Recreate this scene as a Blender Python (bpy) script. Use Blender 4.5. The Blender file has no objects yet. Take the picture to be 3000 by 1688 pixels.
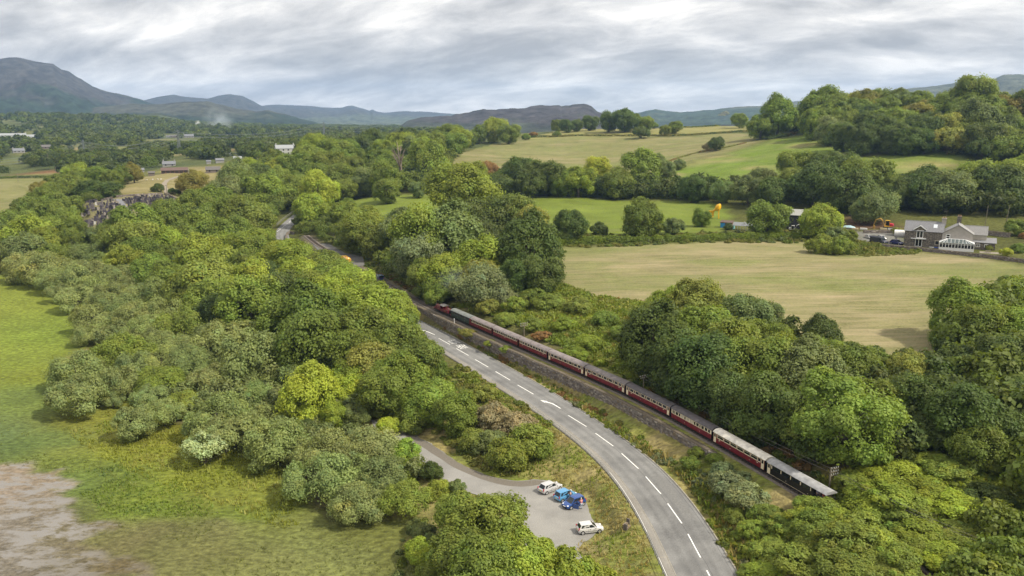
import bpy, math, random
import numpy as np
from mathutils import Vector

SC = bpy.context.scene
COL = SC.collection
rad = math.radians
rng = np.random.default_rng(7)
random.seed(7)

# ------------------------------------------------------------------ camera
CAMZ, FPX, PITCH = 60.0, 2333.0, rad(11.96)
cam_data = bpy.data.cameras.new('camera')
cam_data.sensor_width = 36.0
cam_data.lens = FPX / 3000.0 * 36.0
cam_data.clip_start = 1.0
cam_data.clip_end = 60000.0
cam = bpy.data.objects.new('camera', cam_data)
COL.objects.link(cam)
cam.location = (0, 0, CAMZ)
cam.rotation_euler = (math.pi / 2 - PITCH, 0, 0)
SC.camera = cam

# ------------------------------------------------------------------ sky, sun, exposure
HAZE = 6.4e-5         # density of the air, per metre
SUN_ELEV, SUN_AZ = rad(47), rad(113)          # azimuth from +Y towards +X
world = bpy.data.worlds.new('World')
SC.world = world
world.use_nodes = True
wn, wl = world.node_tree.nodes, world.node_tree.links
wn.clear()


def build_sky():
    out = wn.new('ShaderNodeOutputWorld')
    bg = wn.new('ShaderNodeBackground')
    bg.inputs['Strength'].default_value = 0.1
    wl.new(bg.outputs[0], out.inputs[0])
    sky = wn.new('ShaderNodeTexSky')
    sky.sky_type = 'NISHITA'
    sky.sun_disc = False
    sky.sun_elevation = SUN_ELEV
    sky.sun_rotation = SUN_AZ
    tc = wn.new('ShaderNodeTexCoord')
    sep = wn.new('ShaderNodeSeparateXYZ')
    wl.new(tc.outputs['Generated'], sep.inputs[0])

    def m(op, a, b=None, clamp=False):
        n = wn.new('ShaderNodeMath')
        n.operation = op
        n.use_clamp = clamp
        for i, v in enumerate((a, b)):
            if v is None:
                continue
            if isinstance(v, (int, float)):
                n.inputs[i].default_value = v
            else:
                wl.new(v, n.inputs[i])
        return n.outputs[0]
    zc = m('MAXIMUM', sep.outputs[2], 0.0)
    den = m('ADD', zc, 0.34)
    u = m('DIVIDE', sep.outputs[0], den)
    v = m('DIVIDE', sep.outputs[1], den)
    comb = wn.new('ShaderNodeCombineXYZ')
    # the cloud deck's streets run a little askew to the valley
    wl.new(m('ADD', m('MULTIPLY', u, 0.58), m('MULTIPLY', v, 0.10)), comb.inputs[0])
    wl.new(m('ADD', m('MULTIPLY', v, 0.86), m('MULTIPLY', u, 0.14)), comb.inputs[1])

    def noise(scale, detail, rough, dist, off):
        mp = wn.new('ShaderNodeMapping')
        mp.inputs['Location'].default_value = off
        wl.new(comb.outputs[0], mp.inputs[0])
        n = wn.new('ShaderNodeTexNoise')
        n.inputs['Scale'].default_value = scale
        n.inputs['Detail'].default_value = detail
        n.inputs['Roughness'].default_value = rough
        n.inputs['Distortion'].default_value = dist
        wl.new(mp.outputs[0], n.inputs['Vector'])
        return n.outputs['Fac']
    n1 = noise(2.3, 6, 0.5, 0.3, (3.1, 1.7, 0))
    n2 = noise(6.5, 10, 0.6, 0.3, (7.7, 4.1, 2))
    mix = m('ADD', m('MULTIPLY', n1, 0.54), m('MULTIPLY', n2, 0.48))
    ramp = wn.new('ShaderNodeValToRGB')
    e = ramp.color_ramp.elements
    e[0].position, e[0].color = 0.41, (3.15, 3.05, 3.0, 1)
    e[1].position, e[1].color = 0.62, (8.3, 7.85, 7.2, 1)
    a = ramp.color_ramp.elements.new(0.47)
    a.color = (4.2, 4.05, 3.9, 1)
    a = ramp.color_ramp.elements.new(0.54)
    a.color = (5.8, 5.55, 5.25, 1)
    wl.new(mix, ramp.inputs[0])
    # an overcast sky brightens steadily from the horizon to overhead
    up = m('ADD', 0.92, m('MULTIPLY', zc, 0.75))
    vm = wn.new('ShaderNodeVectorMath')
    vm.operation = 'SCALE'
    wl.new(ramp.outputs[0], vm.inputs[0])
    wl.new(up, vm.inputs['Scale'])
    mx = wn.new('ShaderNodeMix')
    mx.data_type = 'RGBA'
    mx.inputs[0].default_value = 0.96
    wl.new(sky.outputs[0], mx.inputs[6])
    wl.new(vm.outputs[0], mx.inputs[7])
    wl.new(mx.outputs[2], bg.inputs['Color'])


build_sky()
sun_d = bpy.data.lights.new('sun', 'SUN')
sun_d.energy = 3.4
sun_d.angle = rad(2.2)
sun_d.color = (1.0, 0.93, 0.79)
sun = bpy.data.objects.new('sun', sun_d)
COL.objects.link(sun)
sun.location = (300, 50, 400)
_to_sun = Vector((math.sin(SUN_AZ) * math.cos(SUN_ELEV), math.cos(SUN_AZ) * math.cos(SUN_ELEV), math.sin(SUN_ELEV)))
sun.rotation_euler = _to_sun.to_track_quat('Z', 'Y').to_euler()

vs = SC.view_settings
vs.view_transform = 'Standard'
vs.look = 'None'
vs.gamma = 1.0
vs.use_curve_mapping = False
vs.exposure = 0.66
SC.cycles.use_denoising = True
try:
    SC.cycles.denoiser = 'OPENIMAGEDENOISE'
    SC.cycles.denoising_prefilter = 'FAST'
except Exception:
    pass
SC.cycles.max_bounces = 5
SC.cycles.diffuse_bounces = 2
SC.cycles.glossy_bounces = 2
SC.cycles.transmission_bounces = 2
SC.cycles.volume_bounces = 1
SC.cycles.transparent_max_bounces = 6
SC.cycles.caustics_reflective = False
SC.cycles.caustics_refractive = False
SC.cycles.sample_clamp_indirect = 4.0

# ------------------------------------------------------------------ pixel rays (3000 x 1688 frame) -> the place
FWD = np.array([0, math.cos(PITCH), -math.sin(PITCH)])
UPV = np.array([0, math.sin(PITCH), math.cos(PITCH)])
RGT = np.array([1.0, 0, 0])
CAMP = np.array([0, 0, CAMZ])


def ray(px, py):
    return FWD + RGT * ((px - 1500.0) / FPX) + UPV * (-(py - 844.0) / FPX)


def on_z(px, py, z):
    d = ray(px, py)
    return CAMP + d * ((z - CAMZ) / d[2])


def at_dist(px, py, D):
    d = ray(px, py)
    return CAMP + d * (D / math.hypot(d[0], d[1]))


def project(p):
    q = np.asarray(p, float) - CAMP
    z = q @ FWD
    return 1500 + FPX * (q @ RGT) / z, 844 - FPX * (q @ UPV) / z, z


def lin(c):
    c = np.asarray(c, float) / 255.0
    return np.where(c <= 0.04045, c / 12.92, ((c + 0.055) / 1.055) ** 2.4)


LIGHT = 1.85          # how bright a horizontal white surface comes out: picture colours / LIGHT = base colours


def alb(r, g, b, k=1.0):
    return tuple(float(x) for x in np.clip(lin((r, g, b)) / LIGHT * k, 0.004, 0.85))


# ------------------------------------------------------------------ noise
def _lattice(ix, iy, s):
    h = np.sin(ix * 127.1 + iy * 311.7 + s * 74.7) * 43758.5453
    return h - np.floor(h)


def vnoise(x, y, s=0):
    ix, iy = np.floor(x), np.floor(y)
    fx, fy = x - ix, y - iy
    fx, fy = fx * fx * (3 - 2 * fx), fy * fy * (3 - 2 * fy)
    a, b = _lattice(ix, iy, s), _lattice(ix + 1, iy, s)
    c, d = _lattice(ix, iy + 1, s), _lattice(ix + 1, iy + 1, s)
    return (a * (1 - fx) + b * fx) * (1 - fy) + (c * (1 - fx) + d * fx) * fy


def fbm(x, y, s=0, o=4):
    x, y = np.asarray(x, float), np.asarray(y, float)
    t, a, n = 0, 0.5, 0
    for i in range(o):
        t = t + a * vnoise(x, y, s + i)
        n += a
        x, y, a = x * 2.03, y * 2.03, a * 0.5
    return t / n - 0.5


# ------------------------------------------------------------------ polylines
def densify(pts, step=1.0):
    pts = np.asarray(pts, float)
    out = []
    for a, b in zip(pts[:-1], pts[1:]):
        n = max(1, int(np.linalg.norm(b - a) / step))
        for i in range(n):
            out.append(a + (b - a) * i / n)
    out.append(pts[-1])
    return np.array(out)


def smooth(pts, k=5, it=3):
    pts = np.array(pts, float)
    for _ in range(it):
        q = pts.copy()
        for i in range(1, len(pts) - 1):
            a, b = max(0, i - k), min(len(pts), i + k + 1)
            r = min(i - a, b - 1 - i)
            q[i] = pts[i - r:i + r + 1].mean(0)
        pts = q
    return pts


def near_path(x, y, path):
    """distance, index and side (+ = right of travel) to a dense path"""
    x, y = np.asarray(x, float).ravel(), np.asarray(y, float).ravel()
    D = np.full(x.shape, 1e9)
    I = np.zeros(x.shape, int)
    for s in range(0, len(x), 60000):
        xs, ys = x[s:s + 60000], y[s:s + 60000]
        dd = (xs[:, None] - path[None, :, 0]) ** 2 + (ys[:, None] - path[None, :, 1]) ** 2
        I[s:s + 60000] = dd.argmin(1)
        D[s:s + 60000] = np.sqrt(dd.min(1))
    j = np.clip(I, 0, len(path) - 2)
    t = path[j + 1] - path[j]
    cr = t[:, 0] * (y - path[j, 1]) - t[:, 1] * (x - path[j, 0])
    return D, I, -np.sign(cr)


def in_poly(x, y, poly):
    x, y = np.asarray(x, float), np.asarray(y, float)
    ins = np.zeros(x.shape, bool)
    n = len(poly)
    for i in range(n):
        x0, y0 = poly[i][:2]
        x1, y1 = poly[(i + 1) % n][:2]
        c = (y0 > y) != (y1 > y)
        with np.errstate(divide='ignore', invalid='ignore'):
            xx = (x1 - x0) * (y - y0) / (y1 - y0 + 1e-12) + x0
        ins ^= c & (x < xx)
    return ins


def sstep(a, b, x):
    t = np.clip((x - a) / (b - a), 0, 1)
    return t * t * (3 - 2 * t)


# tiles the photograph was read in: (origin x, origin y, scale)
TILE = {1: (0, 0, 2.574), 2: (1000, 0, 2.574), 3: (2000, 0, 2.574), 4: (0, 563, 2.574), 5: (1000, 563, 2.574),
        6: (2000, 563, 2.574), 7: (0, 1126, 2.576), 8: (1000, 1126, 2.576), 10: (2000, 1126, 2.576), 9: (850, 300, 4.83),
        'd': (0, 0, 0.8587), 'f': (0, 0, 1.0), 'h': (2600, 600, 6.44), 'c': (200, 540, 6.133), 'y': (2350, 580, 7.36),
        'g': (2000, 570, 6.44), 'v1': (0, 320, 5.152), 'v2': (450, 320, 5.152), 'r': (1750, 280, 4.293)}


def T(t, *pts):
    ox, oy, s = TILE[t]
    return [(ox + p[0] / s, oy + p[1] / s) + tuple(p[2:]) for p in pts]


# ------------------------------------------------------------------ road and railway lines
ROAD_PX = [(2180, 1860, 3.9), (2110, 1735, 4.0), (2073, 1677, 4.0), (2033, 1598, 4.05), (1975, 1503, 4.1), (1911, 1422, 4.2), (1844, 1351, 4.3), (1769, 1289, 4.4),
           (1690, 1233, 4.5), (1615, 1183, 4.6), (1539, 1140, 4.7), (1472, 1101, 4.75), (1409, 1062, 4.85), (1351, 1032, 4.9),
           (1293, 997, 5.0), (1240, 970, 5.1), (1150, 912, 5.4), (1050, 850, 5.9), (950, 788, 6.5), (880, 745, 7.0), (835, 712, 7.4),
           (822, 690, 7.6), (832, 668, 7.9), (856, 645, 8.3), (885, 622, 8.8), (930, 600, 9.4), (990, 575, 10.4)]
ROAD = smooth(densify([on_z(*p) for p in ROAD_PX], 1.0), 6, 3)
RAIL_PX = [(2700, 1700, 7.3), (2560, 1585, 7.35), (2410, 1492, 7.4), (2241, 1394, 7.5), (2085, 1301, 7.55), (1963, 1230, 7.6), (1831, 1160, 7.7), (1711, 1108, 7.75),
           (1604, 1060, 7.8), (1518, 1023, 7.85), (1442, 987, 7.9), (1377, 960, 7.95), (1320, 932, 8.0), (1268, 911, 8.05),
           (1225, 890, 8.1), (1190, 870, 8.15), (1140, 840, 8.2), (1095, 815, 8.3), (1040, 785, 8.4), (980, 750, 8.6), (920, 715, 8.9), (890, 690, 9.2)]
RAIL0 = smooth(densify([on_z(*p) for p in RAIL_PX], 1.0), 6, 3)      # near side of the train


def path_frame(path):
    t = np.gradient(path[:, :2], axis=0)
    t /= np.linalg.norm(t, axis=1)[:, None]
    return t, np.stack([t[:, 1], -t[:, 0]], 1)      # tangent, right normal


_t, _n = path_frame(RAIL0)
RAIL = RAIL0.copy()
RAIL[:, :2] += _n * 1.0
RT, RN = path_frame(RAIL)
OT, ON = path_frame(ROAD)
RS = np.concatenate([[0], np.cumsum(np.linalg.norm(np.diff(RAIL[:, :2], axis=0), axis=1))])

EDGE_R = [on_z(x, y, 4.6) for x, y in [(2171, 1688), (2128, 1615), (2050, 1502), (2000, 1421), (1932, 1363), (1854, 1301), (1737, 1227),
                                       (1660, 1176), (1579, 1126), (1505, 1084), (1427, 1049), (1350, 1002), (1280, 967), (1202, 924)]]
EDGE_L = [on_z(x, y, 4.5) for x, y in [(1950, 1688), (1922, 1605), (1892, 1552), (1853, 1480), (1815, 1425), (1737, 1336), (1640, 1258),
                                       (1543, 1196), (1439, 1126), (1369, 1087), (1311, 1049), (1252, 1010)]]
ER, EL = densify(EDGE_R, 0.5), densify(EDGE_L, 0.5)


def edge_w(edge, default):
    d, i, s = near_path(ROAD[:, 0], ROAD[:, 1], edge)
    y0, y1 = edge[:, 1].min(), edge[:, 1].max()
    w = np.where((ROAD[:, 1] > y0) & (ROAD[:, 1] < y1), d, np.nan)
    ok = ~np.isnan(w)
    w = np.interp(np.arange(len(w)), np.where(ok)[0], w[ok])
    w[ROAD[:, 1] > y1] = default
    for _ in range(4):
        w = np.convolve(np.pad(w, 8, mode='edge'), np.ones(17) / 17, 'valid')
    return np.clip(w, 2.6, 6.5)


WR, WL = edge_w(ER, 3.2), edge_w(EL, 4.0)

# ------------------------------------------------------------------ terrain
CP = []     # control points (x, y, z)


def cz(z, *pts):
    for p in pts:
        CP.append(on_z(p[0], p[1], z))


def cd(D, *pts):
    for p in pts:
        CP.append(at_dist(p[0], p[1], D))


cz(0.0, (0, 1688), (0, 1300), (0, 1000), (0, 800), (300, 1000), (300, 1400), (600, 1500), (900, 1600), (1150, 1688), (700, 1300), (200, 830),
   (850, 1450), (1050, 1620), (600, 1688), (250, 1200), (500, 1250))
cz(0.6, (400, 860), (500, 980), (650, 1100), (850, 1250), (1150, 1480))
cz(1.3, (600, 800), (750, 950), (950, 1120))
cz(2.0, (1400, 1400), (1600, 1500), (1500, 1600), (1300, 1330), (1180, 1255), (1720, 1540), (1650, 1688))
cz(2.6, (250, 700), (900, 1000), (1050, 1100), (1000, 950), (700, 760))
cz(1.0, (0, 640), (100, 680))
cz(12.0, (1640, 850), (1800, 900), (2000, 980))
cz(11.0, (2300, 1075), (2650, 1075))
cz(13.0, (1700, 720), (2700, 900), (2200, 850), (1900, 780))
cz(14.0, (3000, 850), (2400, 712), (1640, 700), (2700, 800))
cz(15.0, (2500, 705), (2650, 720), (2800, 735), (3000, 775), (2300, 672), (2100, 680))
cz(9.0, (2050, 1180), (2300, 1300), (2400, 1360), (2500, 1450), (1900, 1080), (1700, 1010))
cz(9.5, (1550, 960), (1430, 900), (1350, 860))
cz(10.5, (2800, 1350), (2700, 1200), (2500, 1150), (3000, 1250))
cz(8.5, (2700, 1600), (2900, 1600), (2500, 1650), (3000, 1688))
cz(10.0, (1200, 780), (1300, 720), (1150, 740))
cz(12.0, (1500, 690), (1300, 640), (1100, 660), (1000, 680))
cz(15.5, (2600, 690), (2900, 700))
cz(14.5, (1700, 660), (1500, 640), (2000, 655))
cz(16.0, (1500, 585), (1800, 590), (1100, 585), (1250, 580))
cz(17.0, (2050, 590), (1950, 620))
cz(19.0, (1600, 560), (2900, 640), (2300, 600), (2600, 620))
cz(21.0, (2300, 570), (2700, 585), (3000, 600))
cd(620, (1500, 480), (1350, 500))
cd(540, (1900, 520), (1700, 530))
cd(550, (2300, 480), (2100, 490))
cd(520, (2600, 490), (2800, 500), (3000, 520))
cd(600, (2750, 425), (2880, 440))
cd(660, (2400, 400), (2560, 412))
cd(850, (2100, 392), (1700, 402), (2250, 392))
cd(730, (1400, 440), (1900, 440), (1650, 450))
cd(1000, (2000, 372), (1700, 380), (2200, 368), (1450, 398))
cd(740, (2700, 340), (2950, 340), (2500, 352), (3100, 340))
cd(650, (1300, 455), (1200, 475))
cd(600, (1000, 485), (1100, 500))
cd(520, (900, 560), (950, 590))
cd(560, (700, 520), (780, 540))
cd(640, (800, 470))
cd(405, (290, 675), (330, 660))
cd(425, (350, 625), (240, 650))
cd(455, (400, 595), (500, 600), (250, 600))
cd(470, (540, 610))
cd(545, (570, 547), (400, 542), (480, 540))
cd(640, (500, 505), (620, 520))
cd(700, (60, 545), (100, 560))
cd(560, (0, 600))
cd(900, (200, 475), (60, 500), (320, 490), (600, 460), (750, 450), (480, 465))
cd(1250, (100, 435), (400, 428), (650, 425), (850, 425))
cd(1800, (900, 398), (600, 402), (300, 398), (60, 392), (1100, 396))
cd(2500, (0, 346), (300, 350), (450, 352), (150, 342), (600, 378), (900, 384), (1200, 388))
for az in np.linspace(-1.3, 1.3, 12):
    for D, z in ((4200, 25), (8000, 28), (14000, 28), (1500, 22 if az < 0 else 30)):
        if D > 2000 or az > 0.05 or az < -0.62:
            CP.append((D * math.sin(az), D * math.cos(az), z))
    if az < -0.75:
        for D in (150, 300, 600):
            CP.append((D * math.sin(az), D * math.cos(az), 0.0))
    if az > 0.62:
        for D, z in ((150, 11), (300, 17), (600, 40), (900, 62)):
            CP.append((D * math.sin(az), D * math.cos(az), z))
for az in np.linspace(-0.9, 0.9, 7):
    CP.append((40 * math.sin(az), 40 * math.cos(az), 0.0 if az < 0.2 else 4 + 3 * az))
for i in range(5, len(RAIL) - 5, 22):
    q = RAIL[i, :2] + RN[i] * 5.5
    CP.append((q[0], q[1], RAIL[i, 2] + 0.7))
for i in range(5, len(ROAD) - 5, 22):
    q = ROAD[i, :2] - ON[i] * (WL[i] + 4.5)
    CP.append((q[0], q[1], ROAD[i, 2] - 1.1))
    q = ROAD[i, :2] + ON[i] * (WR[i] + 1.0)
    CP.append((q[0], q[1], ROAD[i, 2]))
CP = np.array(CP)


def feat(x, y):
    r = np.hypot(x, y) + 1e-6
    return np.stack([3.5 * np.arctan2(x, y + 12.0), 2.0 * np.log(r + 15.0)], -1)


_F = feat(CP[:, 0], CP[:, 1])
_K = np.linalg.norm(_F[:, None] - _F[None], axis=2)
_A = np.block([[-_K + np.eye(len(CP)) * 0.004 * -1, np.ones((len(CP), 1))], [np.ones((1, len(CP))), np.zeros((1, 1))]])
_W = np.linalg.solve(_A, np.concatenate([CP[:, 2], [0]]))


def h_base(x, y):
    x, y = np.asarray(x, float), np.asarray(y, float)
    sh = x.shape
    f = feat(x.ravel(), y.ravel())
    out = np.empty(len(f))
    for s in range(0, len(f), 40000):
        k = np.linalg.norm(f[s:s + 40000, None] - _F[None], axis=2)
        out[s:s + 40000] = -k @ _W[:-1] + _W[-1]
    return out.reshape(sh)


PARK_PX = T(8, (232, 268), (490, 335), (560, 388), (700, 460), (850, 570), (1000, 650), (1150, 700), (1300, 733), (1450, 722), (1545, 706), (1600, 745),
            (1740, 800), (1850, 900), (1900, 1030), (1965, 1125), (1900, 1152), (1800, 1188), (1782, 1250), (1835, 1330), (1870, 1500), (1880, 1620),
            (1500, 1620), (1420, 1300), (1300, 960), (1130, 880), (900, 790), (760, 715), (600, 570), (480, 460), (232, 310))
PARK_Z = 2.0
PARK = np.array([on_z(x, y, PARK_Z)[:2] for x, y in PARK_PX])
YARD_PX = T('f', (915, 716), (960, 712), (1012, 742), (1062, 752), (1070, 778), (1010, 785), (955, 757))
YARD = np.array([on_z(x, y, 8.7)[:2] for x, y in YARD_PX])
H0, H1 = on_z(2646.6, 720, 15.0), on_z(2749, 727, 15.0)       # house front corners
HU = (H1 - H0)[:2] / np.linalg.norm((H1 - H0)[:2])
HV = np.array([-HU[1], HU[0]])


def poly_dist(x, y, poly):
    p = densify(np.vstack([poly, poly[:1]]), 0.7)
    d, _, _ = near_path(x, y, p)
    return np.where(in_poly(x, y, poly), 0, d)


def height(x, y):
    x, y = np.asarray(x, float), np.asarray(y, float)
    sh = x.shape
    x, y = x.ravel(), y.ravel()
    h = h_base(x, y)
    r = np.hypot(x, y)
    h = h + fbm(x / 45, y / 45, 3) * np.clip(r / 400, 0.15, 2.5) * sstep(60, 200, r) * 1.6
    h = h + fbm(x / 7, y / 7, 9, 3) * 0.35
    near = (r < 800)
    xi, yi, hi = x[near], y[near], h[near]
    if len(xi):
        m = in_poly(xi, yi, [(-400, 60), (60, 60), (60, 330), (-400, 330)])
        # the marsh lies flat
        flat = sstep(1.6, 0.5, hi) * (yi < 330) * (xi < 20)
        hi = hi * (1 - flat) + flat * np.clip(hi, -0.15, 0.25)
        d, i, s = near_path(xi, yi, ROAD)
        wr, wl_ = WR[i], WL[i]
        e = np.where(s > 0, d - wr, d - wl_)
        w = 1 - sstep(0.9, 4.5, e)
        hi = hi * (1 - w) + (ROAD[i, 2] - 0.07) * w
        d, i, s = near_path(xi, yi, RAIL)
        w = np.where(s > 0, 1 - sstep(2.4, 6.0, d), 1 - sstep(2.3, 3.7, d))
        # left of the railway the ground drops to the road verge
        hi = hi * (1 - w) + (RAIL[i, 2] - 0.12) * w
        d = poly_dist(xi, yi, PARK)
        w = 1 - sstep(0.6, 3.5, d)
        hi = hi * (1 - w) + (PARK_Z - 0.07) * w
        d = poly_dist(xi, yi, YARD)
        w = 1 - sstep(0.6, 4, d)
        hi = hi * (1 - w) + (8.7 - 0.07) * w
        a = (xi - H0[0]) * HU[0] + (yi - H0[1]) * HU[1]
        b = (xi - H0[0]) * HV[0] + (yi - H0[1]) * HV[1]
        ex = np.maximum(np.maximum(-14 - a, a - 32), np.maximum(-5.5 - b, b - 11))
        w = 1 - sstep(0, 6, ex)
        hi = hi * (1 - w) + 15.0 * w
        h[near] = hi
    return h.reshape(sh)


def h1(x, y):
    return float(height(np.array([x]), np.array([y]))[0])


_TS = np.geomspace(70, 9000, 700)


def hit(px, py, lift=0.0):
    """where the ray through a pixel meets the ground (plus a lift)"""
    d = ray(px, py)
    P = CAMP[None] + d[None] * _TS[:, None]
    g = P[:, 2] - (h_fast(P[:, 0], P[:, 1]) + lift)
    k = np.argmax(g < 0)
    if g[k] >= 0:
        return None
    t0, t1 = _TS[max(k - 1, 0)], _TS[k]
    for _ in range(12):
        tm = 0.5 * (t0 + t1)
        p = CAMP + d * tm
        if p[2] - (h_fast(p[0:1], p[1:2])[0] + lift) < 0:
            t1 = tm
        else:
            t0 = tm
    p = CAMP + d * t1
    return p


# grid of the one ground sheet: fine round the road and railway, wider with distance
def axis(fine0, fine1, step, lo, hi, g):
    a = list(np.arange(fine0, fine1 + 1e-6, step))
    s, x = step, fine1
    up = []
    while x < hi:
        s *= g
        x += s
        up.append(x)
    s, x = step, fine0
    dn = []
    while x > lo:
        s *= g
        x -= s
        dn.append(x)
    return np.array(dn[::-1] + a + up)


GX = axis(-75, 62, 0.75, -9800, 9800, 1.036)
GY = axis(88, 235, 0.75, -400, 11000, 1.023)
_mx, _my = np.meshgrid(GX, GY)
GZ = height(_mx, _my)


def h_fast(x, y):
    x, y = np.asarray(x, float), np.asarray(y, float)
    i = np.clip(np.searchsorted(GX, x) - 1, 0, len(GX) - 2)
    j = np.clip(np.searchsorted(GY, y) - 1, 0, len(GY) - 2)
    fx = np.clip((x - GX[i]) / (GX[i + 1] - GX[i]), 0, 1)
    fy = np.clip((y - GY[j]) / (GY[j + 1] - GY[j]), 0, 1)
    return (GZ[j, i] * (1 - fx) + GZ[j, i + 1] * fx) * (1 - fy) + (GZ[j + 1, i] * (1 - fx) + GZ[j + 1, i + 1] * fx) * fy


def hf(x, y):
    return float(h_fast(np.array([x]), np.array([y]))[0])


def hitpoly(t, *pts):
    out = []
    for p in T(t, *pts):
        q = hit(p[0], p[1])
        if q is None:
            q = at_dist(p[0], p[1], 900)
        out.append(q)
    return np.array(out)

# ------------------------------------------------------------------ helpers: materials
MATS = {}


def nodes_of(name):
    m = bpy.data.materials.new(name)
    m.use_nodes = True
    nt = m.node_tree
    b = nt.nodes['Principled BSDF']
    return m, nt, b


def N(nt, kind, **kw):
    n = nt.nodes.new(kind)
    for k, v in kw.items():
        setattr(n, k, v)
    return n


def L(nt, a, b):
    nt.links.new(a, b)


def mat(name, col, rough=0.6, metal=0.0, var=0.15, scale=3.0, bump=0.0, spec=0.4):
    """plain surface with a little procedural wear"""
    if name in MATS:
        return MATS[name]
    m, nt, b = nodes_of(name)
    tc = N(nt, 'ShaderNodeTexCoord')
    no = N(nt, 'ShaderNodeTexNoise')
    no.inputs['Scale'].default_value = scale
    no.inputs['Detail'].default_value = 4
    L(nt, tc.outputs['Object'], no.inputs['Vector'])
    mr = N(nt, 'ShaderNodeMapRange')
    mr.inputs[1].default_value, mr.inputs[2].default_value = 0.3, 0.7
    mr.inputs[3].default_value, mr.inputs[4].default_value = 1 - var, 1 + var
    L(nt, no.outputs['Fac'], mr.inputs[0])
    vm = N(nt, 'ShaderNodeVectorMath', operation='SCALE')
    vm.inputs[0].default_value = col[:3]
    L(nt, mr.outputs[0], vm.inputs['Scale'])
    L(nt, vm.outputs[0], b.inputs['Base Color'])
    b.inputs['Roughness'].default_value = rough
    b.inputs['Metallic'].default_value = metal
    b.inputs['Specular IOR Level'].default_value = spec
    if bump:
        bp = N(nt, 'ShaderNodeBump')
        bp.inputs['Strength'].default_value = bump
        bp.inputs['Distance'].default_value = 0.05
        L(nt, no.outputs['Fac'], bp.inputs['Height'])
        L(nt, bp.outputs[0], b.inputs['Normal'])
    MATS[name] = m
    return m


def glass(name='dark_glass', col=(0.012, 0.014, 0.016)):
    if name in MATS:
        return MATS[name]
    m, nt, b = nodes_of(name)
    b.inputs['Base Color'].default_value = (*col, 1)
    b.inputs['Roughness'].default_value = 0.08
    b.inputs['Specular IOR Level'].default_value = 0.5
    MATS[name] = m
    return m


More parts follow.
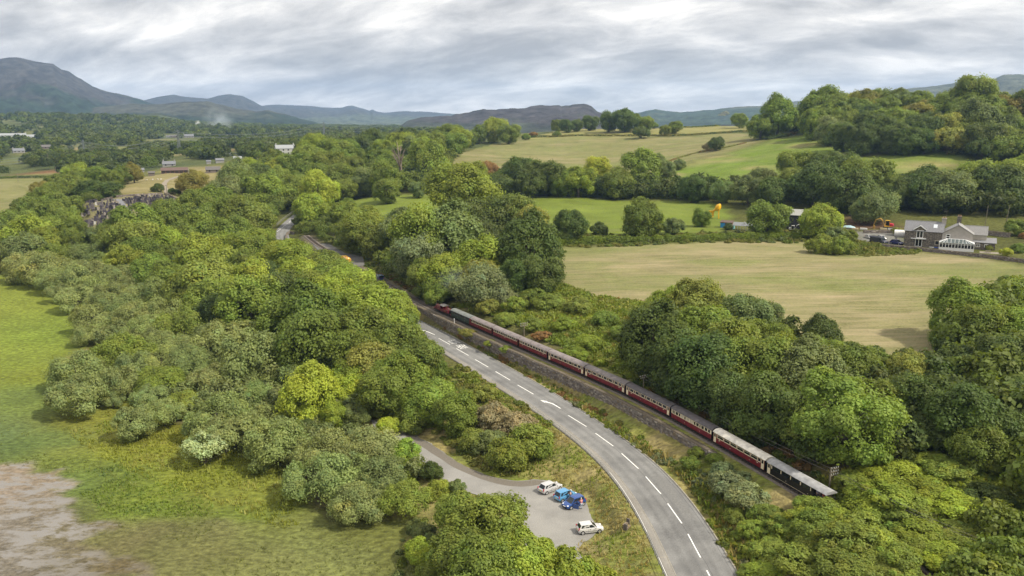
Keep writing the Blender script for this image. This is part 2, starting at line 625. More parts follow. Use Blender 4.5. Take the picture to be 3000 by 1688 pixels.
def ground_mat():
    m, nt, b = nodes_of('ground_surface')
    at = N(nt, 'ShaderNodeAttribute', attribute_name='Col')
    aux = N(nt, 'ShaderNodeAttribute', attribute_name='Aux')       # r: dry streaks, g: wet, b: tuftiness
    sp = N(nt, 'ShaderNodeSeparateColor')
    L(nt, aux.outputs['Color'], sp.inputs[0])
    tc = N(nt, 'ShaderNodeTexCoord')

    def noise(scale, detail, vec=(1, 1, 1), rot=0.0, rough=0.6):
        mp = N(nt, 'ShaderNodeMapping')
        mp.inputs['Scale'].default_value = vec
        mp.inputs['Rotation'].default_value = (0, 0, rot)
        L(nt, tc.outputs['Object'], mp.inputs[0])
        n = N(nt, 'ShaderNodeTexNoise')
        n.inputs['Scale'].default_value = scale
        n.inputs['Detail'].default_value = detail
        n.inputs['Roughness'].default_value = rough
        L(nt, mp.outputs[0], n.inputs['Vector'])
        return n.outputs['Fac']

    def mrange(v, a, b_, c, d):
        r = N(nt, 'ShaderNodeMapRange')
        for i, x in enumerate((a, b_, c, d)):
            r.inputs[i + 1].default_value = x
        L(nt, v, r.inputs[0])
        return r.outputs[0]

    def math_(op, a, b_):
        n = N(nt, 'ShaderNodeMath', operation=op)
        for i, v in enumerate((a, b_)):
            if isinstance(v, (int, float)):
                n.inputs[i].default_value = v
            else:
                L(nt, v, n.inputs[i])
        return n.outputs[0]
    fine = noise(1.6, 5)
    tuft = noise(0.75, 3, (1, 1.7, 1), 0.4)
    mid = noise(0.09, 5)
    streak = noise(0.30, 6, (0.22, 2.4, 1), 0.12, 0.72)
    streak2 = noise(0.05, 5, (0.35, 1.6, 1), -0.1, 0.6)
    mul = math_('MULTIPLY', mrange(fine, 0.3, 0.7, 0.78, 1.22), mrange(mid, 0.3, 0.7, 0.82, 1.18))
    t2 = math_('ADD', 1.0, math_('MULTIPLY', sp.outputs[2], mrange(tuft, 0.36, 0.64, -0.42, 0.36)))
    mul = math_('MULTIPLY', mul, t2)
    sc = N(nt, 'ShaderNodeVectorMath', operation='SCALE')
    L(nt, at.outputs['Color'], sc.inputs[0])
    L(nt, mul, sc.inputs['Scale'])
    straw = N(nt, 'ShaderNodeMix', data_type='RGBA')
    f = math_('MULTIPLY', math_('MULTIPLY', sp.outputs[0], 0.85),
              math_('ADD', mrange(streak, 0.42, 0.62, 0.0, 0.8), mrange(streak2, 0.42, 0.66, 0.0, 0.75)))
    fc = N(nt, 'ShaderNodeClamp')
    L(nt, f, fc.inputs[0])
    L(nt, fc.outputs[0], straw.inputs[0])
    L(nt, sc.outputs[0], straw.inputs[6])
    straw.inputs[7].default_value = (*alb(198, 182, 142), 1)
    # thin sheets of standing water on the mud
    wetn = noise(0.2, 9, (1, 2.0, 1), 0.15, 0.68)
    wet = math_('MULTIPLY', sp.outputs[1], mrange(wetn, 0.46, 0.56, 0.0, 1.0))
    wm = N(nt, 'ShaderNodeMix', data_type='RGBA')
    L(nt, wet, wm.inputs[0])
    L(nt, straw.outputs[2], wm.inputs[6])
    wm.inputs[7].default_value = (0.20, 0.185, 0.165, 1)
    L(nt, wm.outputs[2], b.inputs['Base Color'])
    L(nt, math_('SUBTRACT', 0.95, math_('MULTIPLY', wet, 0.68)), b.inputs['Roughness'])
    L(nt, math_('ADD', 0.12, math_('MULTIPLY', wet, 0.38)), b.inputs['Specular IOR Level'])
    bp = N(nt, 'ShaderNodeBump')
    L(nt, math_('SUBTRACT', 0.75, math_('MULTIPLY', wet, 0.72)), bp.inputs['Strength'])
    bp.inputs['Distance'].default_value = 0.5
    L(nt, math_('ADD', math_('MULTIPLY', fine, 0.5), tuft), bp.inputs['Height'])
    L(nt, bp.outputs[0], b.inputs['Normal'])
    return m


def leaf_mat(name, hue_var=0.12, use_random=True):
    m, nt, b = nodes_of(name)
    oi = N(nt, 'ShaderNodeObjectInfo')
    at = N(nt, 'ShaderNodeAttribute', attribute_name='tint')
    mu = N(nt, 'ShaderNodeMix', data_type='RGBA', blend_type='MULTIPLY')
    mu.inputs[0].default_value = 1.0
    L(nt, oi.outputs['Color'], mu.inputs[6])
    L(nt, at.outputs['Color'], mu.inputs[7])
    L(nt, mu.outputs[2], b.inputs['Base Color'])
    b.inputs['Roughness'].default_value = 0.55
    b.inputs['Specular IOR Level'].default_value = 0.25
    tr = N(nt, 'ShaderNodeBsdfTranslucent')
    br = N(nt, 'ShaderNodeMix', data_type='RGBA', blend_type='MULTIPLY')
    br.inputs[0].default_value = 1.0
    L(nt, mu.outputs[2], br.inputs[6])
    br.inputs[7].default_value = (1.35, 1.3, 0.7, 1)
    L(nt, br.outputs[2], tr.inputs['Color'])
    ms = N(nt, 'ShaderNodeMixShader')
    ms.inputs[0].default_value = 0.4
    L(nt, b.outputs[0], ms.inputs[1])
    L(nt, tr.outputs[0], ms.inputs[2])
    L(nt, ms.outputs[0], nt.nodes['Material Output'].inputs[0])
    return m


def asphalt(name, col, patch):
    m, nt, b = nodes_of(name)
    tc = N(nt, 'ShaderNodeTexCoord')
    n1 = N(nt, 'ShaderNodeTexNoise')
    n1.inputs['Scale'].default_value = 0.16
    n1.inputs['Detail'].default_value = 6
    n1.inputs['Roughness'].default_value = 0.65
    n2 = N(nt, 'ShaderNodeTexNoise')
    n2.inputs['Scale'].default_value = 6.0
    n2.inputs['Detail'].default_value = 3
    for n in (n1, n2):
        L(nt, tc.outputs['Object'], n.inputs['Vector'])
    r = N(nt, 'ShaderNodeValToRGB')
    r.color_ramp.elements[0].position, r.color_ramp.elements[0].color = 0.36, (*patch, 1)
    r.color_ramp.elements[1].position, r.color_ramp.elements[1].color = 0.6, (*col, 1)
    L(nt, n1.outputs['Fac'], r.inputs[0])
    mr = N(nt, 'ShaderNodeMapRange')
    mr.inputs[1].default_value, mr.inputs[2].default_value, mr.inputs[3].default_value, mr.inputs[4].default_value = 0.3, 0.7, 0.84, 1.14
    L(nt, n2.outputs['Fac'], mr.inputs[0])
    # wheel-worn lanes: a per-vertex coat of polish along the road
    at = N(nt, 'ShaderNodeAttribute', attribute_name='lane')
    add = N(nt, 'ShaderNodeMath', operation='MULTIPLY_ADD')
    L(nt, at.outputs['Fac'], add.inputs[0])
    add.inputs[1].default_value = -0.22
    L(nt, mr.outputs[0], add.inputs[2])
    sc = N(nt, 'ShaderNodeVectorMath', operation='SCALE')
    L(nt, r.outputs[0], sc.inputs[0])
    L(nt, add.outputs[0], sc.inputs['Scale'])
    L(nt, sc.outputs[0], b.inputs['Base Color'])
    b.inputs['Roughness'].default_value = 0.85
    b.inputs['Specular IOR Level'].default_value = 0.25
    bp = N(nt, 'ShaderNodeBump')
    bp.inputs['Strength'].default_value = 0.2
    bp.inputs['Distance'].default_value = 0.02
    L(nt, n2.outputs['Fac'], bp.inputs['Height'])
    L(nt, bp.outputs[0], b.inputs['Normal'])
    return m


# ------------------------------------------------------------------ helpers: meshes and objects
class MB:
    """collects vertices and faces for one mesh"""

    def __init__(s):
        s.v, s.f = [], []

    def add(s, vs_, fs):
        o = len(s.v)
        s.v += [tuple(map(float, p)) for p in vs_]
        s.f += [tuple(i + o for i in q) for q in fs]
        return s

    def box(s, x0, x1, y0, y1, z0, z1):
        return s.add([(x0, y0, z0), (x1, y0, z0), (x1, y1, z0), (x0, y1, z0), (x0, y0, z1), (x1, y0, z1), (x1, y1, z1), (x0, y1, z1)],
                     [(0, 3, 2, 1), (4, 5, 6, 7), (0, 1, 5, 4), (1, 2, 6, 5), (2, 3, 7, 6), (3, 0, 4, 7)])

    def hexa(s, p):       # 8 corner points, bottom ring then top ring
        return s.add(p, [(0, 3, 2, 1), (4, 5, 6, 7), (0, 1, 5, 4), (1, 2, 6, 5), (2, 3, 7, 6), (3, 0, 4, 7)])

    def prism(s, prof, a, b, ax='x'):
        n = len(prof)
        def P(t, p):
            return (t, p[0], p[1]) if ax == 'x' else ((p[0], t, p[1]) if ax == 'y' else (p[0], p[1], t))
        return s.add([P(a, p) for p in prof] + [P(b, p) for p in prof],
                     [tuple(range(n))[::-1], tuple(range(n, 2 * n))] + [(i, (i + 1) % n, n + (i + 1) % n, n + i) for i in range(n)])

    def tube(s, pts, r, n=7, cap=True):
        pts = [np.asarray(p, float) for p in pts]
        rs = r if hasattr(r, '__len__') else [r] * len(pts)
        vv, ff = [], []
        for i, p in enumerate(pts):
            d = pts[min(i + 1, len(pts) - 1)] - pts[max(i - 1, 0)]
            d = d / (np.linalg.norm(d) + 1e-9)
            a = np.array([0, 0, 1.0]) if abs(d[2]) < 0.9 else np.array([1.0, 0, 0])
            u = np.cross(d, a)
            u /= np.linalg.norm(u)
            w = np.cross(d, u)
            for k in range(n):
                t = 2 * math.pi * k / n
                vv.append(p + (u * math.cos(t) + w * math.sin(t)) * rs[i])
        for i in range(len(pts) - 1):
            for k in range(n):
                ff.append((i * n + k, i * n + (k + 1) % n, (i + 1) * n + (k + 1) % n, (i + 1) * n + k))
        if cap:
            ff.append(tuple(range(n))[::-1])
            ff.append(tuple(range((len(pts) - 1) * n, len(pts) * n)))
        return s.add(vv, ff)

    def cyl(s, a, b, r, n=16):
        return s.tube([a, b], r, n)

    def loft(s, rings, cap=True):
        n = len(rings[0])
        vv = [p for r in rings for p in r]
        ff = []
        for i in range(len(rings) - 1):
            for k in range(n):
                ff.append((i * n + k, i * n + (k + 1) % n, (i + 1) * n + (k + 1) % n, (i + 1) * n + k))
        if cap:
            ff.append(tuple(range(n))[::-1])
            ff.append(tuple(range((len(rings) - 1) * n, len(rings) * n)))
        return s.add(vv, ff)

    def ball(s, c, r, n=10, m=6):
        r = r if hasattr(r, '__len__') else (r, r, r)
        rings = []
        for i in range(m + 1):
            t = math.pi * (i / m) - math.pi / 2
            t = max(min(t, 1.52), -1.52)
            rings.append([(c[0] + r[0] * math.cos(t) * math.cos(2 * math.pi * k / n), c[1] + r[1] * math.cos(t) * math.sin(2 * math.pi * k / n),
                           c[2] + r[2] * math.sin(t)) for k in range(n)])
        return s.loft(rings)

    def mesh(s, name, material=None, smooth_=False):
        me = bpy.data.meshes.new(name)
        me.from_pydata(s.v, [], s.f)
        if smooth_:
            me.polygons.foreach_set('use_smooth', [True] * len(me.polygons))
            try:
                me.set_sharp_from_angle(angle=rad(40))
            except Exception:
                pass
        if material:
            me.materials.append(material)
        me.update()
        return me

    def build(s, name, material, parent=None, smooth_=False, bevel=0.0):
        o = obj(name, s.mesh(name, material, smooth_), parent)
        if bevel:
            b = o.modifiers.new('bevel', 'BEVEL')
            b.width, b.segments, b.limit_method, b.angle_limit = bevel, 2, 'ANGLE', rad(35)
        return o


def obj(name, me, parent=None):
    o = bpy.data.objects.new(name, me)
    COL.objects.link(o)
    if parent is not None:
        o.parent = parent
    return o


def tag(o, label=None, cat=None, group=None, kind=None):
    if label:
        o['label'] = label
    if cat:
        o['category'] = cat
    if group:
        o['group'] = group
    if kind:
        o['kind'] = kind
    return o


def thing(name, label, cat, loc=(0, 0, 0), rz=0.0, group=None):
    o = bpy.data.objects.new(name, None)
    o.empty_display_size = 0.3
    COL.objects.link(o)
    o.location = tuple(float(v) for v in loc)
    o.rotation_euler = (0, 0, rz)
    return tag(o, label, cat, group)


def copy_tree(o, parent=None):
    c = o.copy()
    COL.objects.link(c)
    if parent is not None:
        c.parent = parent
    for ch in list(o.children):
        copy_tree(ch, c)
    return c


def arr_mesh(name, V, Q, material=None, attrs=None, smooth_=False):
    """mesh from numpy arrays of points and quads"""
    me = bpy.data.meshes.new(name)
    V = np.asarray(V, np.float32)
    Q = np.asarray(Q, np.int32)
    me.vertices.add(len(V))
    me.vertices.foreach_set('co', V.ravel())
    k = Q.shape[1]
    me.loops.add(Q.size)
    me.loops.foreach_set('vertex_index', Q.ravel())
    me.polygons.add(len(Q))
    me.polygons.foreach_set('loop_start', np.arange(len(Q), dtype=np.int32) * k)
    me.update(calc_edges=True)
    if smooth_:
        me.polygons.foreach_set('use_smooth', np.ones(len(Q), bool))
    for nm, (typ, a) in (attrs or {}).items():
        at = me.attributes.new(nm, typ, 'POINT')
        at.data.foreach_set('color' if 'COLOR' in typ else 'value', np.asarray(a, np.float32).ravel())
    if material:
        me.materials.append(material)
    return me


# ------------------------------------------------------------------ the ground: one sheet, cut along field edges
GM = ground_mat()
MARSH = hitpoly('d', (-260, 700), (0, 668), (85, 690), (172, 722), (200, 792), (232, 868), (150, 900), (240, 940), (330, 985), (410, 1060), (560, 1120), (640, 1160),
                (730, 1175), (760, 1250), (860, 1312), (960, 1300), (1075, 1296), (1050, 1350), (1030, 1400), (1120, 1449), (1120, 1700), (-700, 1700), (-700, 1100))
MUD = hitpoly('d', (-400, 1172), (0, 1175), (95, 1180), (160, 1230), (215, 1275), (250, 1305), (235, 1345), (300, 1390), (330, 1449), (330, 1700), (-700, 1700), (-600, 1200))
HAY = hitpoly('d', (1405, 622), (1600, 617), (1900, 609), (2040, 608), (2062, 640), (2180, 642), (2300, 632), (2420, 645), (2576, 668), (2800, 700), (2800, 800), (2570, 890),
              (2480, 900), (2260, 930), (2130, 890), (1990, 850), (1930, 790), (1820, 760), (1640, 758), (1500, 745), (1408, 712))
GREEN2 = hitpoly('d', (835, 520), (900, 502), (1100, 490), (1400, 494), (1600, 505), (1760, 507), (1830, 520), (1840, 545), (1820, 585), (1600, 590), (1400, 600), (1100, 590), (950, 560), (830, 545))
HILL = hitpoly('d', (1128, 395), (1200, 372), (1330, 345), (1500, 342), (1700, 345), (1880, 335), (1905, 350), (1900, 362), (1830, 385), (1760, 398), (1690, 430), (1640, 470), (1150, 460), (1130, 430))
HILL2 = hitpoly('d', (1320, 352), (1400, 330), (1520, 320), (1700, 322), (1882, 313), (1886, 331), (1700, 342), (1400, 346))
LAWN = hitpoly('d', (1690, 432), (1762, 400), (1830, 388), (1905, 365), (1990, 345), (2040, 338), (2150, 360), (2300, 374), (2430, 392), (2440, 410), (2330, 440), (2200, 470), (1900, 480), (1640, 475))
LEFTF = hitpoly('d', (-250, 445), (0, 447), (80, 440), (165, 437), (150, 452), (100, 480), (60, 530), (0, 553), (-250, 565))
CEMF = hitpoly('d', (278, 452), (400, 440), (470, 420), (560, 425), (575, 445), (520, 490), (470, 520), (430, 495), (290, 498))
CEM = hitpoly('d', (200, 520), (290, 500), (420, 484), (470, 512), (440, 545), (330, 560), (225, 585))
FARM = hitpoly('y', (820, 660), (1200, 720), (1700, 720), (2150, 700), (2150, 1000), (1900, 1040), (1450, 990), (1160, 930), (1160, 860))
SOIL = hitpoly('y', (900, 340), (1350, 400), (1600, 470), (2000, 560), (2150, 640), (2100, 680), (1500, 680), (830, 640))

COLS = {}


def zone(name, poly, col, dry=0.0, wet=0.0, tuft=0.3, jit=1.2):
    COLS[name] = (poly, col, dry, wet, tuft, jit)


zone('marsh', MARSH, None, 0.03, 0.0, 0.75, 2.0)
zone('mudflat', MUD, None, 0.0, 1.0, 0.5, 6.0)
zone('hay_field', HAY, alb(150, 148, 96), 0.9, 0, 0.12, 1.0)
zone('green_field', GREEN2, alb(132, 150, 55), 0.12, 0, 0.1, 2.0)
zone('hill_pasture', HILL, alb(142, 142, 82), 0.6, 0, 0.3, 3.0)
zone('upper_pasture', HILL2, alb(156, 156, 84), 0.5, 0, 0.3, 2.0)
zone('hill_meadow', LAWN, alb(124, 150, 48), 0.2, 0, 0.25, 3.0)
zone('valley_field', LEFTF, alb(134, 140, 72), 0.5, 0, 0.2, 3.0)
zone('churchyard_field', CEMF, alb(150, 142, 82), 0.65, 0, 0.2, 2.0)
zone('cemetery_lawn', CEM, alb(150, 146, 106), 0.4, 0, 0.2, 1.0)
zone('farmyard', FARM, alb(150, 148, 142), 0.0, 0, 0.05, 0.3)
zone('bare_soil', SOIL, alb(118, 92, 70), 0.0, 0, 0.6, 1.0)

# colours of the marsh, picked spot by spot (grass kinds, sedge, mud; sky reflection put into the palest mud colour)
MARSH_SPOTS = [(60, 760, 146, 158, 62), (120, 950, 142, 152, 55), (40, 1000, 118, 136, 66), (200, 1060, 150, 152, 60), (80, 1110, 106, 128, 70), (30, 1080, 110, 130, 80),
               (350, 1130, 146, 152, 54), (300, 1200, 124, 142, 58), (230, 1215, 108, 128, 64), (500, 1200, 144, 152, 56), (650, 1230, 142, 150, 60), (420, 1265, 118, 140, 50),
               (200, 1280, 108, 116, 64), (330, 1345, 126, 124, 78), (250, 1400, 124, 118, 80), (400, 1420, 124, 124, 76), (500, 1390, 132, 132, 78), (650, 1390, 136, 140, 82),
               (560, 1440, 134, 138, 80), (850, 1420, 128, 134, 76), (950, 1340, 118, 122, 62), (700, 1310, 130, 136, 70), (620, 1300, 118, 140, 44), (180, 830, 134, 152, 58),
               (560, 1335, 124, 122, 82), (0, 900, 140, 155, 60), (450, 1090, 140, 140, 48), (740, 1400, 132, 140, 80), (300, 1080, 150, 146, 60)]
MUD_SPOTS = [(40, 1230, 184, 168, 150), (30, 1330, 150, 142, 130), (30, 1430, 144, 136, 122), (150, 1420, 130, 122, 98), (150, 1290, 150, 138, 116), (230, 1330, 128, 120, 90),
             (300, 1420, 124, 112, 80), (120, 1200, 160, 142, 116)]


def spots(lst, k):
    P, Cc = [], []
    for s in lst:
        q = on_z(s[0] / 0.8587, s[1] / 0.8587, 0.0)
        P.append(q[:2])
        Cc.append(alb(*s[2:], k))
    return np.array(P), np.array(Cc)


MS, MUDS = spots(MARSH_SPOTS, 1.02), spots(MUD_SPOTS, 0.95)


def idw(x, y, S):
    P, Cc = S
    r = np.hypot(x, y)[:, None] * 0.12 + 1
    w = 1.0 / (((x[:, None] - P[None, :, 0]) ** 2 + (y[:, None] - P[None, :, 1]) ** 2) / r ** 2 + 0.05) ** 1.6
    return (w @ Cc) / w.sum(1)[:, None]


# far valley fields: (tile, x, y, half width px, half depth in metres, picture colour)
FAR_FIELDS = [('v1', 700, 640, 140, 40, (168, 160, 92)), ('v1', 1130, 620, 110, 60, (172, 152, 92)), ('v1', 1850, 600, 160, 60, (150, 152, 88)), ('v1', 2080, 610, 70, 40, (168, 152, 96)),
              ('v1', 700, 960, 300, 16, (150, 104, 72)), ('v1', 150, 770, 200, 40, (128, 136, 78)), ('v1', 2400, 480, 260, 50, (150, 148, 92)), ('v1', 1250, 540, 200, 30, (142, 140, 78)),
              ('v2', 250, 500, 260, 40, (160, 150, 90)), ('v2', 620, 480, 170, 60, (128, 138, 82)), ('v2', 1170, 610, 180, 50, (140, 124, 80)), ('v2', 1750, 750, 150, 40, (184, 168, 112)),
              ('v2', 660, 965, 240, 14, (166, 156, 96)), ('v2', 900, 890, 140, 16, (166, 156, 96)), ('v2', 450, 685, 60, 25, (176, 160, 118)), ('v2', 200, 930, 260, 14, (150, 146, 84)),
              ('v2', 1000, 1000, 300, 20, (170, 160, 98)), ('v1', 570, 265, 90, 60, (142, 146, 104)), ('v2', 1320, 960, 40, 14, (190, 176, 140))]
FF = []
for t, x, y, hw, hd, c in FAR_FIELDS:
    s = TILE[t][2]
    px, py = T(t, (x, y))[0]
    q = hit(px, py)
    if q is not None:
        FF.append((q[0], q[1], hw / s * math.hypot(q[0], q[1]) / FPX, hd * 1.6, alb(*c)))


def zones_at(x, y):
    zid = np.zeros(len(x), int)
    for k, (nm, (poly, col, dry, wet, tuft, jit)) in enumerate(COLS.items()):
        jx = fbm(x / 5, y / 5, 21 + k) * 3 * jit
        jy = fbm(x / 5, y / 5, 51 + k) * 3 * jit
        b0, b1 = poly[:, :2].min(0) - 15, poly[:, :2].max(0) + 15
        sel = (x > b0[0]) & (x < b1[0]) & (y > b0[1]) & (y < b1[1])
        idx = np.where(sel)[0]
        ins = in_poly(x[idx] + jx[idx], y[idx] + jy[idx], poly)
        zid[idx[ins]] = k + 1
    return zid


def ground_colours(x, y, zid):
    n = len(x)
    r = np.hypot(x, y)
    col = np.empty((n, 3))
    aux = np.zeros((n, 3))
    # rough grass, leaf litter and scrub where nothing else is named
    a, b = np.array(alb(120, 122, 62)), np.array(alb(92, 96, 48))
    f = np.clip(fbm(x / 14, y / 14, 31) * 2.2 + 0.5, 0, 1)[:, None]
    col[:] = a * f + b * (1 - f)
    d1 = np.array(alb(165, 146, 92))
    f = np.clip(fbm(x / 6, y / 6, 77) * 3 - 0.1, 0, 1)[:, None] * (r < 260)[:, None] * 0.8
    col[:] = col * (1 - f) + d1 * f
    aux[:, 2] = 0.8
    aux[:, 0] = np.where(r < 260, 0.25, 0.0)
    # far valley floor
    far = sstep(560, 800, r)[:, None]
    a, b = np.array(alb(132, 134, 78)), np.array(alb(92, 104, 60))
    f = np.clip(fbm(x / 60, y / 60, 35) * 3 + 0.4, 0, 1)[:, None]
    col[:] = col * (1 - far) + (a * f + b * (1 - f)) * far
    for cx, cy, rx, ry, c in FF:
        e = ((x - cx) / rx) ** 2 + ((y - cy) / ry) ** 2 + fbm(x / 25, y / 25, 5) * 1.2
        w = sstep(1.15, 0.8, e)[:, None]
        col[:] = col * (1 - w) + np.array(c) * w
    # ballast, verges
    nr = r < 480
    d, i, s = near_path(x[nr], y[nr], RAIL)
    w = (1 - sstep(1.6, 2.1, d + fbm(x[nr] / 1.5, y[nr] / 1.5, 4) * 0.7))[:, None]
    cn = col[nr]
    dirt = np.array(alb(168, 152, 122))
    w2 = ((1 - sstep(2.0, 3.2, d + fbm(x[nr] / 2, y[nr] / 2, 6) * 1.5)) * 0.85)[:, None]
    cn = cn * (1 - w2) + dirt * w2
    cn = cn * (1 - w) + np.array(alb(122, 112, 106)) * w
    col[nr] = cn
    ax = aux[nr]
    ax[:, 2] *= 1 - w2[:, 0] * 0.7
    ax[:, 0] *= 1 - w2[:, 0]
    aux[nr] = ax
    # the grass bank between car park and road
    v = (x > -20) & (x < 40) & (y > 85) & (y < 175) & (zid == 0)
    f = np.clip(fbm(x / 5, y / 5, 12) * 3 + 0.55, 0, 1)[:, None]
    c2 = np.array(alb(172, 158, 100)) * (1 - f) + np.array(alb(132, 146, 52)) * f
    col[v] = c2[v]
    aux[v, 2] = 0.9
    aux[v, 0] = 0.35
    for k, (nm, (poly, c, dry, wet, tuft, jit)) in enumerate(COLS.items()):
        s = zid == k + 1
        if not s.any():
            continue
        if c is None:
            xs, ys = x[s], y[s]
            jx, jy = fbm(xs / 9, ys / 9, 61) * 14, fbm(xs / 9, ys / 9, 62) * 14
            cc = idw(xs + jx, ys + jy, MS if nm == 'marsh' else MUDS)
        else:
            cc = np.repeat(np.array(c)[None], s.sum(), 0)
            cc = cc * (1 + fbm(x[s] / 18, y[s] / 18, 40 + k)[:, None] * 0.35)
        if nm in ('hay_field', 'hill_pasture'):
            w = np.clip(fbm(x[s] / 24, y[s] / 13, 91) * 4.5 + .35, 0, 1)[:, None] * .8
            cc = cc * (1 - w) + np.array(alb(136, 146, 78)) * w
            aux[s, 0] = dry * (1 - .6 * w[:, 0])
        if nm == 'hill_meadow':
            w = np.clip(fbm(x[s] / 26, y[s] / 11, 19) * 6 - 0.55, 0, 1)[:, None]
            cc = cc * (1 - w) + np.array(alb(186, 170, 120)) * w
        col[s] = cc
        aux[s, 1:] = (wet, tuft)
        if nm not in ('hay_field', 'hill_pasture'):
            aux[s, 0] = dry
    w = zid == 2
    if w.any():
        aux[w, 1] = np.clip(0.25 + sstep(-40, -80, x[w] + fbm(x[w] / 10, y[w] / 10, 8) * 22) * 0.9, 0, 1)
    return np.clip(col, 0.01, 0.7), aux


def build_ground():
    nx, ny = len(GX), len(GY)
    mx, my = np.meshgrid(GX, GY)
    x, y, z = mx.ravel(), my.ravel(), GZ.ravel()
    zid = zones_at(x, y)
    col, aux = ground_colours(x, y, zid)
    # soften the colour borders by one cell
    for _ in range(1):
        c = col.reshape(ny, nx, 3)
        c[1:-1, 1:-1] = (c[1:-1, 1:-1] * 2 + c[:-2, 1:-1] + c[2:, 1:-1] + c[1:-1, :-2] + c[1:-1, 2:]) / 6
        col = c.reshape(-1, 3)
        c = aux.reshape(ny, nx, 3)
        c[1:-1, 1:-1] = (c[1:-1, 1:-1] * 2 + c[:-2, 1:-1] + c[2:, 1:-1] + c[1:-1, :-2] + c[1:-1, 2:]) / 6
        aux = c.reshape(-1, 3)
    i, j = np.meshgrid(np.arange(nx - 1), np.arange(ny - 1))
    v0 = (j * nx + i).ravel()
    quads = np.stack([v0, v0 + 1, v0 + nx + 1, v0 + nx], 1)
    fz = zid[v0]
    V = np.stack([x, y, z], 1)
    RGBA = np.concatenate([col, np.ones((len(col), 1))], 1)
    AUX = np.concatenate([aux, np.ones((len(col), 1))], 1)
    names = ['ground'] + list(COLS)
    for k, nm in enumerate(names):
        q = quads[fz == k]
        if not len(q):
            print('zone empty', nm)
            continue
        used, inv = np.unique(q.ravel(), return_inverse=True)
        me = arr_mesh(nm, V[used], inv.reshape(-1, 4), GM, {'Col': ('FLOAT_COLOR', RGBA[used]), 'Aux': ('FLOAT_COLOR', AUX[used])}, True)
        tag(obj(nm, me), kind='structure')


build_ground()

# ------------------------------------------------------------------ road, pavement, kerbs, markings
M_ROAD = asphalt('worn_asphalt', (0.225, 0.222, 0.214), (0.15, 0.148, 0.144))
M_PAVE = asphalt('old_pavement', (0.25, 0.235, 0.21), (0.205, 0.19, 0.168))
M_PARK = asphalt('car_park_tarmac', (0.275, 0.265, 0.245), (0.215, 0.207, 0.192))
M_KERB = mat('kerb_stone', alb(185, 178, 165), 0.8, var=0.25, scale=2.0)
M_PAINT = mat('road_paint', (0.78, 0.77, 0.73), 0.6, var=0.12, scale=5)


def strip(name, path, nrm, o0, o1, dz, material, kind='structure', parent=None, i0=0, i1=None, cols=8, lane=False, thick=0.0):
    i1 = i1 or len(path)
    o0, o1 = np.broadcast_to(o0, len(path)), np.broadcast_to(o1, len(path))
    V, Q, ln = [], [], []
    n = i1 - i0
    for a in range(i0, i1):
        for c in range(cols + 1):
            t = c / cols
            off = o0[a] * (1 - t) + o1[a] * t
            p = path[a, :2] + nrm[a] * off
            V.append((p[0], p[1], path[a, 2] + dz))
            ln.append(math.exp(-((abs(off) - 1.0) / 0.35) ** 2) + math.exp(-((abs(off) - 2.5) / 0.4) ** 2) if lane else 0.0)
    w = cols + 1
    for a in range(n - 1):
        for c in range(cols):
            Q.append((a * w + c, a * w + c + 1, (a + 1) * w + c + 1, (a + 1) * w + c))
    if thick:                      # close the sides as a raised slab
        base = len(V)
        for a in range(n):
            for c in (0, cols):
                v = V[a * w + c]
                V.append((v[0], v[1], v[2] - thick))
                ln.append(0)
        for a in range(n - 1):
            Q.append((a * w, (a + 1) * w, base + 2 * a + 2, base + 2 * a))
            Q.append((a * w + cols, base + 2 * a + 1, base + 2 * a + 3, (a + 1) * w + cols))
    me = arr_mesh(name, V, Q, material, {'lane': ('FLOAT', ln)})
    o = obj(name, me, parent)
    if kind:
        o['kind'] = kind
    return o


FW = 1.35     # width of the pavement along the left of the road
LC = np.maximum(WL - FW, 3.0)
road = strip('road', ROAD, ON, -LC, WR, 0.0, M_ROAD, lane=True, cols=16)
pavement = strip('pavement', ROAD, ON, -WL, -LC - 0.13, 0.1, M_PAVE, cols=3, thick=0.3, i1=245)
strip('kerb', ROAD, ON, -LC - 0.13, -LC, 0.11, M_KERB, cols=1, thick=0.25, i1=245)
strip('kerb', ROAD, ON, WR, WR + 0.22, 0.09, M_KERB, cols=1, thick=0.25, i1=245)


def road_at(px, py):
    z = 4.6
    for _ in range(4):
        p = on_z(px, py, z)
        d, i, s = near_path([p[0]], [p[1]], ROAD)
        z = ROAD[i[0], 2]
    return p, int(i[0])


DASHES = T(5, (525, 985), (555, 1000), (735, 1103), (820, 1150), (868, 1180), (960, 1233), (1008, 1262), (1108, 1320), (1163, 1353), (1273, 1418)) + \
    T(8, (1330, 5), (1450, 75), (1713, 235), (1850, 320), (1918, 370), (2052, 467), (2115, 522), (2242, 637), (2297, 697), (2412, 828), (2463, 900), (2570, 1050)) + \
    T(10, (40, 1130), (135, 1308), (182, 1405), (250, 1535)) + [(806, 684), (822, 671), (826, 668), (842, 655), (846, 652), (856, 643)]


def ribbon(name, pts, widths, dz, parent):
    pts = [np.asarray(p, float) for p in pts]
    V, Q = [], []
    for i, p in enumerate(pts):
        d = pts[min(i + 1, len(pts) - 1)] - pts[max(i - 1, 0)]
        n = np.array([d[1], -d[0], 0]) / math.hypot(d[0], d[1])
        for s in (-0.5, 0.5):
            q = p + n * widths[i] * s
            V.append((q[0], q[1], p[2] + dz))
        if i:
            Q.append((2 * i - 2, 2 * i - 1, 2 * i + 1, 2 * i))
    return obj(name, arr_mesh(name, V, Q, M_PAINT), parent)


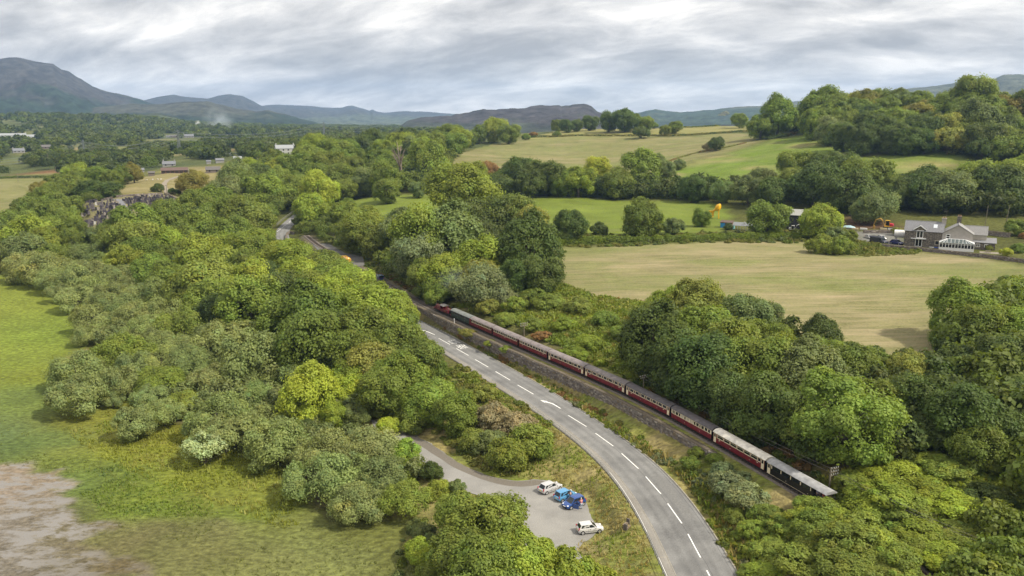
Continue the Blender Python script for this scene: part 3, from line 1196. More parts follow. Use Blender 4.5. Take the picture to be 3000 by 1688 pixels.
for k in range(0, len(DASHES), 2):
    a, b = road_at(*DASHES[k])[0], road_at(*DASHES[k + 1])[0]
    ribbon('centre_line_dash', [a + (b - a) * t for t in np.linspace(0, 1, 5)], [0.17] * 5, 0.012, road)
for t, pts in ((5, [(598, 1040), (628, 1049), (652, 1054), (705, 1076)]), (8, [(1503, 121), (1545, 133), (1592, 146), (1655, 183)])):
    q = [road_at(*p)[0] for p in T(t, *pts)]
    q = [q[0], q[1], q[1] + (q[2] - q[1]) * 0.02, q[2], q[2] + (q[3] - q[2]) * 0.5, q[3]]
    ribbon('lane_arrow', q, [0.06, 1.0, 0.42, 0.34, 0.27, 0.2], 0.012, road)


M_SEAM = mat('tar_seam', (.09, .088, .085), .9, var=.3)
M_DARKP = mat('road_repair', (.16, .157, .15), .9, var=.2, scale=4)


def coat(name, material, pts, w, dz):
    o = ribbon(name, pts, [w] * len(pts), dz, road)
    o.data.materials.clear()
    o.data.materials.append(material)


near = [k for k in range(2, 235, 3)]
coat('tar_seam', M_SEAM, [(*(ROAD[k, :2] + ON[k] * (.32 + .05 * math.sin(k))), ROAD[k, 2]) for k in near], .07, .006)
coat('tar_seam', M_SEAM, [(*(ROAD[k, :2] + ON[k] * (WR[k] - .5 + .08 * math.sin(k * .7))), ROAD[k, 2]) for k in near[::2]], .06, .006)
for k0, n_, off, w in ((24, 14, 2.1, 1.5), (70, 8, -1.6, 1.2), (118, 20, 1.9, .8), (160, 10, -1.8, 1.4), (44, 5, -2.2, .9)):
    coat('road_repair', M_DARKP, [(*(ROAD[k, :2] + ON[k] * off), ROAD[k, 2]) for k in range(k0, k0 + n_)], w, .004)


def road_word(text, px, py, w, h):
    p, i = road_at(px, py)
    c = bpy.data.curves.new('lettering', 'FONT')
    c.body = text
    c.align_x, c.align_y = 'CENTER', 'CENTER'
    c.size = 1.0
    tmp = bpy.data.objects.new('lettering', c)
    COL.objects.link(tmp)
    bpy.context.view_layer.update()
    me = bpy.data.meshes.new_from_object(tmp.evaluated_get(bpy.context.evaluated_depsgraph_get()))
    bpy.data.objects.remove(tmp)
    co = np.empty(len(me.vertices) * 3)
    me.vertices.foreach_get('co', co)
    co = co.reshape(-1, 3)
    mn, mx_ = co.min(0), co.max(0)
    u = ((co[:, 0] - mn[0]) / (mx_[0] - mn[0]) - 0.5) * w
    v = ((co[:, 1] - mn[1]) / (mx_[1] - mn[1]) - 0.5) * h
    t, n = OT[i], ON[i]          # the path runs away from the camera; oncoming drivers read against it
    slope = (ROAD[min(i + 3, len(ROAD) - 1), 2] - ROAD[max(i - 3, 0), 2]) / 6.0
    X = p[0] - n[0] * u - t[0] * v
    Y = p[1] - n[1] * u - t[1] * v
    Z = p[2] + 0.014 - slope * v
    me.vertices.foreach_set('co', np.stack([X, Y, Z], 1).ravel())
    me.materials.append(M_PAINT)
    me.update()
    return obj('road_lettering', me, road)


road_word('SLOW', *T('f', (1328.8, 1002))[0], 2.35, 3.3)
road_word('ARAF', *T('f', (1353.5, 1016))[0], 2.35, 3.3)


def sheet(name, poly, z, material, kind='structure', step=1.2):
    """a flat polygon with a few inner points"""
    import bmesh
    bm = bmesh.new()
    vs_ = [bm.verts.new((p[0], p[1], z)) for p in poly]
    f = bm.faces.new(vs_)
    if f.normal.z < 0:
        f.normal_flip()
    bmesh.ops.triangulate(bm, faces=bm.faces[:])
    bm.normal_update()
    for f in bm.faces:
        if f.normal.z < 0:
            f.normal_flip()
    me = bpy.data.meshes.new(name)
    bm.to_mesh(me)
    bm.free()
    me.materials.append(material)
    return tag(obj(name, me), kind=kind)


def soften(poly, amp=0.25, step=0.8, s=3):
    p = densify(np.vstack([poly, poly[:1]]), step)[:-1]
    p = smooth(np.vstack([p, p[:1]]), 2, 1)[:-1]
    p[:, 0] += fbm(p[:, 0] / 1.3, p[:, 1] / 1.3, s) * amp * 2
    p[:, 1] += fbm(p[:, 0] / 1.3, p[:, 1] / 1.3, s + 7) * amp * 2
    return p


sheet('car_park', soften(PARK, 0.35), PARK_Z, M_PARK)
M_YARD = asphalt('yard_tarmac', (0.14, 0.135, 0.125), (0.1, 0.097, 0.09))
sheet('side_road', soften(YARD, 0.3), 8.7, M_YARD)
M_PATCH = mat('tarmac_patch', alb(142, 134, 122), 0.9, var=0.12)
wornp = np.array([on_z(x, y, PARK_Z)[:2] for x, y in T(8, (490, 338), (560, 390), (700, 462), (850, 572), (1000, 652), (1150, 702), (1300, 737), (1450, 724), (1540, 712),
                                                        (1580, 740), (1480, 762), (1350, 778), (1200, 760), (1050, 715), (850, 630), (690, 525), (560, 440), (480, 400))])
sheet('tarmac_patch', soften(wornp, 0.1), PARK_Z + 0.005, M_PATCH)
p, i = road_at(1938, 1620)
slab_px = [on_z(x, y, 4.12) for x, y in [(1925.5, 1606), (1943, 1606), (1954, 1633), (1936, 1633)]]
mb = MB().hexa([(q[0], q[1], q[2] - 0.06) for q in slab_px] + [(q[0], q[1], q[2] + 0.012) for q in slab_px])
tag(mb.build('concrete_cover_slab', mat('pale_concrete', alb(214, 203, 180), 0.85, var=0.1)), 'pale concrete cover slab let into the pavement beside the road', 'cover slab')

# ------------------------------------------------------------------ railway: ballast, rails, sleepers
M_BALLAST = mat('ballast', alb(140, 130, 120), 0.95, var=0.45, scale=5.0, bump=0.6)
M_RAIL = mat('rusty_rail', (0.10, 0.07, 0.055), 0.5, 0.6, var=0.2)
M_SLEEP = mat('sleeper_wood', (0.075, 0.058, 0.045), 0.9, var=0.3)
track = strip('railway_track', RAIL, RN, -1.35, 1.35, -0.02, M_BALLAST, cols=4, thick=0.25)
for s in (-1, 1):
    strip('rail', RAIL, RN, s * 0.30 - 0.035, s * 0.30 + 0.035, 0.17, M_RAIL, kind=None, parent=track, cols=1, thick=0.15)
mb = MB()
cnt = 0
sl_me = MB().box(-0.12, 0.12, -0.68, 0.68, -0.05, 0.055).mesh('sleeper', M_SLEEP)
for a in np.arange(6, len(RAIL) - 4, 0.72):
    a0 = int(a)
    f = a - a0
    p = RAIL[a0] * (1 - f) + RAIL[a0 + 1] * f
    ang = math.atan2(RT[a0][1], RT[a0][0])
    if RS[a0] > 146 and cnt < 90:          # clear of the train: each sleeper is seen
        o = obj('sleeper', sl_me, track)
        o.location, o.rotation_euler = (p[0], p[1], p[2]), (0, 0, ang)
        cnt += 1
    else:
        t, n = RT[a0], RN[a0]
        c8 = []
        for z in (-0.05, 0.055):
            for (u, v) in ((-0.12, -0.68), (0.12, -0.68), (0.12, 0.68), (-0.12, 0.68)):
                c8.append((p[0] + t[0] * u - n[0] * v, p[1] + t[1] * u - n[1] * v, p[2] + z))
        mb.hexa(c8)
o = mb.build('sleepers', M_SLEEP, track)
o['kind'] = 'stuff'


def path_at(s):
    i = int(np.clip(np.searchsorted(RS, s), 1, len(RS) - 1))
    f = (s - RS[i - 1]) / (RS[i] - RS[i - 1])
    return RAIL[i - 1] * (1 - f) + RAIL[i] * f, RT[i], RN[i]


# stone retaining wall between railway and road
M_STONE = [mat('slate_stone_%s' % n, c, 0.9, var=0.35, scale=2.5, bump=0.4) for n, c in (('dark', alb(138, 128, 122)), ('grey', alb(164, 154, 146)), ('brown', alb(158, 142, 118)), ('pale', alb(196, 186, 172)))]
M_MORTAR = mat('wall_core', alb(132, 120, 102), 0.95, var=0.3)


def drystone(name, label, pts, base_drop, heights, thick, face_side, ind=0, course=0.26, seed=1, cap=True):
    """a wall along dense points (x, y, ground z): a core plus a face of separate stones"""
    r = random.Random(seed)
    pts = np.asarray(pts, float)
    heights = np.broadcast_to(heights, len(pts))
    t = np.gradient(pts[:, :2], axis=0)
    t /= np.linalg.norm(t, axis=1)[:, None]
    n = np.stack([t[:, 1], -t[:, 0]], 1) * face_side
    root = thing(name, label, 'stone wall', tuple(pts[len(pts) // 2]))
    off = -np.array(root.location)
    V, Q = [], []
    for k in range(len(pts)):
        for (o, z) in ((0.0, -base_drop), (-0.12, heights[k]), (-0.12 - thick, heights[k]), (-thick, -base_drop)):
            V.append((pts[k, 0] + n[k, 0] * o + off[0], pts[k, 1] + n[k, 1] * o + off[1], pts[k, 2] + z + off[2]))
        if k:
            a, b = 4 * (k - 1), 4 * k
            for c in range(3):
                Q.append((a + c, b + c, b + c + 1, a + c + 1))
    obj('wall_core', arr_mesh('wall_core', V, Q, M_MORTAR), root)
    S = np.concatenate([[0], np.cumsum(np.linalg.norm(np.diff(pts[:, :2], axis=0), axis=1))])
    stones = []
    z = 0.0
    hmax = heights.max()
    while z < hmax:
        ch = course * r.uniform(0.7, 1.3)
        s = r.uniform(0, 0.3)
        while s < S[-1] - 0.2:
            ln = r.uniform(0.3, 0.85)
            i = int(np.clip(np.searchsorted(S, s + ln / 2), 1, len(S) - 1))
            if z + ch * 0.8 < heights[i]:
                stones.append((s, s + ln - 0.03, z, min(z + ch - 0.03, heights[i] + 0.06), i))
            s += ln
        z += ch
    acc = [MB() for _ in M_STONE]
    order = sorted(range(len(stones)), key=lambda q: np.hypot(pts[stones[q][4], 0], pts[stones[q][4], 1]))
    single = set(order[:ind])
    for q, (s0, s1, z0, z1, i) in enumerate(stones):
        P = []
        for zz, o in ((z0, 0), (z1, 0)):
            for (ss, dd) in ((s0, 1), (s1, 1), (s1, 0), (s0, 0)):
                x = np.interp(ss, S, pts[:, 0])
                y = np.interp(ss, S, pts[:, 1])
                g = np.interp(ss, S, pts[:, 2])
                proud = (r.uniform(0.03, 0.15) if dd else -0.25) - 0.12 * zz / max(hmax, 0.1)
                P.append((x + n[i, 0] * proud + off[0], y + n[i, 1] * proud + off[1], g + zz + r.uniform(-0.03, 0.03) + off[2]))
        k = r.choices(range(4), (4, 4, 2, 1.3))[0]
        if q in single:
            MB().hexa(P).build('stone', M_STONE[k], root)
        else:
            acc[k].hexa(P)
    for k, a in enumerate(acc):
        if a.v:
            o = a.build('stonework', M_STONE[k], root)
            o['kind'] = 'stuff'
    return root


sel = [k for k in range(len(RAIL)) if 38 < RS[k] < 182]
wp, wh = [], []
for k in sel[::2]:
    p = RAIL[k, :2] - RN[k] * 3.35
    d, i, s = near_path([p[0]], [p[1]], ROAD)
    lim = WR[i[0]] + 0.55
    if d[0] < lim:                       # keep the foot of the wall clear of the kerb
        q = ROAD[i[0], :2] + ON[i[0]] * lim
        p = q
    g = ROAD[i[0], 2] + 0.02 + min(d[0] - lim, 6) * 0.04 if d[0] > lim else ROAD[i[0], 2]
    wp.append((p[0], p[1], g))
    wh.append(RAIL[k, 2] + 0.02 - g + 0.25 * fbm(RS[k] / 6, 0.3, 3, 2))
wp = np.array(wp)
wp[:, :2] = smooth(wp[:, :2], 4, 2)
drystone('retaining_wall', 'long dark slate retaining wall holding up the railway above the road', wp, 0.6, np.array(wh), 0.9, -1, ind=300, seed=5)

# ------------------------------------------------------------------ vegetation
LEAF = leaf_mat('leaves')
LEAF_ALONE = LEAF
BARK = mat('bark', (0.12, 0.1, 0.08), 0.95, var=0.3, scale=2)
DEADWOOD = mat('dead_wood', alb(176, 160, 142), 0.9, var=0.25)


def unit(v):
    return v / (np.linalg.norm(v, axis=-1, keepdims=True) + 1e-9)


def sphere_dirs(r, n, zmin=-1.0):
    z = r.uniform(zmin, 1.0, n)
    t = r.uniform(0, 2 * np.pi, n)
    q = np.sqrt(1 - z * z)
    return np.stack([q * np.cos(t), q * np.sin(t), z], 1)


def crown(seed, rz=0.4, cz_=0.5, nl=12, ns=9, nleaf=90, leaf=0.03, lobe=(0.19, 0.29), top=0.0, droop=-0.45, sub=0.42, core=0.30):
    """leaf positions, normals, sizes and tints of a crown one unit wide"""
    r = np.random.default_rng(seed)
    P, Nn, Sz, Tn = [], [], [], []
    k = np.arange(nl) + 0.5
    zz = 1 - (1 - droop) * k / nl
    th = k * 2.39996 + r.uniform(0, 6)
    dirs = np.stack([np.sqrt(np.maximum(1 - zz * zz, 0)) * np.cos(th), np.sqrt(np.maximum(1 - zz * zz, 0)) * np.sin(th), zz], 1)
    dirs = unit(dirs + r.normal(0, 0.33, dirs.shape))
    C = []
    for d in dirs:
        lr = r.uniform(*lobe)
        w = 1.0 - top * max(d[2], 0)
        c = d * np.array([0.5 - lr * 0.62, 0.5 - lr * 0.62, rz - lr * 0.5]) * np.array([w, w, 1]) * r.uniform(0.72, 1.2)
        C.append((c, lr))
    for c, lr in C:
        lt = r.uniform(0.84, 1.16)
        sd = sphere_dirs(r, ns, -0.35)
        out = unit(c * np.array([1, 1, 1.2]) + 1e-6)
        sd = unit(sd + out * 0.75)
        for d in sd:
            sr = lr * sub * r.uniform(0.75, 1.3)
            sc = c + d * lr * 0.72
            st = lt * r.uniform(0.86, 1.14)
            hue = r.normal(0, 0.05)
            ld = unit(sphere_dirs(r, nleaf) + d * 0.55 + np.array([0, 0, 0.15]))
            p = sc + ld * sr * r.uniform(0.5, 1.3, (nleaf, 1))
            nn = unit(ld * 0.9 + d * 0.35 + r.normal(0, 0.42, (nleaf, 3)) + np.array([0, 0, 0.25]))
            P.append(p)
            Nn.append(nn)
            Sz.append(leaf * r.uniform(0.65, 1.3, nleaf))
            t = st * r.uniform(0.86, 1.14, (nleaf, 1)) * np.array([1 + hue, 1.0, 1 - hue])
            Tn.append(t)
    # ragged twigs that break the outline
    m = nl * ns * 9
    d = sphere_dirs(r, m, -0.35)
    p = d * np.array([0.5, 0.5, rz]) * r.uniform(0.78, 1.1, (m, 1)) * (1 + 0.16 * np.sin(d[:, :1] * 9 + seed) * np.cos(d[:, 1:2] * 8 - seed))
    P.append(p)
    Nn.append(unit(d + r.normal(0, 0.5, (m, 3))))
    Sz.append(leaf * r.uniform(0.5, 1.1, m))
    Tn.append(r.uniform(0.85, 1.2, (m, 1)) * np.ones(3))
    P, Nn, Sz, Tn = np.concatenate(P), np.concatenate(Nn), np.concatenate(Sz), np.concatenate(Tn)
    P = P + np.array([0, 0, cz_])
    keep = P[:, 2] > 0.02
    return P[keep], Nn[keep], Sz[keep], Tn[keep]


def leaf_quads(P, Nn, Sz, seed=0):
    r = np.random.default_rng(seed)
    a = r.normal(0, 1, P.shape)
    t = unit(np.cross(Nn, a))
    b = np.cross(Nn, t)
    s = Sz[:, None]
    V = np.stack([P - t * s - b * s * 0.35, P + t * s * 0.2 - b * s * 0.75, P + t * s + b * s * 0.35, P - t * s * 0.2 + b * s * 0.75], 1).reshape(-1, 3)
    Q = np.arange(len(V)).reshape(-1, 4)
    return V, Q


def leaf_mesh(name, P, Nn, Sz, Tn, seed=0, material=None):
    V, Q = leaf_quads(P, Nn, Sz, seed)
    C = np.repeat(np.concatenate([Tn, np.ones((len(Tn), 1))], 1), 4, 0)
    return arr_mesh(name, V, Q, material or LEAF, {'tint': ('FLOAT_COLOR', C)})


def trunk_mesh(name, seed, h, r0, nb=6, spread=0.3, base_z=-0.08, fork=0.35, material=None, bare=False):
    r = random.Random(seed)
    mb = MB()
    mb.tube([(0, 0, base_z), (0.004, 0, h * fork), (r.uniform(-.03, .03), r.uniform(-.03, .03), h * 0.75), (r.uniform(-.05, .05), r.uniform(-.05, .05), h)],
            [r0 * 1.25, r0, r0 * 0.6, r0 * 0.2], 6)
    for i in range(nb):
        a = 2 * math.pi * (i + r.uniform(-.3, .3)) / nb
        z0 = h * r.uniform(fork * 0.75, fork * 1.5)
        d = spread * r.uniform(0.7, 1.2)
        z1 = z0 + h * r.uniform(0.25, 0.55)
        p1 = (math.cos(a) * d * 0.45, math.sin(a) * d * 0.45, z0 + (z1 - z0) * 0.6)
        p2 = (math.cos(a) * d, math.sin(a) * d, z1)
        mb.tube([(0, 0, z0), p1, p2], [r0 * 0.5, r0 * 0.33, r0 * 0.08], 5)
        if bare:
            for _ in range(4):
                a2 = a + r.uniform(-0.9, 0.9)
                q = (p1[0] + math.cos(a2) * d * 0.5, p1[1] + math.sin(a2) * d * 0.5, p1[2] + h * r.uniform(0.05, 0.3))
                mb.tube([p1, q], [r0 * 0.22, r0 * 0.05], 4)
    return mb.mesh(name, material or BARK)


PROTO = {}     # kind -> list of (crown mesh, trunk mesh, centre height, total height)


def proto(kind, n, seed0, r0=0.035, nb=6, spread=0.3, fork=0.35, **kw):
    out = []
    for i in range(n):
        P, Nn, Sz, Tn = crown(seed0 + i * 13, **kw)
        out.append((leaf_mesh('crown', P, Nn, Sz, Tn, seed0 + i), trunk_mesh('trunk', seed0 + i, kw['cz_'] + kw['rz'] * 0.55, r0, nb, spread, fork=fork), kw['cz_'], kw['cz_'] + kw['rz']))
    PROTO[kind] = out


proto('broad', 5, 100, rz=0.43, cz_=0.48, droop=-0.75, nl=20, ns=9, nleaf=88, leaf=0.0205)
proto('tall', 4, 200, rz=0.52, cz_=0.56, droop=-0.8, nl=24, ns=9, nleaf=80, leaf=0.021, top=0.25)
proto('dome', 4, 300, rz=0.30, cz_=0.33, nl=16, ns=11, nleaf=84, leaf=0.0165, lobe=(0.15, 0.23), droop=-0.45, fork=0.2, nb=8, spread=0.34, r0=0.022, sub=0.5)
proto('bush', 4, 400, rz=0.34, cz_=0.34, nl=12, ns=8, nleaf=90, leaf=0.027, lobe=(0.2, 0.3), fork=0.15, r0=0.02)
proto('big', 4, 500, rz=0.50, cz_=0.54, droop=-0.75, nl=28, ns=10, nleaf=76, leaf=0.0165, lobe=(0.13, 0.22))
proto('sparse', 2, 600, rz=0.28, cz_=0.46, nl=13, ns=8, nleaf=30, leaf=0.024, lobe=(0.14, 0.22), droop=-0.15, fork=0.15, nb=9, spread=0.36, r0=0.02)

TINT = {'o': (96, 112, 42), 'b': (116, 132, 42), 'd': (76, 92, 42), 'g': (102, 114, 66), 'w': (116, 126, 74), 'r': (124, 100, 60), 'y': (116, 122, 54),
        'k': (112, 122, 84), 'q': (112, 110, 48), 'v': (122, 118, 90), 'm': (128, 98, 96), 'l': (134, 148, 42), 'p': (130, 140, 104), 'e': (106, 122, 46)}
TINT_WORD = {'o': 'mid green', 'b': 'bright yellow green', 'd': 'dark green', 'g': 'grey green', 'w': 'olive grey', 'r': 'russet brown', 'y': 'olive yellow',
             'k': 'silvery grey', 'q': 'rusty brown', 'v': 'greyish brown', 'm': 'purple', 'l': 'bright lime green', 'p': 'pale silvery', 'e': 'fresh green'}
KIND_WORD = {'broad': ('broad_tree', 'broad crowned tree', 'tree'), 'tall': ('tall_tree', 'tall tree', 'tree'), 'dome': ('willow_tree', 'domed willow', 'tree'),
             'bush': ('bush', 'bush', 'bush'), 'big': ('big_tree', 'big tree', 'tree'), 'sparse': ('thin_willow', 'thin willow', 'tree')}


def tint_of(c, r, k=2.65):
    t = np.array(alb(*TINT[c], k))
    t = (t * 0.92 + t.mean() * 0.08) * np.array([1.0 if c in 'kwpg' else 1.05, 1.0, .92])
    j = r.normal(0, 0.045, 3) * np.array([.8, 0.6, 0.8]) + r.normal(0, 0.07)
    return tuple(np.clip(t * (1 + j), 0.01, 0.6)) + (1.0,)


SIGHT = []
for s_ in np.arange(20, 150, 3.0):
    i_ = int(np.searchsorted(RS, s_))
    SIGHT.append((RAIL[i_, 0], RAIL[i_, 1], RAIL[i_, 2] + 1.0))
    SIGHT.append((RAIL[i_, 0], RAIL[i_, 1], RAIL[i_, 2] + 2.6))
for t_, pts_ in ((4, [(2080, 330), (2120, 260), (2170, 190), (2140, 300), (2100, 240), (2190, 150), (2150, 340), (2200, 250), (2050, 250), (2060, 300), (2200, 130), (2110, 350), (2200, 310)]), ('c', [(300, 400), (420, 460), (350, 560), (560, 480), (700, 420), (500, 640), (400, 700), (600, 600), (250, 380), (270, 480), (270, 600), (280, 700), (310, 780), (380, 760), (450, 740), (700, 660), (780, 640), (640, 520), (800, 520), (850, 330), (900, 420), (1100, 330), (1300, 300), (1500, 350), (1700, 280), (1900, 380), (1300, 400), (950, 290), (1000, 440), (1060, 420), (1200, 420), (900, 500)]), ('v2', [(1930, 660), (2050, 645), (2120, 650)]),
                 ('f', [(1008, 757), (1022, 765), (1000, 750), (1105, 803), (1115, 815), (2350, 640), (2300, 650), (2590, 655), (2560, 655), (2540, 690), (2104, 618), (2090, 628), (2114, 655), (2670, 700), (2700, 700), (2760, 700), (2800, 720), (2850, 725), (1330, 1002), (1355, 1018), (1256, 972), (1280, 985),
                         (1600, 1440), (1680, 1480), (1730, 1550), (1640, 1420), (1500, 1440), (1400, 1370), (1250, 1300), (1210, 1275), (1550, 1560), (1560, 1480), (1640, 1520),
                         (1300, 1340), (1560, 600), (1650, 610), (1750, 600), (1080, 585), (1180, 590), (1040, 600)])):
    for p_ in T(t_, *pts_):
        q_ = hit(*p_)
        SIGHT.append((q_[0], q_[1], q_[2] + .3))
SIGHT = np.array(SIGHT)
SPX = np.array([project(p) for p in SIGHT])


def blocks(x, y, zc, rx, rzz):
    u, v, d = project((x, y, zc))
    e = ((SPX[:, 0] - u) / (rx * FPX / d)) ** 2 + ((SPX[:, 1] - v) / (rzz * FPX / d)) ** 2
    return bool(((e < 0.98) & (d < SPX[:, 2] - 1.5)).any())


PLANTED = []     # (object, x, y, width, colour code, kind, stand, label or None)
trng = np.random.default_rng(99)


def plant(kind, x, y, z, W, c, stand, label=None, hs=1.0, group=None):
    cm, tm, cc, hh = PROTO[kind][int(trng.integers(len(PROTO[kind])))]
    nm, wd, cat = KIND_WORD[kind]
    for _ in range(4):
        if not blocks(x, y, z + cc * W * hs, W * .5, (hh - cc) * W * hs):
            break
        W *= .82
    else:
        return None
    root = thing(nm, None, cat, (x, y, z - 0.15), trng.uniform(0, 6.28))
    root.scale = (W * trng.uniform(0.86, 1.14), W * trng.uniform(0.86, 1.14), W * hs)
    root.rotation_euler = (trng.normal(0, .06), trng.normal(0, .06), trng.uniform(0, 6.28))
    cr = obj('crown', cm, root)
    cr.color = tint_of(c, trng)
    obj('trunk', tm, root)
    PLANTED.append((root, x, y, W, c, kind, stand, label, group))
    return root


def place(px, py, w, c, kind=None, stand='', label=None, hs=1.0, vis=0.0):
    """a tree whose crown is centred on a pixel and is w pixels wide"""
    if kind is None:
        kind = 'dome' if c == 'w' else 'broad'
    cc = (PROTO[kind][0][2] + vis * (PROTO[kind][0][3] - PROTO[kind][0][2])) * hs
    d = ray(px, py)
    P = CAMP[None] + d[None] * _TS[:, None]
    W = w * _TS / FPX
    g = P[:, 2] - (h_fast(P[:, 0], P[:, 1]) + cc * W)
    k = int(np.argmax(g < 0))
    if g[k] >= 0:
        return None
    t0, t1 = _TS[k - 1], _TS[k]
    for _ in range(10):
        tm = 0.5 * (t0 + t1)
        p = CAMP + d * tm
        if p[2] - (hf(p[0], p[1]) + cc * w * tm / FPX) < 0:
            t1 = tm
        else:
            t0 = tm
    p = CAMP + d * t1
    W = w * t1 / FPX
    # keep trunks off the road and the railway
    for path, nrm, lim in ((RAIL, RN, (max(2.4, 1.4 + W * .36) if kind == 'bush' else max(2.6, 1.7 + W * .47))), (ROAD, ON, max(5.4, 4.3 + W * .26))):
        dd, i, s = near_path([p[0]], [p[1]], path)
        if dd[0] < lim:
            sd = s[0]
            if path is RAIL and ('right of the train' in stand or 'behind the last' in stand):
                sd = 1
            q = path[i[0], :2] + nrm[i[0]] * sd * lim
            p[0], p[1] = q
    return plant(kind, p[0], p[1], hf(p[0], p[1]), W, c, stand, label, hs)


HS_ = {'on the bank behind the last coach': .5, 'on the strip between road and railway': .8, 'on the bank right of the train': .75}
DENSE = ('in the wood between', 'in the willow belt', 'in the wood right', 'in the wood below', 'beyond the cemetery', 'on the wooded hilltop', 'beyond the yellow', 'in the clump', 'on the bank behind', 'in the tree belt')


def stand_of(name, t, lst, default=None):
    s = TILE[t][2]
    for e in lst:
        hs_ = HS_.get(name, 1.0)
        x, y, w, c = e[:4]
        kind = e[4] if len(e) > 4 else default
        lab = e[5] if len(e) > 5 else None
        px, py = T(t, (x, y))[0]
        vis = 0.42 if name.startswith(DENSE) and not lab else 0.0
        if len(e) > 6:
            hs_ = e[6]
        place(px, py, w / s * (1.12 if vis else 1), c, kind, name, lab, hs_, vis)


# --- wood between the marsh and the road
stand_of('in the wood between marsh and road', 4, [
    (330, 50, 200, 'o'), (260, 130, 210, 'o'), (430, 90, 230, 'o'), (500, 180, 240, 'o'), (130, 220, 210, 'o'), (30, 270, 170, 'g'), (350, 260, 210, 'o'),
    (560, 235, 180, 'o'), (230, 285, 270, 'b'), (360, 345, 240, 'b'), (100, 325, 210, 'o'), (530, 345, 190, 'o'), (20, 365, 170, 'o'), (180, 405, 250, 'g'), (40, 425, 200, 'g'),
    (1000, 200, 310, 'o'), (1230, 150, 250, 'o'), (900, 255, 220, 'o'), (770, 300, 180, 'g'), (1090, 255, 210, 'o'), (1290, 235, 190, 'o'),
    (1450, 80, 260, 'o'), (1640, 160, 240, 'o'), (1850, 130, 310, 'o'), (1490, 190, 210, 'd'), (1780, 220, 230, 'o'), (1960, 150, 180, 'o'),
    (1620, 40, 240, 'o'), (1000, 335, 310, 'e'), (850, 345, 220, 'o'), (1230, 355, 240, 'b'), (1400, 330, 250, 'o'), (1560, 260, 300, 'o'), (1790, 280, 250, 'o'), (1960, 265, 250, 'b'),
    (1650, 400, 230, 'b'), (1850, 390, 240, 'e'), (2080, 425, 310, 'b'), (2210, 460, 270, 'b'), (1420, 440, 250, 'o'), (1060, 430, 250, 'o'), (950, 485, 240, 'b'),
    (1150, 565, 290, 'e'), (1330, 560, 230, 'd'), (1560, 475, 380, 'b'), (1540, 650, 400, 'e'), (1800, 560, 280, 'o'), (1870, 650, 330, 'b'), (2010, 600, 200, 'd'),
    (2250, 590, 270, 'b'), (2440, 525, 260, 'o'), (2500, 620, 240, 'e'), (1280, 470, 220, 'o'), (1700, 520, 260, 'e')], 'broad')
stand_of('in the wood between marsh and road', 4, [
    (1900, 810, 400, 'o'), (2110, 730, 300, 'd'), (2330, 730, 320, 'o'), (2370, 890, 440, 'o'), (2160, 920, 360, 'o'), (2300, 1060, 440, 'o'), (2490, 780, 300, 'b'),
    (2500, 1180, 280, 'd'), (1700, 880, 300, 'd'), (1600, 800, 330, 'e'), (1300, 640, 260, 'o')], 'tall')
stand_of('in the willow belt at the marsh edge', 4, [
    (200, 535, 280, 'w'), (30, 515, 170, 'w'), (390, 560, 300, 'w'), (420, 470, 230, 'o', 'broad'), (560, 480, 230, 'g'), (700, 430, 230, 'g'), (390, 640, 240, 'w'), (510, 630, 280, 'w'), (660, 610, 260, 'w'),
    (880, 625, 270, 'w'), (770, 520, 230, 'g'), (440, 745, 180, 'w'), (580, 775, 240, 'w'), (710, 715, 240, 'w'), (830, 745, 240, 'g'), (1040, 660, 250, 'w'), (1110, 745, 260, 'w'), (1240, 735, 330, 'w'),
    (900, 840, 250, 'w'), (1020, 800, 240, 'w'), (690, 935, 270, 'w'), (850, 930, 230, 'g'), (1000, 910, 260, 'w'), (1380, 970, 380, 'e'), (1110, 1000, 260, 'w'), (1250, 870, 270, 'w'),
    (1450, 810, 260, 'g'), (1110, 1100, 250, 'w'), (900, 1180, 330, 'e'), (1230, 1120, 260, 'w'), (1500, 1090, 260, 'w'), (1710, 1085, 390, 'w'), (1920, 1190, 500, 'w'),
    (1400, 1230, 300, 'w'), (1210, 1250, 270, 'w'), (900, 1405, 320, 'w'), (1200, 1400, 310, 'e'), (1600, 1390, 300, 'w'), (1000, 1280, 250, 'w'), (1840, 1390, 140, 'b', 'bush'), (1990, 1330, 270, 'w'),
    (2240, 1330, 290, 'w'), (1780, 1300, 260, 'w'), (1480, 1330, 260, 'w'), (1560, 1200, 240, 'g'), (760, 840, 220, 'w'), (1700, 960, 220, 'd')], 'dome')
stand_of('alone on the marsh', 4, [(670, 1085, 215, 'w', 'dome', 'small round willow bush at the marsh edge, apart from the willow belt'),
                                   (570, 1360, 370, 'w', 'dome', 'wide low willow on the marsh grass, left of the willow belt')])
stand_of('in the willow belt at the marsh edge', 7, [
    (1230, 190, 260, 'w'), (1130, 70, 230, 'w'), (1380, 110, 180, 'e', 'broad'), (1650, 210, 400, 'w'), (1700, 345, 350, 'w'), (1950, 265, 310, 'w'), (2080, 390, 420, 'w'),
    (2450, 480, 400, 'w'), (2400, 660, 400, 'w'), (1900, 70, 250, 'w'), (2240, 290, 220, 'd')], 'dome')
stand_of('alone on the marsh', 7, [
    (600, 95, 400, 'w', 'dome', 'spreading willow on the marsh with its dark shadow on yellow grass'),
    (850, 115, 160, 'w', 'dome', 'little willow on a thin stem beside the spreading marsh willow'),
    (1010, 300, 265, 'w', 'broad', 'umbrella shaped willow on a bare dark trunk, alone on the marsh'),
    (1540, 480, 310, 'p', 'sparse', 'pale silvery thin leaved bush alone on the yellow marsh grass')])
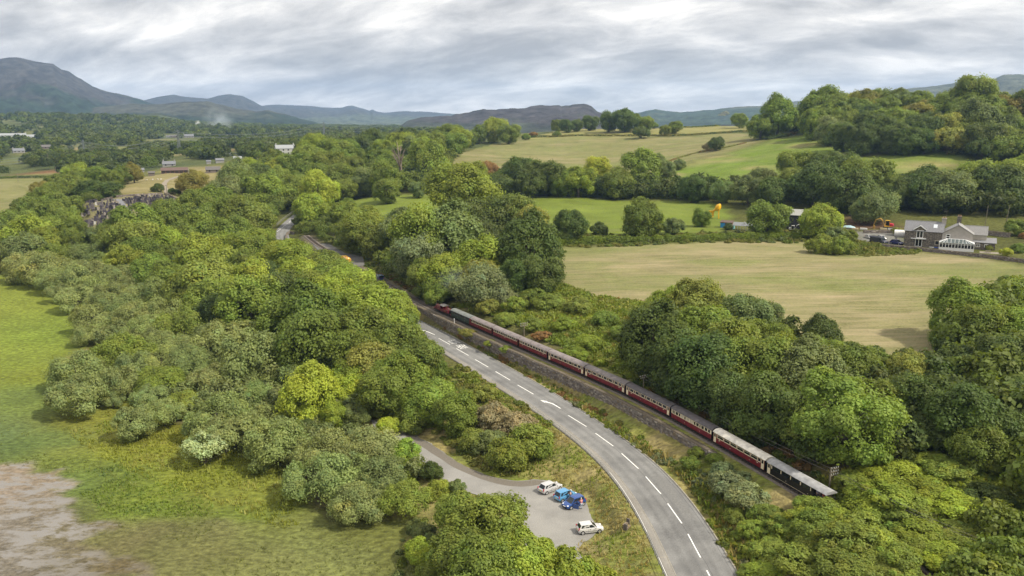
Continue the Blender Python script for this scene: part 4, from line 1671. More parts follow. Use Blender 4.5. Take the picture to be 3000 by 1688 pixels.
stand_of('near the car park', 7, [(2330, 90, 420, 'l', 'tall', 'vivid yellow green tree standing out above the willow belt'), (2490, 230, 230, 'b', 'broad'), (2560, 60, 260, 'l', 'broad')])
stand_of('beside the car park lane', 8, [
    (110, 230, 230, 'g', 'dome'), (350, 320, 170, 'l', 'bush', 'lime green bush where the car park lane goes under the trees'), (350, 80, 380, 'o', 'broad'), (680, 130, 330, 'e', 'broad'),
    (860, 235, 330, 'o', 'broad'), (560, 260, 230, 'o', 'bush'), (1085, 80, 160, 'y', 'bush', 'yellowing bush by the bend of the road, above the car park'),
    (1190, 195, 130, 'o', 'bush'), (1120, 260, 260, 'v', 'bush', 'purple grey bramble thicket on the bank above the car park'), (1330, 330, 270, 'v', 'bush'), (1420, 430, 300, 'e', 'bush'), (1250, 540, 290, 'e', 'bush'), (1000, 430, 220, 'e', 'bush'),
    (1500, 490, 190, 'e', 'bush'), (1130, 440, 220, 'g', 'bush'), (180, 500, 420, 'w', 'dome'), (70, 660, 340, 'w', 'dome'), (480, 520, 210, 'b', 'bush'),
    (520, 640, 190, 'b', 'bush'), (680, 655, 165, 'd', 'bush', 'round dark bush at the edge of the car park lane'), (872, 770, 112, 'g', 'bush', 'small upright bush at the car park edge'),
    (310, 700, 320, 'w', 'dome'), (140, 910, 350, 'w', 'dome'), (480, 880, 380, 'e', 'dome'), (740, 790, 170, 'b', 'bush'), (280, 560, 260, 'w', 'dome'), (350, 900, 240, 'w', 'dome')])
stand_of('in the clump in front of the car park', 8, [
    (930, 960, 380, 'e', 'broad'), (1130, 1060, 480, 'e', 'broad', 'big round tree in front of the car park'), (900, 1200, 380, 'o', 'broad'), (1330, 1290, 430, 'b', 'broad'), (1080, 1400, 480, 'o', 'broad'),
    (620, 1250, 220, 'b', 'bush'), (1520, 1200, 130, 'b', 'bush'), (1700, 1400, 400, 'b', 'bush'), (1600, 1320, 220, 'b', 'bush'), (1920, 1440, 260, 'b', 'bush'), (560, 1060, 120, 'g', 'bush'),
    (640, 1110, 150, 'g', 'bush'), (680, 1400, 180, 'e', 'bush'), (1440, 1420, 260, 'e', 'broad')])
stand_of('in the wood between marsh and road', 5, [
    (50, 710, 310, 'b'), (200, 850, 400, 'b'), (380, 860, 310, 'b'), (60, 910, 310, 'g'), (450, 960, 210, 'o'), (200, 1010, 400, 'o'), (420, 1110, 350, 'o'), (100, 1160, 340, 'o'),
    (250, 1260, 340, 'y'), (60, 1390, 260, 'b'), (590, 1220, 290, 'o'), (420, 1350, 330, 'o'), (700, 1300, 190, 'o', 'bush'), (100, 650, 270, 'b'), (220, 760, 270, 'b'), (330, 830, 270, 'e'), (440, 900, 230, 'b'), (20, 590, 250, 'e')], 'broad')
# --- along the road beyond the bend, and the field corner
stand_of('beside the far bend of the road', 4, [(2350, 265, 310, 'e'), (2340, 110, 290, 'b'), (2330, 10, 260, 'l', 'tall')], 'broad')
stand_of('beyond the yellow tanker', 5, [
    (170, 150, 290, 'e'), (30, 110, 210, 'e'), (110, 270, 250, 'o'), (420, 330, 420, 'e', 'tall'), (500, 240, 330, 'g'), (250, 330, 230, 'o'), (800, 270, 400, 'g', 'tall'), (1030, 310, 260, 'd'),
    (930, 10, 450, 'b', 'broad', 'tall bright yellow green tree towering over the green field'), (1290, 70, 340, 'o', 'tall'), (1090, 150, 330, 'd'), (1430, 160, 290, 'y', 'tall'),
    (1400, 440, 450, 'd', 'tall', 'massive dark oak at the left corner of the hay field'), (1530, 590, 260, 'd'), (1330, 600, 250, 'd'),
    (420, 480, 330, 'k'), (610, 490, 220, 'b'), (760, 570, 280, 'b'), (900, 560, 230, 'o'), (1080, 460, 340, 'b'), (1060, 610, 260, 'y'), (560, 600, 220, 'o'), (600, 720, 150, 'o', 'bush'),
    (1000, 740, 420, 'k', 'dome', 'grey willow behind the engine with smoke drifting over it'), (720, 680, 200, 'o'), (680, 770, 150, 'e', 'bush'), (1200, 770, 200, 'k', 'bush')], 'broad')
stand_of('at the near edge of the green field', 5, [
    (1740, 235, 310, 'd', 'broad', 'round dark tree on the green field beyond the big oak'), (2260, 205, 290, 'o', 'broad', 'round tree over a rusty heap at the green field edge'),
    (1940, 278, 120, 'd', 'bush', 'small square dark bush at the edge of the green field'), (2500, 265, 150, 'g', 'bush'), (1680, 330, 150, 'g', 'bush')])
stand_of('on the bank right of the train', 5, [
    (1440, 800, 210, 'o', 'bush', 'pointed green bush on the bracken bank below the oak'), (1130, 870, 190, 'y', 'bush'), (1310, 850, 190, 'e', 'bush'), (1790, 860, 220, 'y', 'bush', 'rusty yellow bush in the middle of the bracken bank'), (1560, 830, 200, 'e', 'bush'),
    (1510, 1085, 115, 'r', 'bush', 'russet dead bush just behind the train, by a pole'), (1440, 1000, 170, 'e', 'bush'), (1980, 960, 200, 'e', 'bush'), (1680, 1000, 180, 'b', 'bush'), (2120, 1060, 170, 'e', 'bush'), (1860, 1140, 200, 'b', 'bush'), (1750, 1220, 190, 'b', 'bush'), (1240, 960, 160, 'e', 'bush'),
    (1120, 1140, 80, 'b', 'bush', 'small bright bush on top of the retaining wall'), (1240, 1185, 85, 'e', 'bush', 'neat round green bush beside the road lettering'), (960, 1075, 110, 'y', 'bush', 'yellowish bush on the wall top behind the engine'), (900, 1060, 60, 'y', 'bush')])
stand_of('in the wood right of the train', 5, [
    (2200, 1120, 460, 'd', 'tall'), (2480, 1010, 330, 'g'), (2350, 910, 250, 'o'), (2410, 825, 220, 'b'), (2530, 770, 200, 'b'), (2310, 1270, 400, 'd', 'tall'), (2510, 1210, 340, 'd')], 'broad')
stand_of('in the wood right of the train', 6, [
    (110, 780, 330, 'y'), (70, 880, 200, 'g'), (500, 900, 330, 'g'), (180, 1010, 390, 'o'), (360, 1100, 430, 'o'), (600, 1080, 300, 'o'), (760, 1065, 180, 'b'),
    (1040, 1090, 270, 'd', 'tall', 'dark spruce like tree poking above the wood by the hay field'), (1080, 1190, 230, 'e'), (400, 1260, 390, 'o', 'tall'), (700, 1260, 390, 'o', 'tall'), (950, 1290, 400, 'g', 'tall'),
    (1250, 1260, 340, 'o'), (1410, 1260, 250, 'o'), (100, 1310, 440, 'd', 'tall'), (640, 900, 240, 'g')], 'broad')
stand_of('in the wood at the right of the hay field', 6, [
    (1700, 1350, 310, 'y'), (1590, 1370, 210, 'b'), (1900, 1340, 210, 'o'), (2060, 1310, 320, 'd'), (2130, 910, 400, 'e', 'tall', 'feathery tree at the right end of the hay field'), (2450, 830, 310, 'e', 'tall'), (2250, 1080, 400, 'o', 'tall'),
    (2490, 1110, 390, 'e', 'tall'), (2410, 1300, 390, 'd', 'tall'), (2030, 1060, 260, 'o')], 'broad')
stand_of('round the farmyard', 6, [
    (150, 160, 210, 'o', 'broad', 'tree in front of the yellow plant machine'), (640, 215, 260, 'o', 'broad', 'rounded tree between the hut and the dark barn'), (1040, 170, 370, 'b', 'broad', 'big bright round tree hiding the end of the barn'),
    (1260, 110, 120, 'b', 'bush'), (1460, 130, 320, 'g', 'dome', 'wide grey green bush over the bare soil'), (345, 262, 66, 'd', 'bush', 'slim dark conifer beside the blue door'), (2520, 275, 150, 'e', 'bush'), (2440, 456, 84, 'l', 'bush', 'clipped bright yellow bush beside the conservatory'), (2530, 425, 95, 'o', 'bush'),
    (1225, 345, 26, 'l', 'bush'), (1245, 335, 120, 'e', 'bush'), (1275, 350, 60, 'd', 'bush'), (1150, 330, 150, 'g', 'bush'), (1050, 400, 180, 'e', 'bush'), (1200, 410, 180, 'e', 'bush'), (2310, 420, 55, 'y', 'bush'), (1620, 300, 75, 'y', 'bush'), (2570, 330, 60, 'r', 'bush')])
# --- right foreground wood and bank
stand_of('in the wood right of the train', 10, [
    (600, 110, 400, 'd', 'tall'), (900, 160, 310, 'd'), (1200, 260, 640, 'e', 'big', 'huge sunlit tree leaning over the last coaches'), (1450, 110, 340, 'o', 'tall'), (1500, 310, 260, 'b'), (1000, 340, 300, 'o'),
    (1850, 110, 400, 'd', 'tall'), (2150, 160, 430, 'd', 'tall'), (2400, 310, 350, 'd', 'tall'), (2510, 70, 300, 'd', 'tall'), (1820, 300, 300, 'd'), (2250, 430, 340, 'o'), (2490, 510, 260, 'o'), (300, 80, 330, 'd', 'tall'), (2050, 330, 260, 'd')], 'broad')
stand_of('on the bank behind the last coach', 10, [
    (1640, 640, 330, 'b'), (1450, 660, 260, 'b'), (2000, 610, 290, 'e'), (1850, 560, 250, 'e'), (1300, 700, 230, 'e'), (1600, 830, 340, 'b'), (1850, 770, 290, 'b'), (2060, 880, 340, 'l'), (2300, 830, 340, 'd'), (1400, 830, 250, 'b'),
    (1260, 950, 340, 'b'), (1020, 1000, 340, 'b'), (810, 1060, 260, 'e'), (1500, 1050, 310, 'e'), (1800, 1080, 310, 'b'), (2400, 1050, 340, 'o'), (2130, 1110, 280, 'e'), (1240, 1130, 280, 'e'),
    (900, 1300, 380, 'e'), (1220, 1330, 380, 'o'), (1900, 1390, 300, 'l', 'bush', 'vivid lime bush at the bottom edge, beside a purple one'), (2110, 1420, 220, 'm', 'bush', 'purple leaved bush at the bottom edge'), (1600, 1230, 290, 'e'), (2400, 1350, 310, 'o'),
    (2250, 1240, 290, 'e'), (1540, 1400, 230, 'y'), (620, 1390, 240, 'b'), (700, 1220, 240, 'e'), (1000, 1180, 240, 'e'), (2500, 1200, 260, 'o'), (450, 1400, 180, 'e'), (1380, 1180, 260, 'e'), (1480, 1290, 280, 'e'), (1650, 1400, 260, 'e'), (1120, 1060, 240, 'b'), (1700, 950, 280, 'e'), (1750, 1230, 260, 'e'), (2000, 1250, 280, 'b')], 'bush')
stand_of('on the strip between road and railway', 10, [
    (350, 760, 250, 'k'), (480, 860, 280, 'k'), (300, 660, 210, 'k'), (650, 960, 160, 'o'), (560, 970, 180, 'e'), (110, 510, 120, 'o'), (60, 590, 130, 'e'), (430, 720, 160, 'k'), (250, 560, 120, 'o'), (400, 990, 170, 'o'), (520, 1090, 180, 'e'), (560, 1250, 170, 'e'), (730, 1010, 120, 'y'), (430, 1130, 120, 'e')], 'bush')
# --- wood behind the green field and round the bend
stand_of('in the wood below the hill field', 9, [
    (320, 570, 350, 'b'), (600, 650, 350, 'o'), (800, 640, 330, 'o'), (180, 740, 300, 'o'), (1130, 510, 320, 'd'), (1270, 510, 220, 'd'), (1680, 440, 220, 'd'), (1580, 575, 400, 'b'), (1300, 620, 250, 'b'),
    (1120, 745, 250, 'd'), (870, 735, 300, 'o'), (700, 765, 300, 'o'), (450, 765, 260, 'o'), (430, 860, 190, 'd'), (230, 885, 280, 'o'), (60, 890, 160, 'b'), (300, 990, 330, 'o'), (620, 1050, 400, 'o', 'tall'),
    (900, 855, 260, 'o'), (1280, 775, 300, 'o'), (1060, 1060, 310, 'g', 'tall'), (1300, 1000, 370, 'o', 'tall'), (1350, 1200, 320, 'o'), (1540, 1225, 260, 'o'), (1050, 1235, 280, 'g'), (750, 1190, 300, 'o'),
    (820, 1315, 290, 'o'), (50, 1110, 260, 'o'), (400, 1300, 410, 'l', 'broad', 'bright yellow green tree at the corner where road meets green field'), (1730, 610, 360, 'g'), (2000, 560, 350, 'o'), (2200, 430, 300, 'o'), (2350, 410, 240, 'o'), (2330, 545, 290, 'o'),
    (1960, 850, 560, 'e', 'tall', 'tall rounded tree beside the dead trunk'), (1820, 1200, 200, 'g'), (2080, 1010, 260, 'd'), (1780, 980, 260, 'd'), (200, 1150, 280, 'o'), (1480, 690, 260, 'o'), (1900, 660, 260, 'o')], 'broad')
stand_of('along the top edge of the hill field', 2, [
    (880, 1055, 170, 'b'), (960, 1055, 120, 'o'), (1040, 1015, 145, 'o'), (1150, 985, 185, 'b'), (1265, 1015, 150, 'o'), (1390, 1035, 62, 'o', 'bush'), (1450, 1017, 48, 'r', 'bush'), (1625, 950, 95, 'o'), (1625, 1012, 52, 'o', 'bush'),
    (1700, 952, 100, 'd'), (1775, 947, 92, 'd'), (1875, 932, 112, 'd'), (2020, 922, 155, 'd'), (2140, 912, 175, 'd'), (2215, 922, 130, 'o'), (2300, 937, 115, 'o'), (2360, 950, 60, 'o', 'bush'),
    (2255, 1005, 112, 'd', 'bush', 'round dark bush on the hedge across the hill'), (2440, 987, 82, 'o', 'broad'), (2525, 962, 92, 'o', 'broad')], 'broad')
stand_of('in the row below the hill field', 2, [
    (1000, 1312, 180, 'b'), (1120, 1292, 145, 'r'), (920, 1335, 120, 'g'), (1350, 1315, 250, 'd'), (1540, 1345, 260, 'd'), (1440, 1390, 220, 'd'), (1790, 1375, 230, 'b'), (1930, 1305, 200, 'l', 'tall'), (2250, 1295, 270, 'e', 'tall'),
    (2390, 1195, 82, 'g', 'broad'), (2450, 1285, 150, 'g'), (2545, 1242, 82, 'g'), (1190, 1410, 200, 'd'), (1660, 1385, 200, 'o'), (2080, 1390, 230, 'o')], 'broad')
stand_of('on the wooded hilltop', 3, [
    (720, 885, 260, 'e', 'tall', 'pale ash tree at the left end of the hilltop wood'), (590, 925, 170, 'o'), (885, 885, 125, 'd', 'tall', 'narrow dark conifer next to the pale ash on the hill'), (960, 885, 120, 'b'), (1060, 765, 270, 'o'), (1150, 800, 250, 'o'),
    (1200, 885, 220, 'o'), (1250, 775, 200, 'y'), (1380, 760, 230, 'q'), (1450, 690, 180, 'q'), (1550, 685, 180, 'q'), (1700, 690, 200, 'g'), (1800, 700, 200, 'q'), (1900, 740, 160, 'q'), (1350, 870, 220, 'd'), (1130, 955, 190, 'g'),
    (1220, 1000, 190, 'd'), (1350, 1010, 210, 'd'), (1500, 965, 250, 'd'), (1620, 1010, 200, 'd'), (1720, 1030, 190, 'd'), (1650, 900, 200, 'o'), (1750, 855, 200, 'q'), (1850, 820, 190, 'q'), (1900, 910, 180, 'd'), (1550, 805, 200, 'o'),
    (1480, 830, 180, 'y'), (2060, 660, 200, 'o'), (2230, 685, 290, 'e', 'tall'), (2130, 730, 200, 'o'), (2350, 745, 180, 'e'), (2240, 885, 270, 'g', 'tall'), (2330, 965, 200, 'd'), (2000, 945, 200, 'y', 'tall'), (2250, 1015, 230, 'd'),
    (2450, 800, 200, 'q'), (2550, 850, 120, 'y'), (2520, 960, 200, 'e'), (2450, 1020, 200, 'o'), (1830, 1035, 170, 'd'), (2110, 830, 200, 'o'), (960, 780, 160, 'd'), (1000, 900, 200, 'o'), (1300, 830, 230, 'o'), (1430, 760, 210, 'o'), (1600, 750, 210, 'o'), (1700, 770, 210, 'g'), (1800, 770, 220, 'o'), (1950, 800, 220, 'o'), (2020, 760, 210, 'o'), (1420, 920, 220, 'd'), (1580, 900, 220, 'o'), (2080, 900, 220, 'o'), (2180, 800, 230, 'o'), (2420, 880, 220, 'o'), (2600, 760, 240, 'o'), (2300, 800, 220, 'o'), (1850, 960, 220, 'd'), (1760, 940, 210, 'd'), (2400, 960, 220, 'd'), (1100, 860, 200, 'o'), (2150, 960, 220, 'o')], 'broad')
stand_of('along the hedge at the right of the meadow', 3, [
    (2000, 1080, 250, 'y', 'bush'), (2100, 1070, 210, 'y', 'bush'), (2190, 1085, 200, 'y', 'bush'), (2260, 1130, 220, 'd', 'bush'), (2380, 1130, 230, 'o', 'bush'), (2500, 1130, 230, 'o', 'bush'), (1900, 1060, 120, 'g', 'bush')])
stand_of('in the tree belt behind the farm', 3, [
    (840, 1220, 220, 'e'), (1100, 1235, 240, 'd'), (1230, 1260, 250, 'd'), (1400, 1310, 300, 'o'), (1000, 1335, 290, 'd'), (810, 1345, 210, 'o'), (600, 1340, 200, 'g'), (500, 1395, 200, 'g'), (300, 1415, 150, 'g'), (70, 1395, 180, 'd'),
    (1250, 1395, 290, 'd'), (1720, 1380, 250, 'd'), (1860, 1370, 290, 'd'), (1620, 1420, 210, 'd'), (2000, 1400, 280, 'g'), (2260, 1300, 250, 'e'), (2150, 1360, 250, 'o'), (2400, 1355, 290, 'd'), (2500, 1300, 250, 'e'), (2560, 1230, 150, 'b'), (1560, 1400, 220, 'o'), (700, 1410, 200, 'd')], 'broad')
stand_of('alone on the hill meadow', 3, [
    (255, 1085, 105, 'd', 'broad', 'windblown dark thorn tree in the middle of the hill field'), (195, 1107, 72, 'v', 'bush', 'leafless grey thorn bush beside the windblown tree'),
    (85, 922, 62, 'd', 'broad'), (140, 932, 50, 'o', 'bush'), (305, 900, 105, 'q', 'broad', 'rusty crowned tree on the skyline of the hill'), (430, 912, 112, 'e', 'broad'), (0, 1250, 42, 'g', 'bush')])
# --- left: cemetery trees, lone oak, valley edge
stand_of('beyond the cemetery', 1, [
    (560, 1290, 160, 'b'), (640, 1335, 165, 'o'), (740, 1320, 160, 'o'), (450, 1375, 170, 'o'), (300, 1425, 160, 'q'), (380, 1440, 170, 'o'), (550, 1400, 190, 'o'), (470, 1440, 180, 'o'), (640, 1420, 190, 'o'),
    (735, 1440, 250, 'd', 'broad', 'broad dark oak overhanging the top wall of the cemetery', .62), (1005, 1280, 115, 'q', 'tall'), (1195, 1420, 80, 'd', 'bush', 'dark clipped yew beside the farm track'), (1300, 1435, 50, 'd', 'bush'), (1340, 1440, 40, 'd', 'bush'),
    (1460, 1385, 195, 'q', 'broad', 'lone rusty brown oak in the dry field above the cemetery'), (1770, 1295, 200, 'w', 'tall'), (1900, 1255, 150, 'b'), (1960, 1295, 170, 'd'), (840, 1330, 130, 'o'), (920, 1300, 130, 'o'), (1700, 1400, 190, 'g'),
    (1850, 1360, 200, 'o'), (1990, 1400, 220, 'e'), (2110, 1330, 200, 'o'), (2200, 1400, 220, 'o'), (2100, 1250, 170, 'b'), (2230, 1230, 200, 'o'), (2330, 1170, 200, 'e'), (2350, 1300, 200, 'o'), (2480, 1220, 210, 'o'), (2480, 1360, 220, 'o')], 'broad')
stand_of('at the cemetery', 4, [(680, 345, 115, 'r', 'broad', 'russet brown tree at the bottom corner of the cemetery')])
for s_, off, W_, c_ in ((1.0, -3.6, 5.0, 'e'), (4.5, -3.4, 4.6, 'b'), (8.0, -3.6, 5.2, 'e'), (11.5, -3.3, 4.4, 'b'), (14.5, -3.5, 4.8, 'e'), (17.5, -3.5, 3.6, 'e'), (6.0, -6.5, 5.5, 'o'), (12.5, -6.5, 5.2, 'e')):
    i_ = int(np.searchsorted(RS, s_))
    q_ = RAIL[i_, :2] + RN[i_] * off
    plant('bush', q_[0], q_[1], hf(q_[0], q_[1]), W_, c_, 'on the bank behind the last coach', None, .8)
print('planted', len(PLANTED))

# bare and dead trees
def dead_tree(px, py, hpx, label, seed, lean=0.1):
    p = hit(px, py)
    D = np.linalg.norm(p - CAMP)
    h = hpx * D / FPX
    root = thing('dead_tree', label, 'dead tree', p, 0.3)
    me = trunk_mesh('trunk', seed, 1.0, 0.045, nb=9, spread=0.24, fork=0.5, material=DEADWOOD, bare=True)
    o = obj('trunk', me, root)
    root.scale = (h, h, h)
    root.rotation_euler = (lean, -lean, 0.4)


dead_tree(*T(9, (1580, 1120))[0], 88, 'bleached dead tree trunk standing in the wood above the green field', 3)
dead_tree(*T(9, (2110, 1290))[0], 30, 'pale dead branches at the field edge beside the tall bright tree', 8, 0.5)
p_, = T(4, (2280, 1310))
dead_tree(p_[0], p_[1] + 12, 46, 'grey dead treetop sticking out of the willow belt', 12, 0.15)

# ------------------------------------------------------------------ woodland filling, bracken, grass (stuff)
class Scatter:
    """one mass of plants: points that carry small plant meshes through geometry nodes"""

    def __init__(s):
        s.rows, s.keys, s.col = [], {}, bpy.data.collections.new('plants')

    def add(s, lib, i, c, k, x, y, z, a, W, hs):
        key = (id(lib), i, c, round(k, 1))
        if key not in s.keys:
            P, Nn, Sz, Tn = lib[i]
            t = np.array(tint_of(c, np.random.default_rng(len(s.keys) * 7 + i), k)[:3])
            o = bpy.data.objects.new('plant_%04d' % len(s.keys), leaf_mesh('plant', P, Nn, Sz, Tn * t, i))
            s.col.objects.link(o)
            s.keys[key] = len(s.keys)
        s.rows.append((s.keys[key], x, y, z, a, W, hs))

    def build(s, name):
        R = np.array(s.rows)
        me = bpy.data.meshes.new(name)
        me.vertices.add(len(R))
        me.vertices.foreach_set('co', R[:, 1:4].astype(np.float32).ravel())
        for nm, typ, v in (('which', 'INT', R[:, 0].astype(np.int32)), ('turn', 'FLOAT_VECTOR', np.stack([0 * R[:, 4], 0 * R[:, 4], R[:, 4]], 1)), ('size', 'FLOAT_VECTOR', np.stack([R[:, 5], R[:, 5], R[:, 5] * R[:, 6]], 1))):
            at = me.attributes.new(nm, typ, 'POINT')
            at.data.foreach_set('vector' if typ == 'FLOAT_VECTOR' else 'value', v.ravel() if typ == 'INT' else v.astype(np.float32).ravel())
        o = obj(name, me)
        o['kind'] = 'stuff'
        g = bpy.data.node_groups.new(name, 'GeometryNodeTree')
        g.interface.new_socket('Geometry', in_out='INPUT', socket_type='NodeSocketGeometry')
        g.interface.new_socket('Geometry', in_out='OUTPUT', socket_type='NodeSocketGeometry')
        gi, go, ip, ci = (g.nodes.new(t) for t in ('NodeGroupInput', 'NodeGroupOutput', 'GeometryNodeInstanceOnPoints', 'GeometryNodeCollectionInfo'))
        ci.inputs['Collection'].default_value = s.col
        ci.inputs['Separate Children'].default_value = True
        ci.inputs['Reset Children'].default_value = True
        ip.inputs['Pick Instance'].default_value = True
        L(g, gi.outputs[0], ip.inputs['Points'])
        L(g, ci.outputs[0], ip.inputs['Instance'])
        for nm, typ, sock in (('which', 'INT', 'Instance Index'), ('turn', 'FLOAT_VECTOR', 'Rotation'), ('size', 'FLOAT_VECTOR', 'Scale')):
            n = g.nodes.new('GeometryNodeInputNamedAttribute')
            n.data_type = typ
            n.inputs['Name'].default_value = nm
            L(g, n.outputs['Attribute'], ip.inputs[sock])
        L(g, ip.outputs[0], go.inputs[0])
        o.modifiers.new('scatter', 'NODES').node_group = g
        return o


LOW = [crown(900 + i, rz=0.4, cz_=0.5, nl=9, ns=5, nleaf=12, leaf=0.05) for i in range(6)]
TINY = [crown(980 + i, rz=0.42, cz_=0.46, nl=6, ns=3, nleaf=3, leaf=0.13, lobe=(0.2, 0.3)) for i in range(6)]
BR = [crown(1000 + i, rz=0.22, cz_=0.12, nl=5, ns=4, nleaf=7, leaf=0.10, lobe=(0.2, 0.32), droop=0.0) for i in range(6)]


def put(acc, lib, x, y, W, c, k, r, hs=1.0):
    acc.add(lib, int(r.integers(len(lib))), c, k, x, y, hf(x, y) - 0.05 * W, r.uniform(0, 6.28), W, hs)


def scatter(poly, step, r, jitter=0.9):
    b0, b1 = poly[:, :2].min(0), poly[:, :2].max(0)
    gx, gy = np.meshgrid(np.arange(b0[0], b1[0], step), np.arange(b0[1], b1[1], step))
    x = gx.ravel() + r.uniform(-.5, .5, gx.size) * step * jitter
    y = gy.ravel() + r.uniform(-.5, .5, gy.size) * step * jitter
    m = in_poly(x, y, poly)
    return x[m], y[m]


def clear(x, y, lim_road=4.8, lim_rail=3.0):
    d, i, s = near_path(x, y, ROAD)
    e = np.where(s > 0, d - WR[i], d - WL[i])
    d2, i2, s2 = near_path(x, y, RAIL)
    m = (e > lim_road - 4.0) & (d2 > lim_rail) & ~in_poly(x, y, PARK) & ~in_poly(x, y, YARD)
    return m


WOODS = {
    'roadside': hitpoly('d', (0, 640), (150, 560), (210, 545), (225, 590), (330, 570), (440, 550), (480, 515), (640, 520), (690, 560), (690, 600), (760, 640), (900, 720), (1030, 790), (1060, 870), (1110, 915), (1060, 1000),
                      (900, 1020), (700, 1010), (560, 960), (420, 820), (250, 740), (100, 690)),
    'willow': hitpoly('d', (0, 640), (100, 690), (200, 760), (240, 850), (360, 960), (420, 1040), (600, 1120), (720, 1140), (780, 1250), (900, 1290), (1000, 1250), (1080, 1220), (960, 1060), (880, 1030), (700, 1010), (560, 960), (420, 820), (250, 740)),
    'middle': hitpoly('d', (735, 560), (840, 545), (1000, 590), (1110, 560), (1260, 560), (1380, 600), (1400, 720), (1280, 760), (1180, 760), (1090, 770), (960, 690), (900, 640), (780, 610)),
    'below_hill': hitpoly('d', (570, 480), (700, 400), (900, 400), (1130, 400), (1135, 470), (1240, 480), (1100, 487), (880, 500), (760, 555), (640, 520)),
    'belt': hitpoly('d', (1140, 478), (1270, 472), (1640, 478), (1700, 478), (1930, 482), (2200, 482), (2576, 470), (2800, 470), (2800, 545), (2500, 545), (2150, 515), (1800, 502), (1400, 492)),
    'hilltop': hitpoly('d', (1905, 340), (2040, 334), (2300, 370), (2440, 388), (2800, 400), (2800, 300), (2200, 300), (2000, 322)),
    'right': hitpoly('d', (1640, 980), (1600, 880), (1650, 790), (1760, 790), (1930, 830), (2000, 880), (2150, 930), (2260, 945), (2480, 910), (2576, 890), (2800, 880), (2800, 1180), (2500, 1170), (2200, 1200), (2060, 1190), (1900, 1090)),
    'cemetery': hitpoly('d', (120, 500), (190, 470), (260, 460), (285, 490), (205, 520), (215, 560), (120, 570), (0, 600), (0, 580)),
}
wr_ = np.random.default_rng(17)
PXY = np.array([(p[1], p[2], p[3]) for p in PLANTED])
acc = Scatter()
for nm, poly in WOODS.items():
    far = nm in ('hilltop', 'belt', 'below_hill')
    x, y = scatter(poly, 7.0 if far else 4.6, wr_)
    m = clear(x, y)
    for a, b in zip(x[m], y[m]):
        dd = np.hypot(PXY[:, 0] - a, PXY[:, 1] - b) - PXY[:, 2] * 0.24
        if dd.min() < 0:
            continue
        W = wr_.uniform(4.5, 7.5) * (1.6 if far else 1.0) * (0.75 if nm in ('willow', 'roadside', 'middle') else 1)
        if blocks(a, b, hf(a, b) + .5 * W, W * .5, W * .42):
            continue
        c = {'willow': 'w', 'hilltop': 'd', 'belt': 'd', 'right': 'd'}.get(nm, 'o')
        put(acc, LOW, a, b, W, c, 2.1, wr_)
# the woods run on past the edge of the picture
for poly, step, w0, w1, c in (([(66, 62), (150, 62), (190, 230), (120, 190), (92, 160), (72, 118)], 6, 7, 12, 'o'), ([(26, 40), (66, 40), (70, 84), (60, 92), (40, 74)], 3.4, 3.5, 6, 'e'), ([(200, 250), (330, 250), (420, 560), (290, 430)], 9, 8, 13, 'o')):
    x, y = scatter(np.array(poly, float), step, wr_)
    d, i, s = near_path(x, y, RAIL)
    for a, b in zip(x[d > 4], y[d > 4]):
        if not blocks(a, b, hf(a, b) + 4, 5, 4):
            put(acc, LOW, a, b, wr_.uniform(w0, w1), c, 2.1, wr_)
acc.build('woodland_understorey')

# bracken and bramble banks
acc = Scatter()
BRACKEN = [
    (hitpoly('d', (1105, 770), (1280, 770), (1410, 715), (1500, 748), (1620, 765), (1640, 850), (1590, 880), (1640, 990), (1560, 940), (1400, 868), (1260, 800), (1150, 775)), 1.4, 1.0, 2.6, ('b', 'e', 'e', 'y', 'b', 'e', 'r'), 1.35),
    (hitpoly('d', (2060, 1200), (2200, 1190), (2500, 1170), (2800, 1160), (2800, 1449), (1900, 1449), (1880, 1380), (1960, 1330), (2080, 1270)), 1.25, 1.4, 3.2, ('b', 'e', 'b', 'e', 'b', 'e'), 1.1),
    (hitpoly('d', (1060, 1075), (1110, 930), (1180, 925), (1260, 960), (1400, 1080), (1380, 1140), (1330, 1190), (1250, 1205), (1130, 1130)), 1.35, 0.8, 1.9, ('e', 'b', 'y', 'o', 'r'), 1.0),
    (hitpoly('d', (1400, 985), (1500, 1050), (1640, 1130), (1760, 1180), (1900, 1290), (1990, 1340), (1920, 1380), (1880, 1449), (1840, 1420), (1780, 1290), (1700, 1190), (1560, 1100)), 1.15, 0.8, 1.7, ('e', 'b', 'o', 'k', 'y'), 1.0),
    (hitpoly('d', (1090, 815), (1190, 850), (1300, 905), (1440, 990), (1600, 1090), (1640, 1130), (1600, 1120), (1450, 1030), (1290, 930), (1160, 850)), 1.15, 0.5, 1.4, ('y', 'y', 'r', 'e', 'b'), 1.05),
    (hitpoly('d', (1010, 1350), (1090, 1290), (1060, 1400), (1180, 1449), (1000, 1449)), 1.5, 0.7, 1.5, ('y', 'g', 'e', 'b'), 1.05),
    (hitpoly('d', (850, 655), (900, 640), (1000, 700), (1100, 770), (1060, 775), (960, 720), (880, 670)), 1.6, 0.8, 1.7, ('y', 'o', 'r'), 0.9),
    (hitpoly('d', (1400, 720), (1410, 590), (1600, 590), (1830, 585), (1960, 570), (2050, 590), (2150, 600), (2060, 612), (1600, 619), (1420, 624)), 3.2, 1.5, 3.0, ('o', 'y', 'e', 'g'), 0.95),
    (hitpoly('d', (2040, 612), (2130, 600), (2200, 612), (2330, 630), (2300, 640), (2180, 645), (2080, 640)), 1.7, 1.0, 2.2, ('y', 'e', 'y'), 1.0),
    (hitpoly('d', (1560, 945), (1640, 960), (1900, 1080), (2060, 1190), (2140, 1230), (2090, 1270), (1960, 1195), (1830, 1110), (1700, 1040)), 1.5, 1.0, 2.4, ('d', 'o', 'r', 'd', 'e'), 0.95),
]
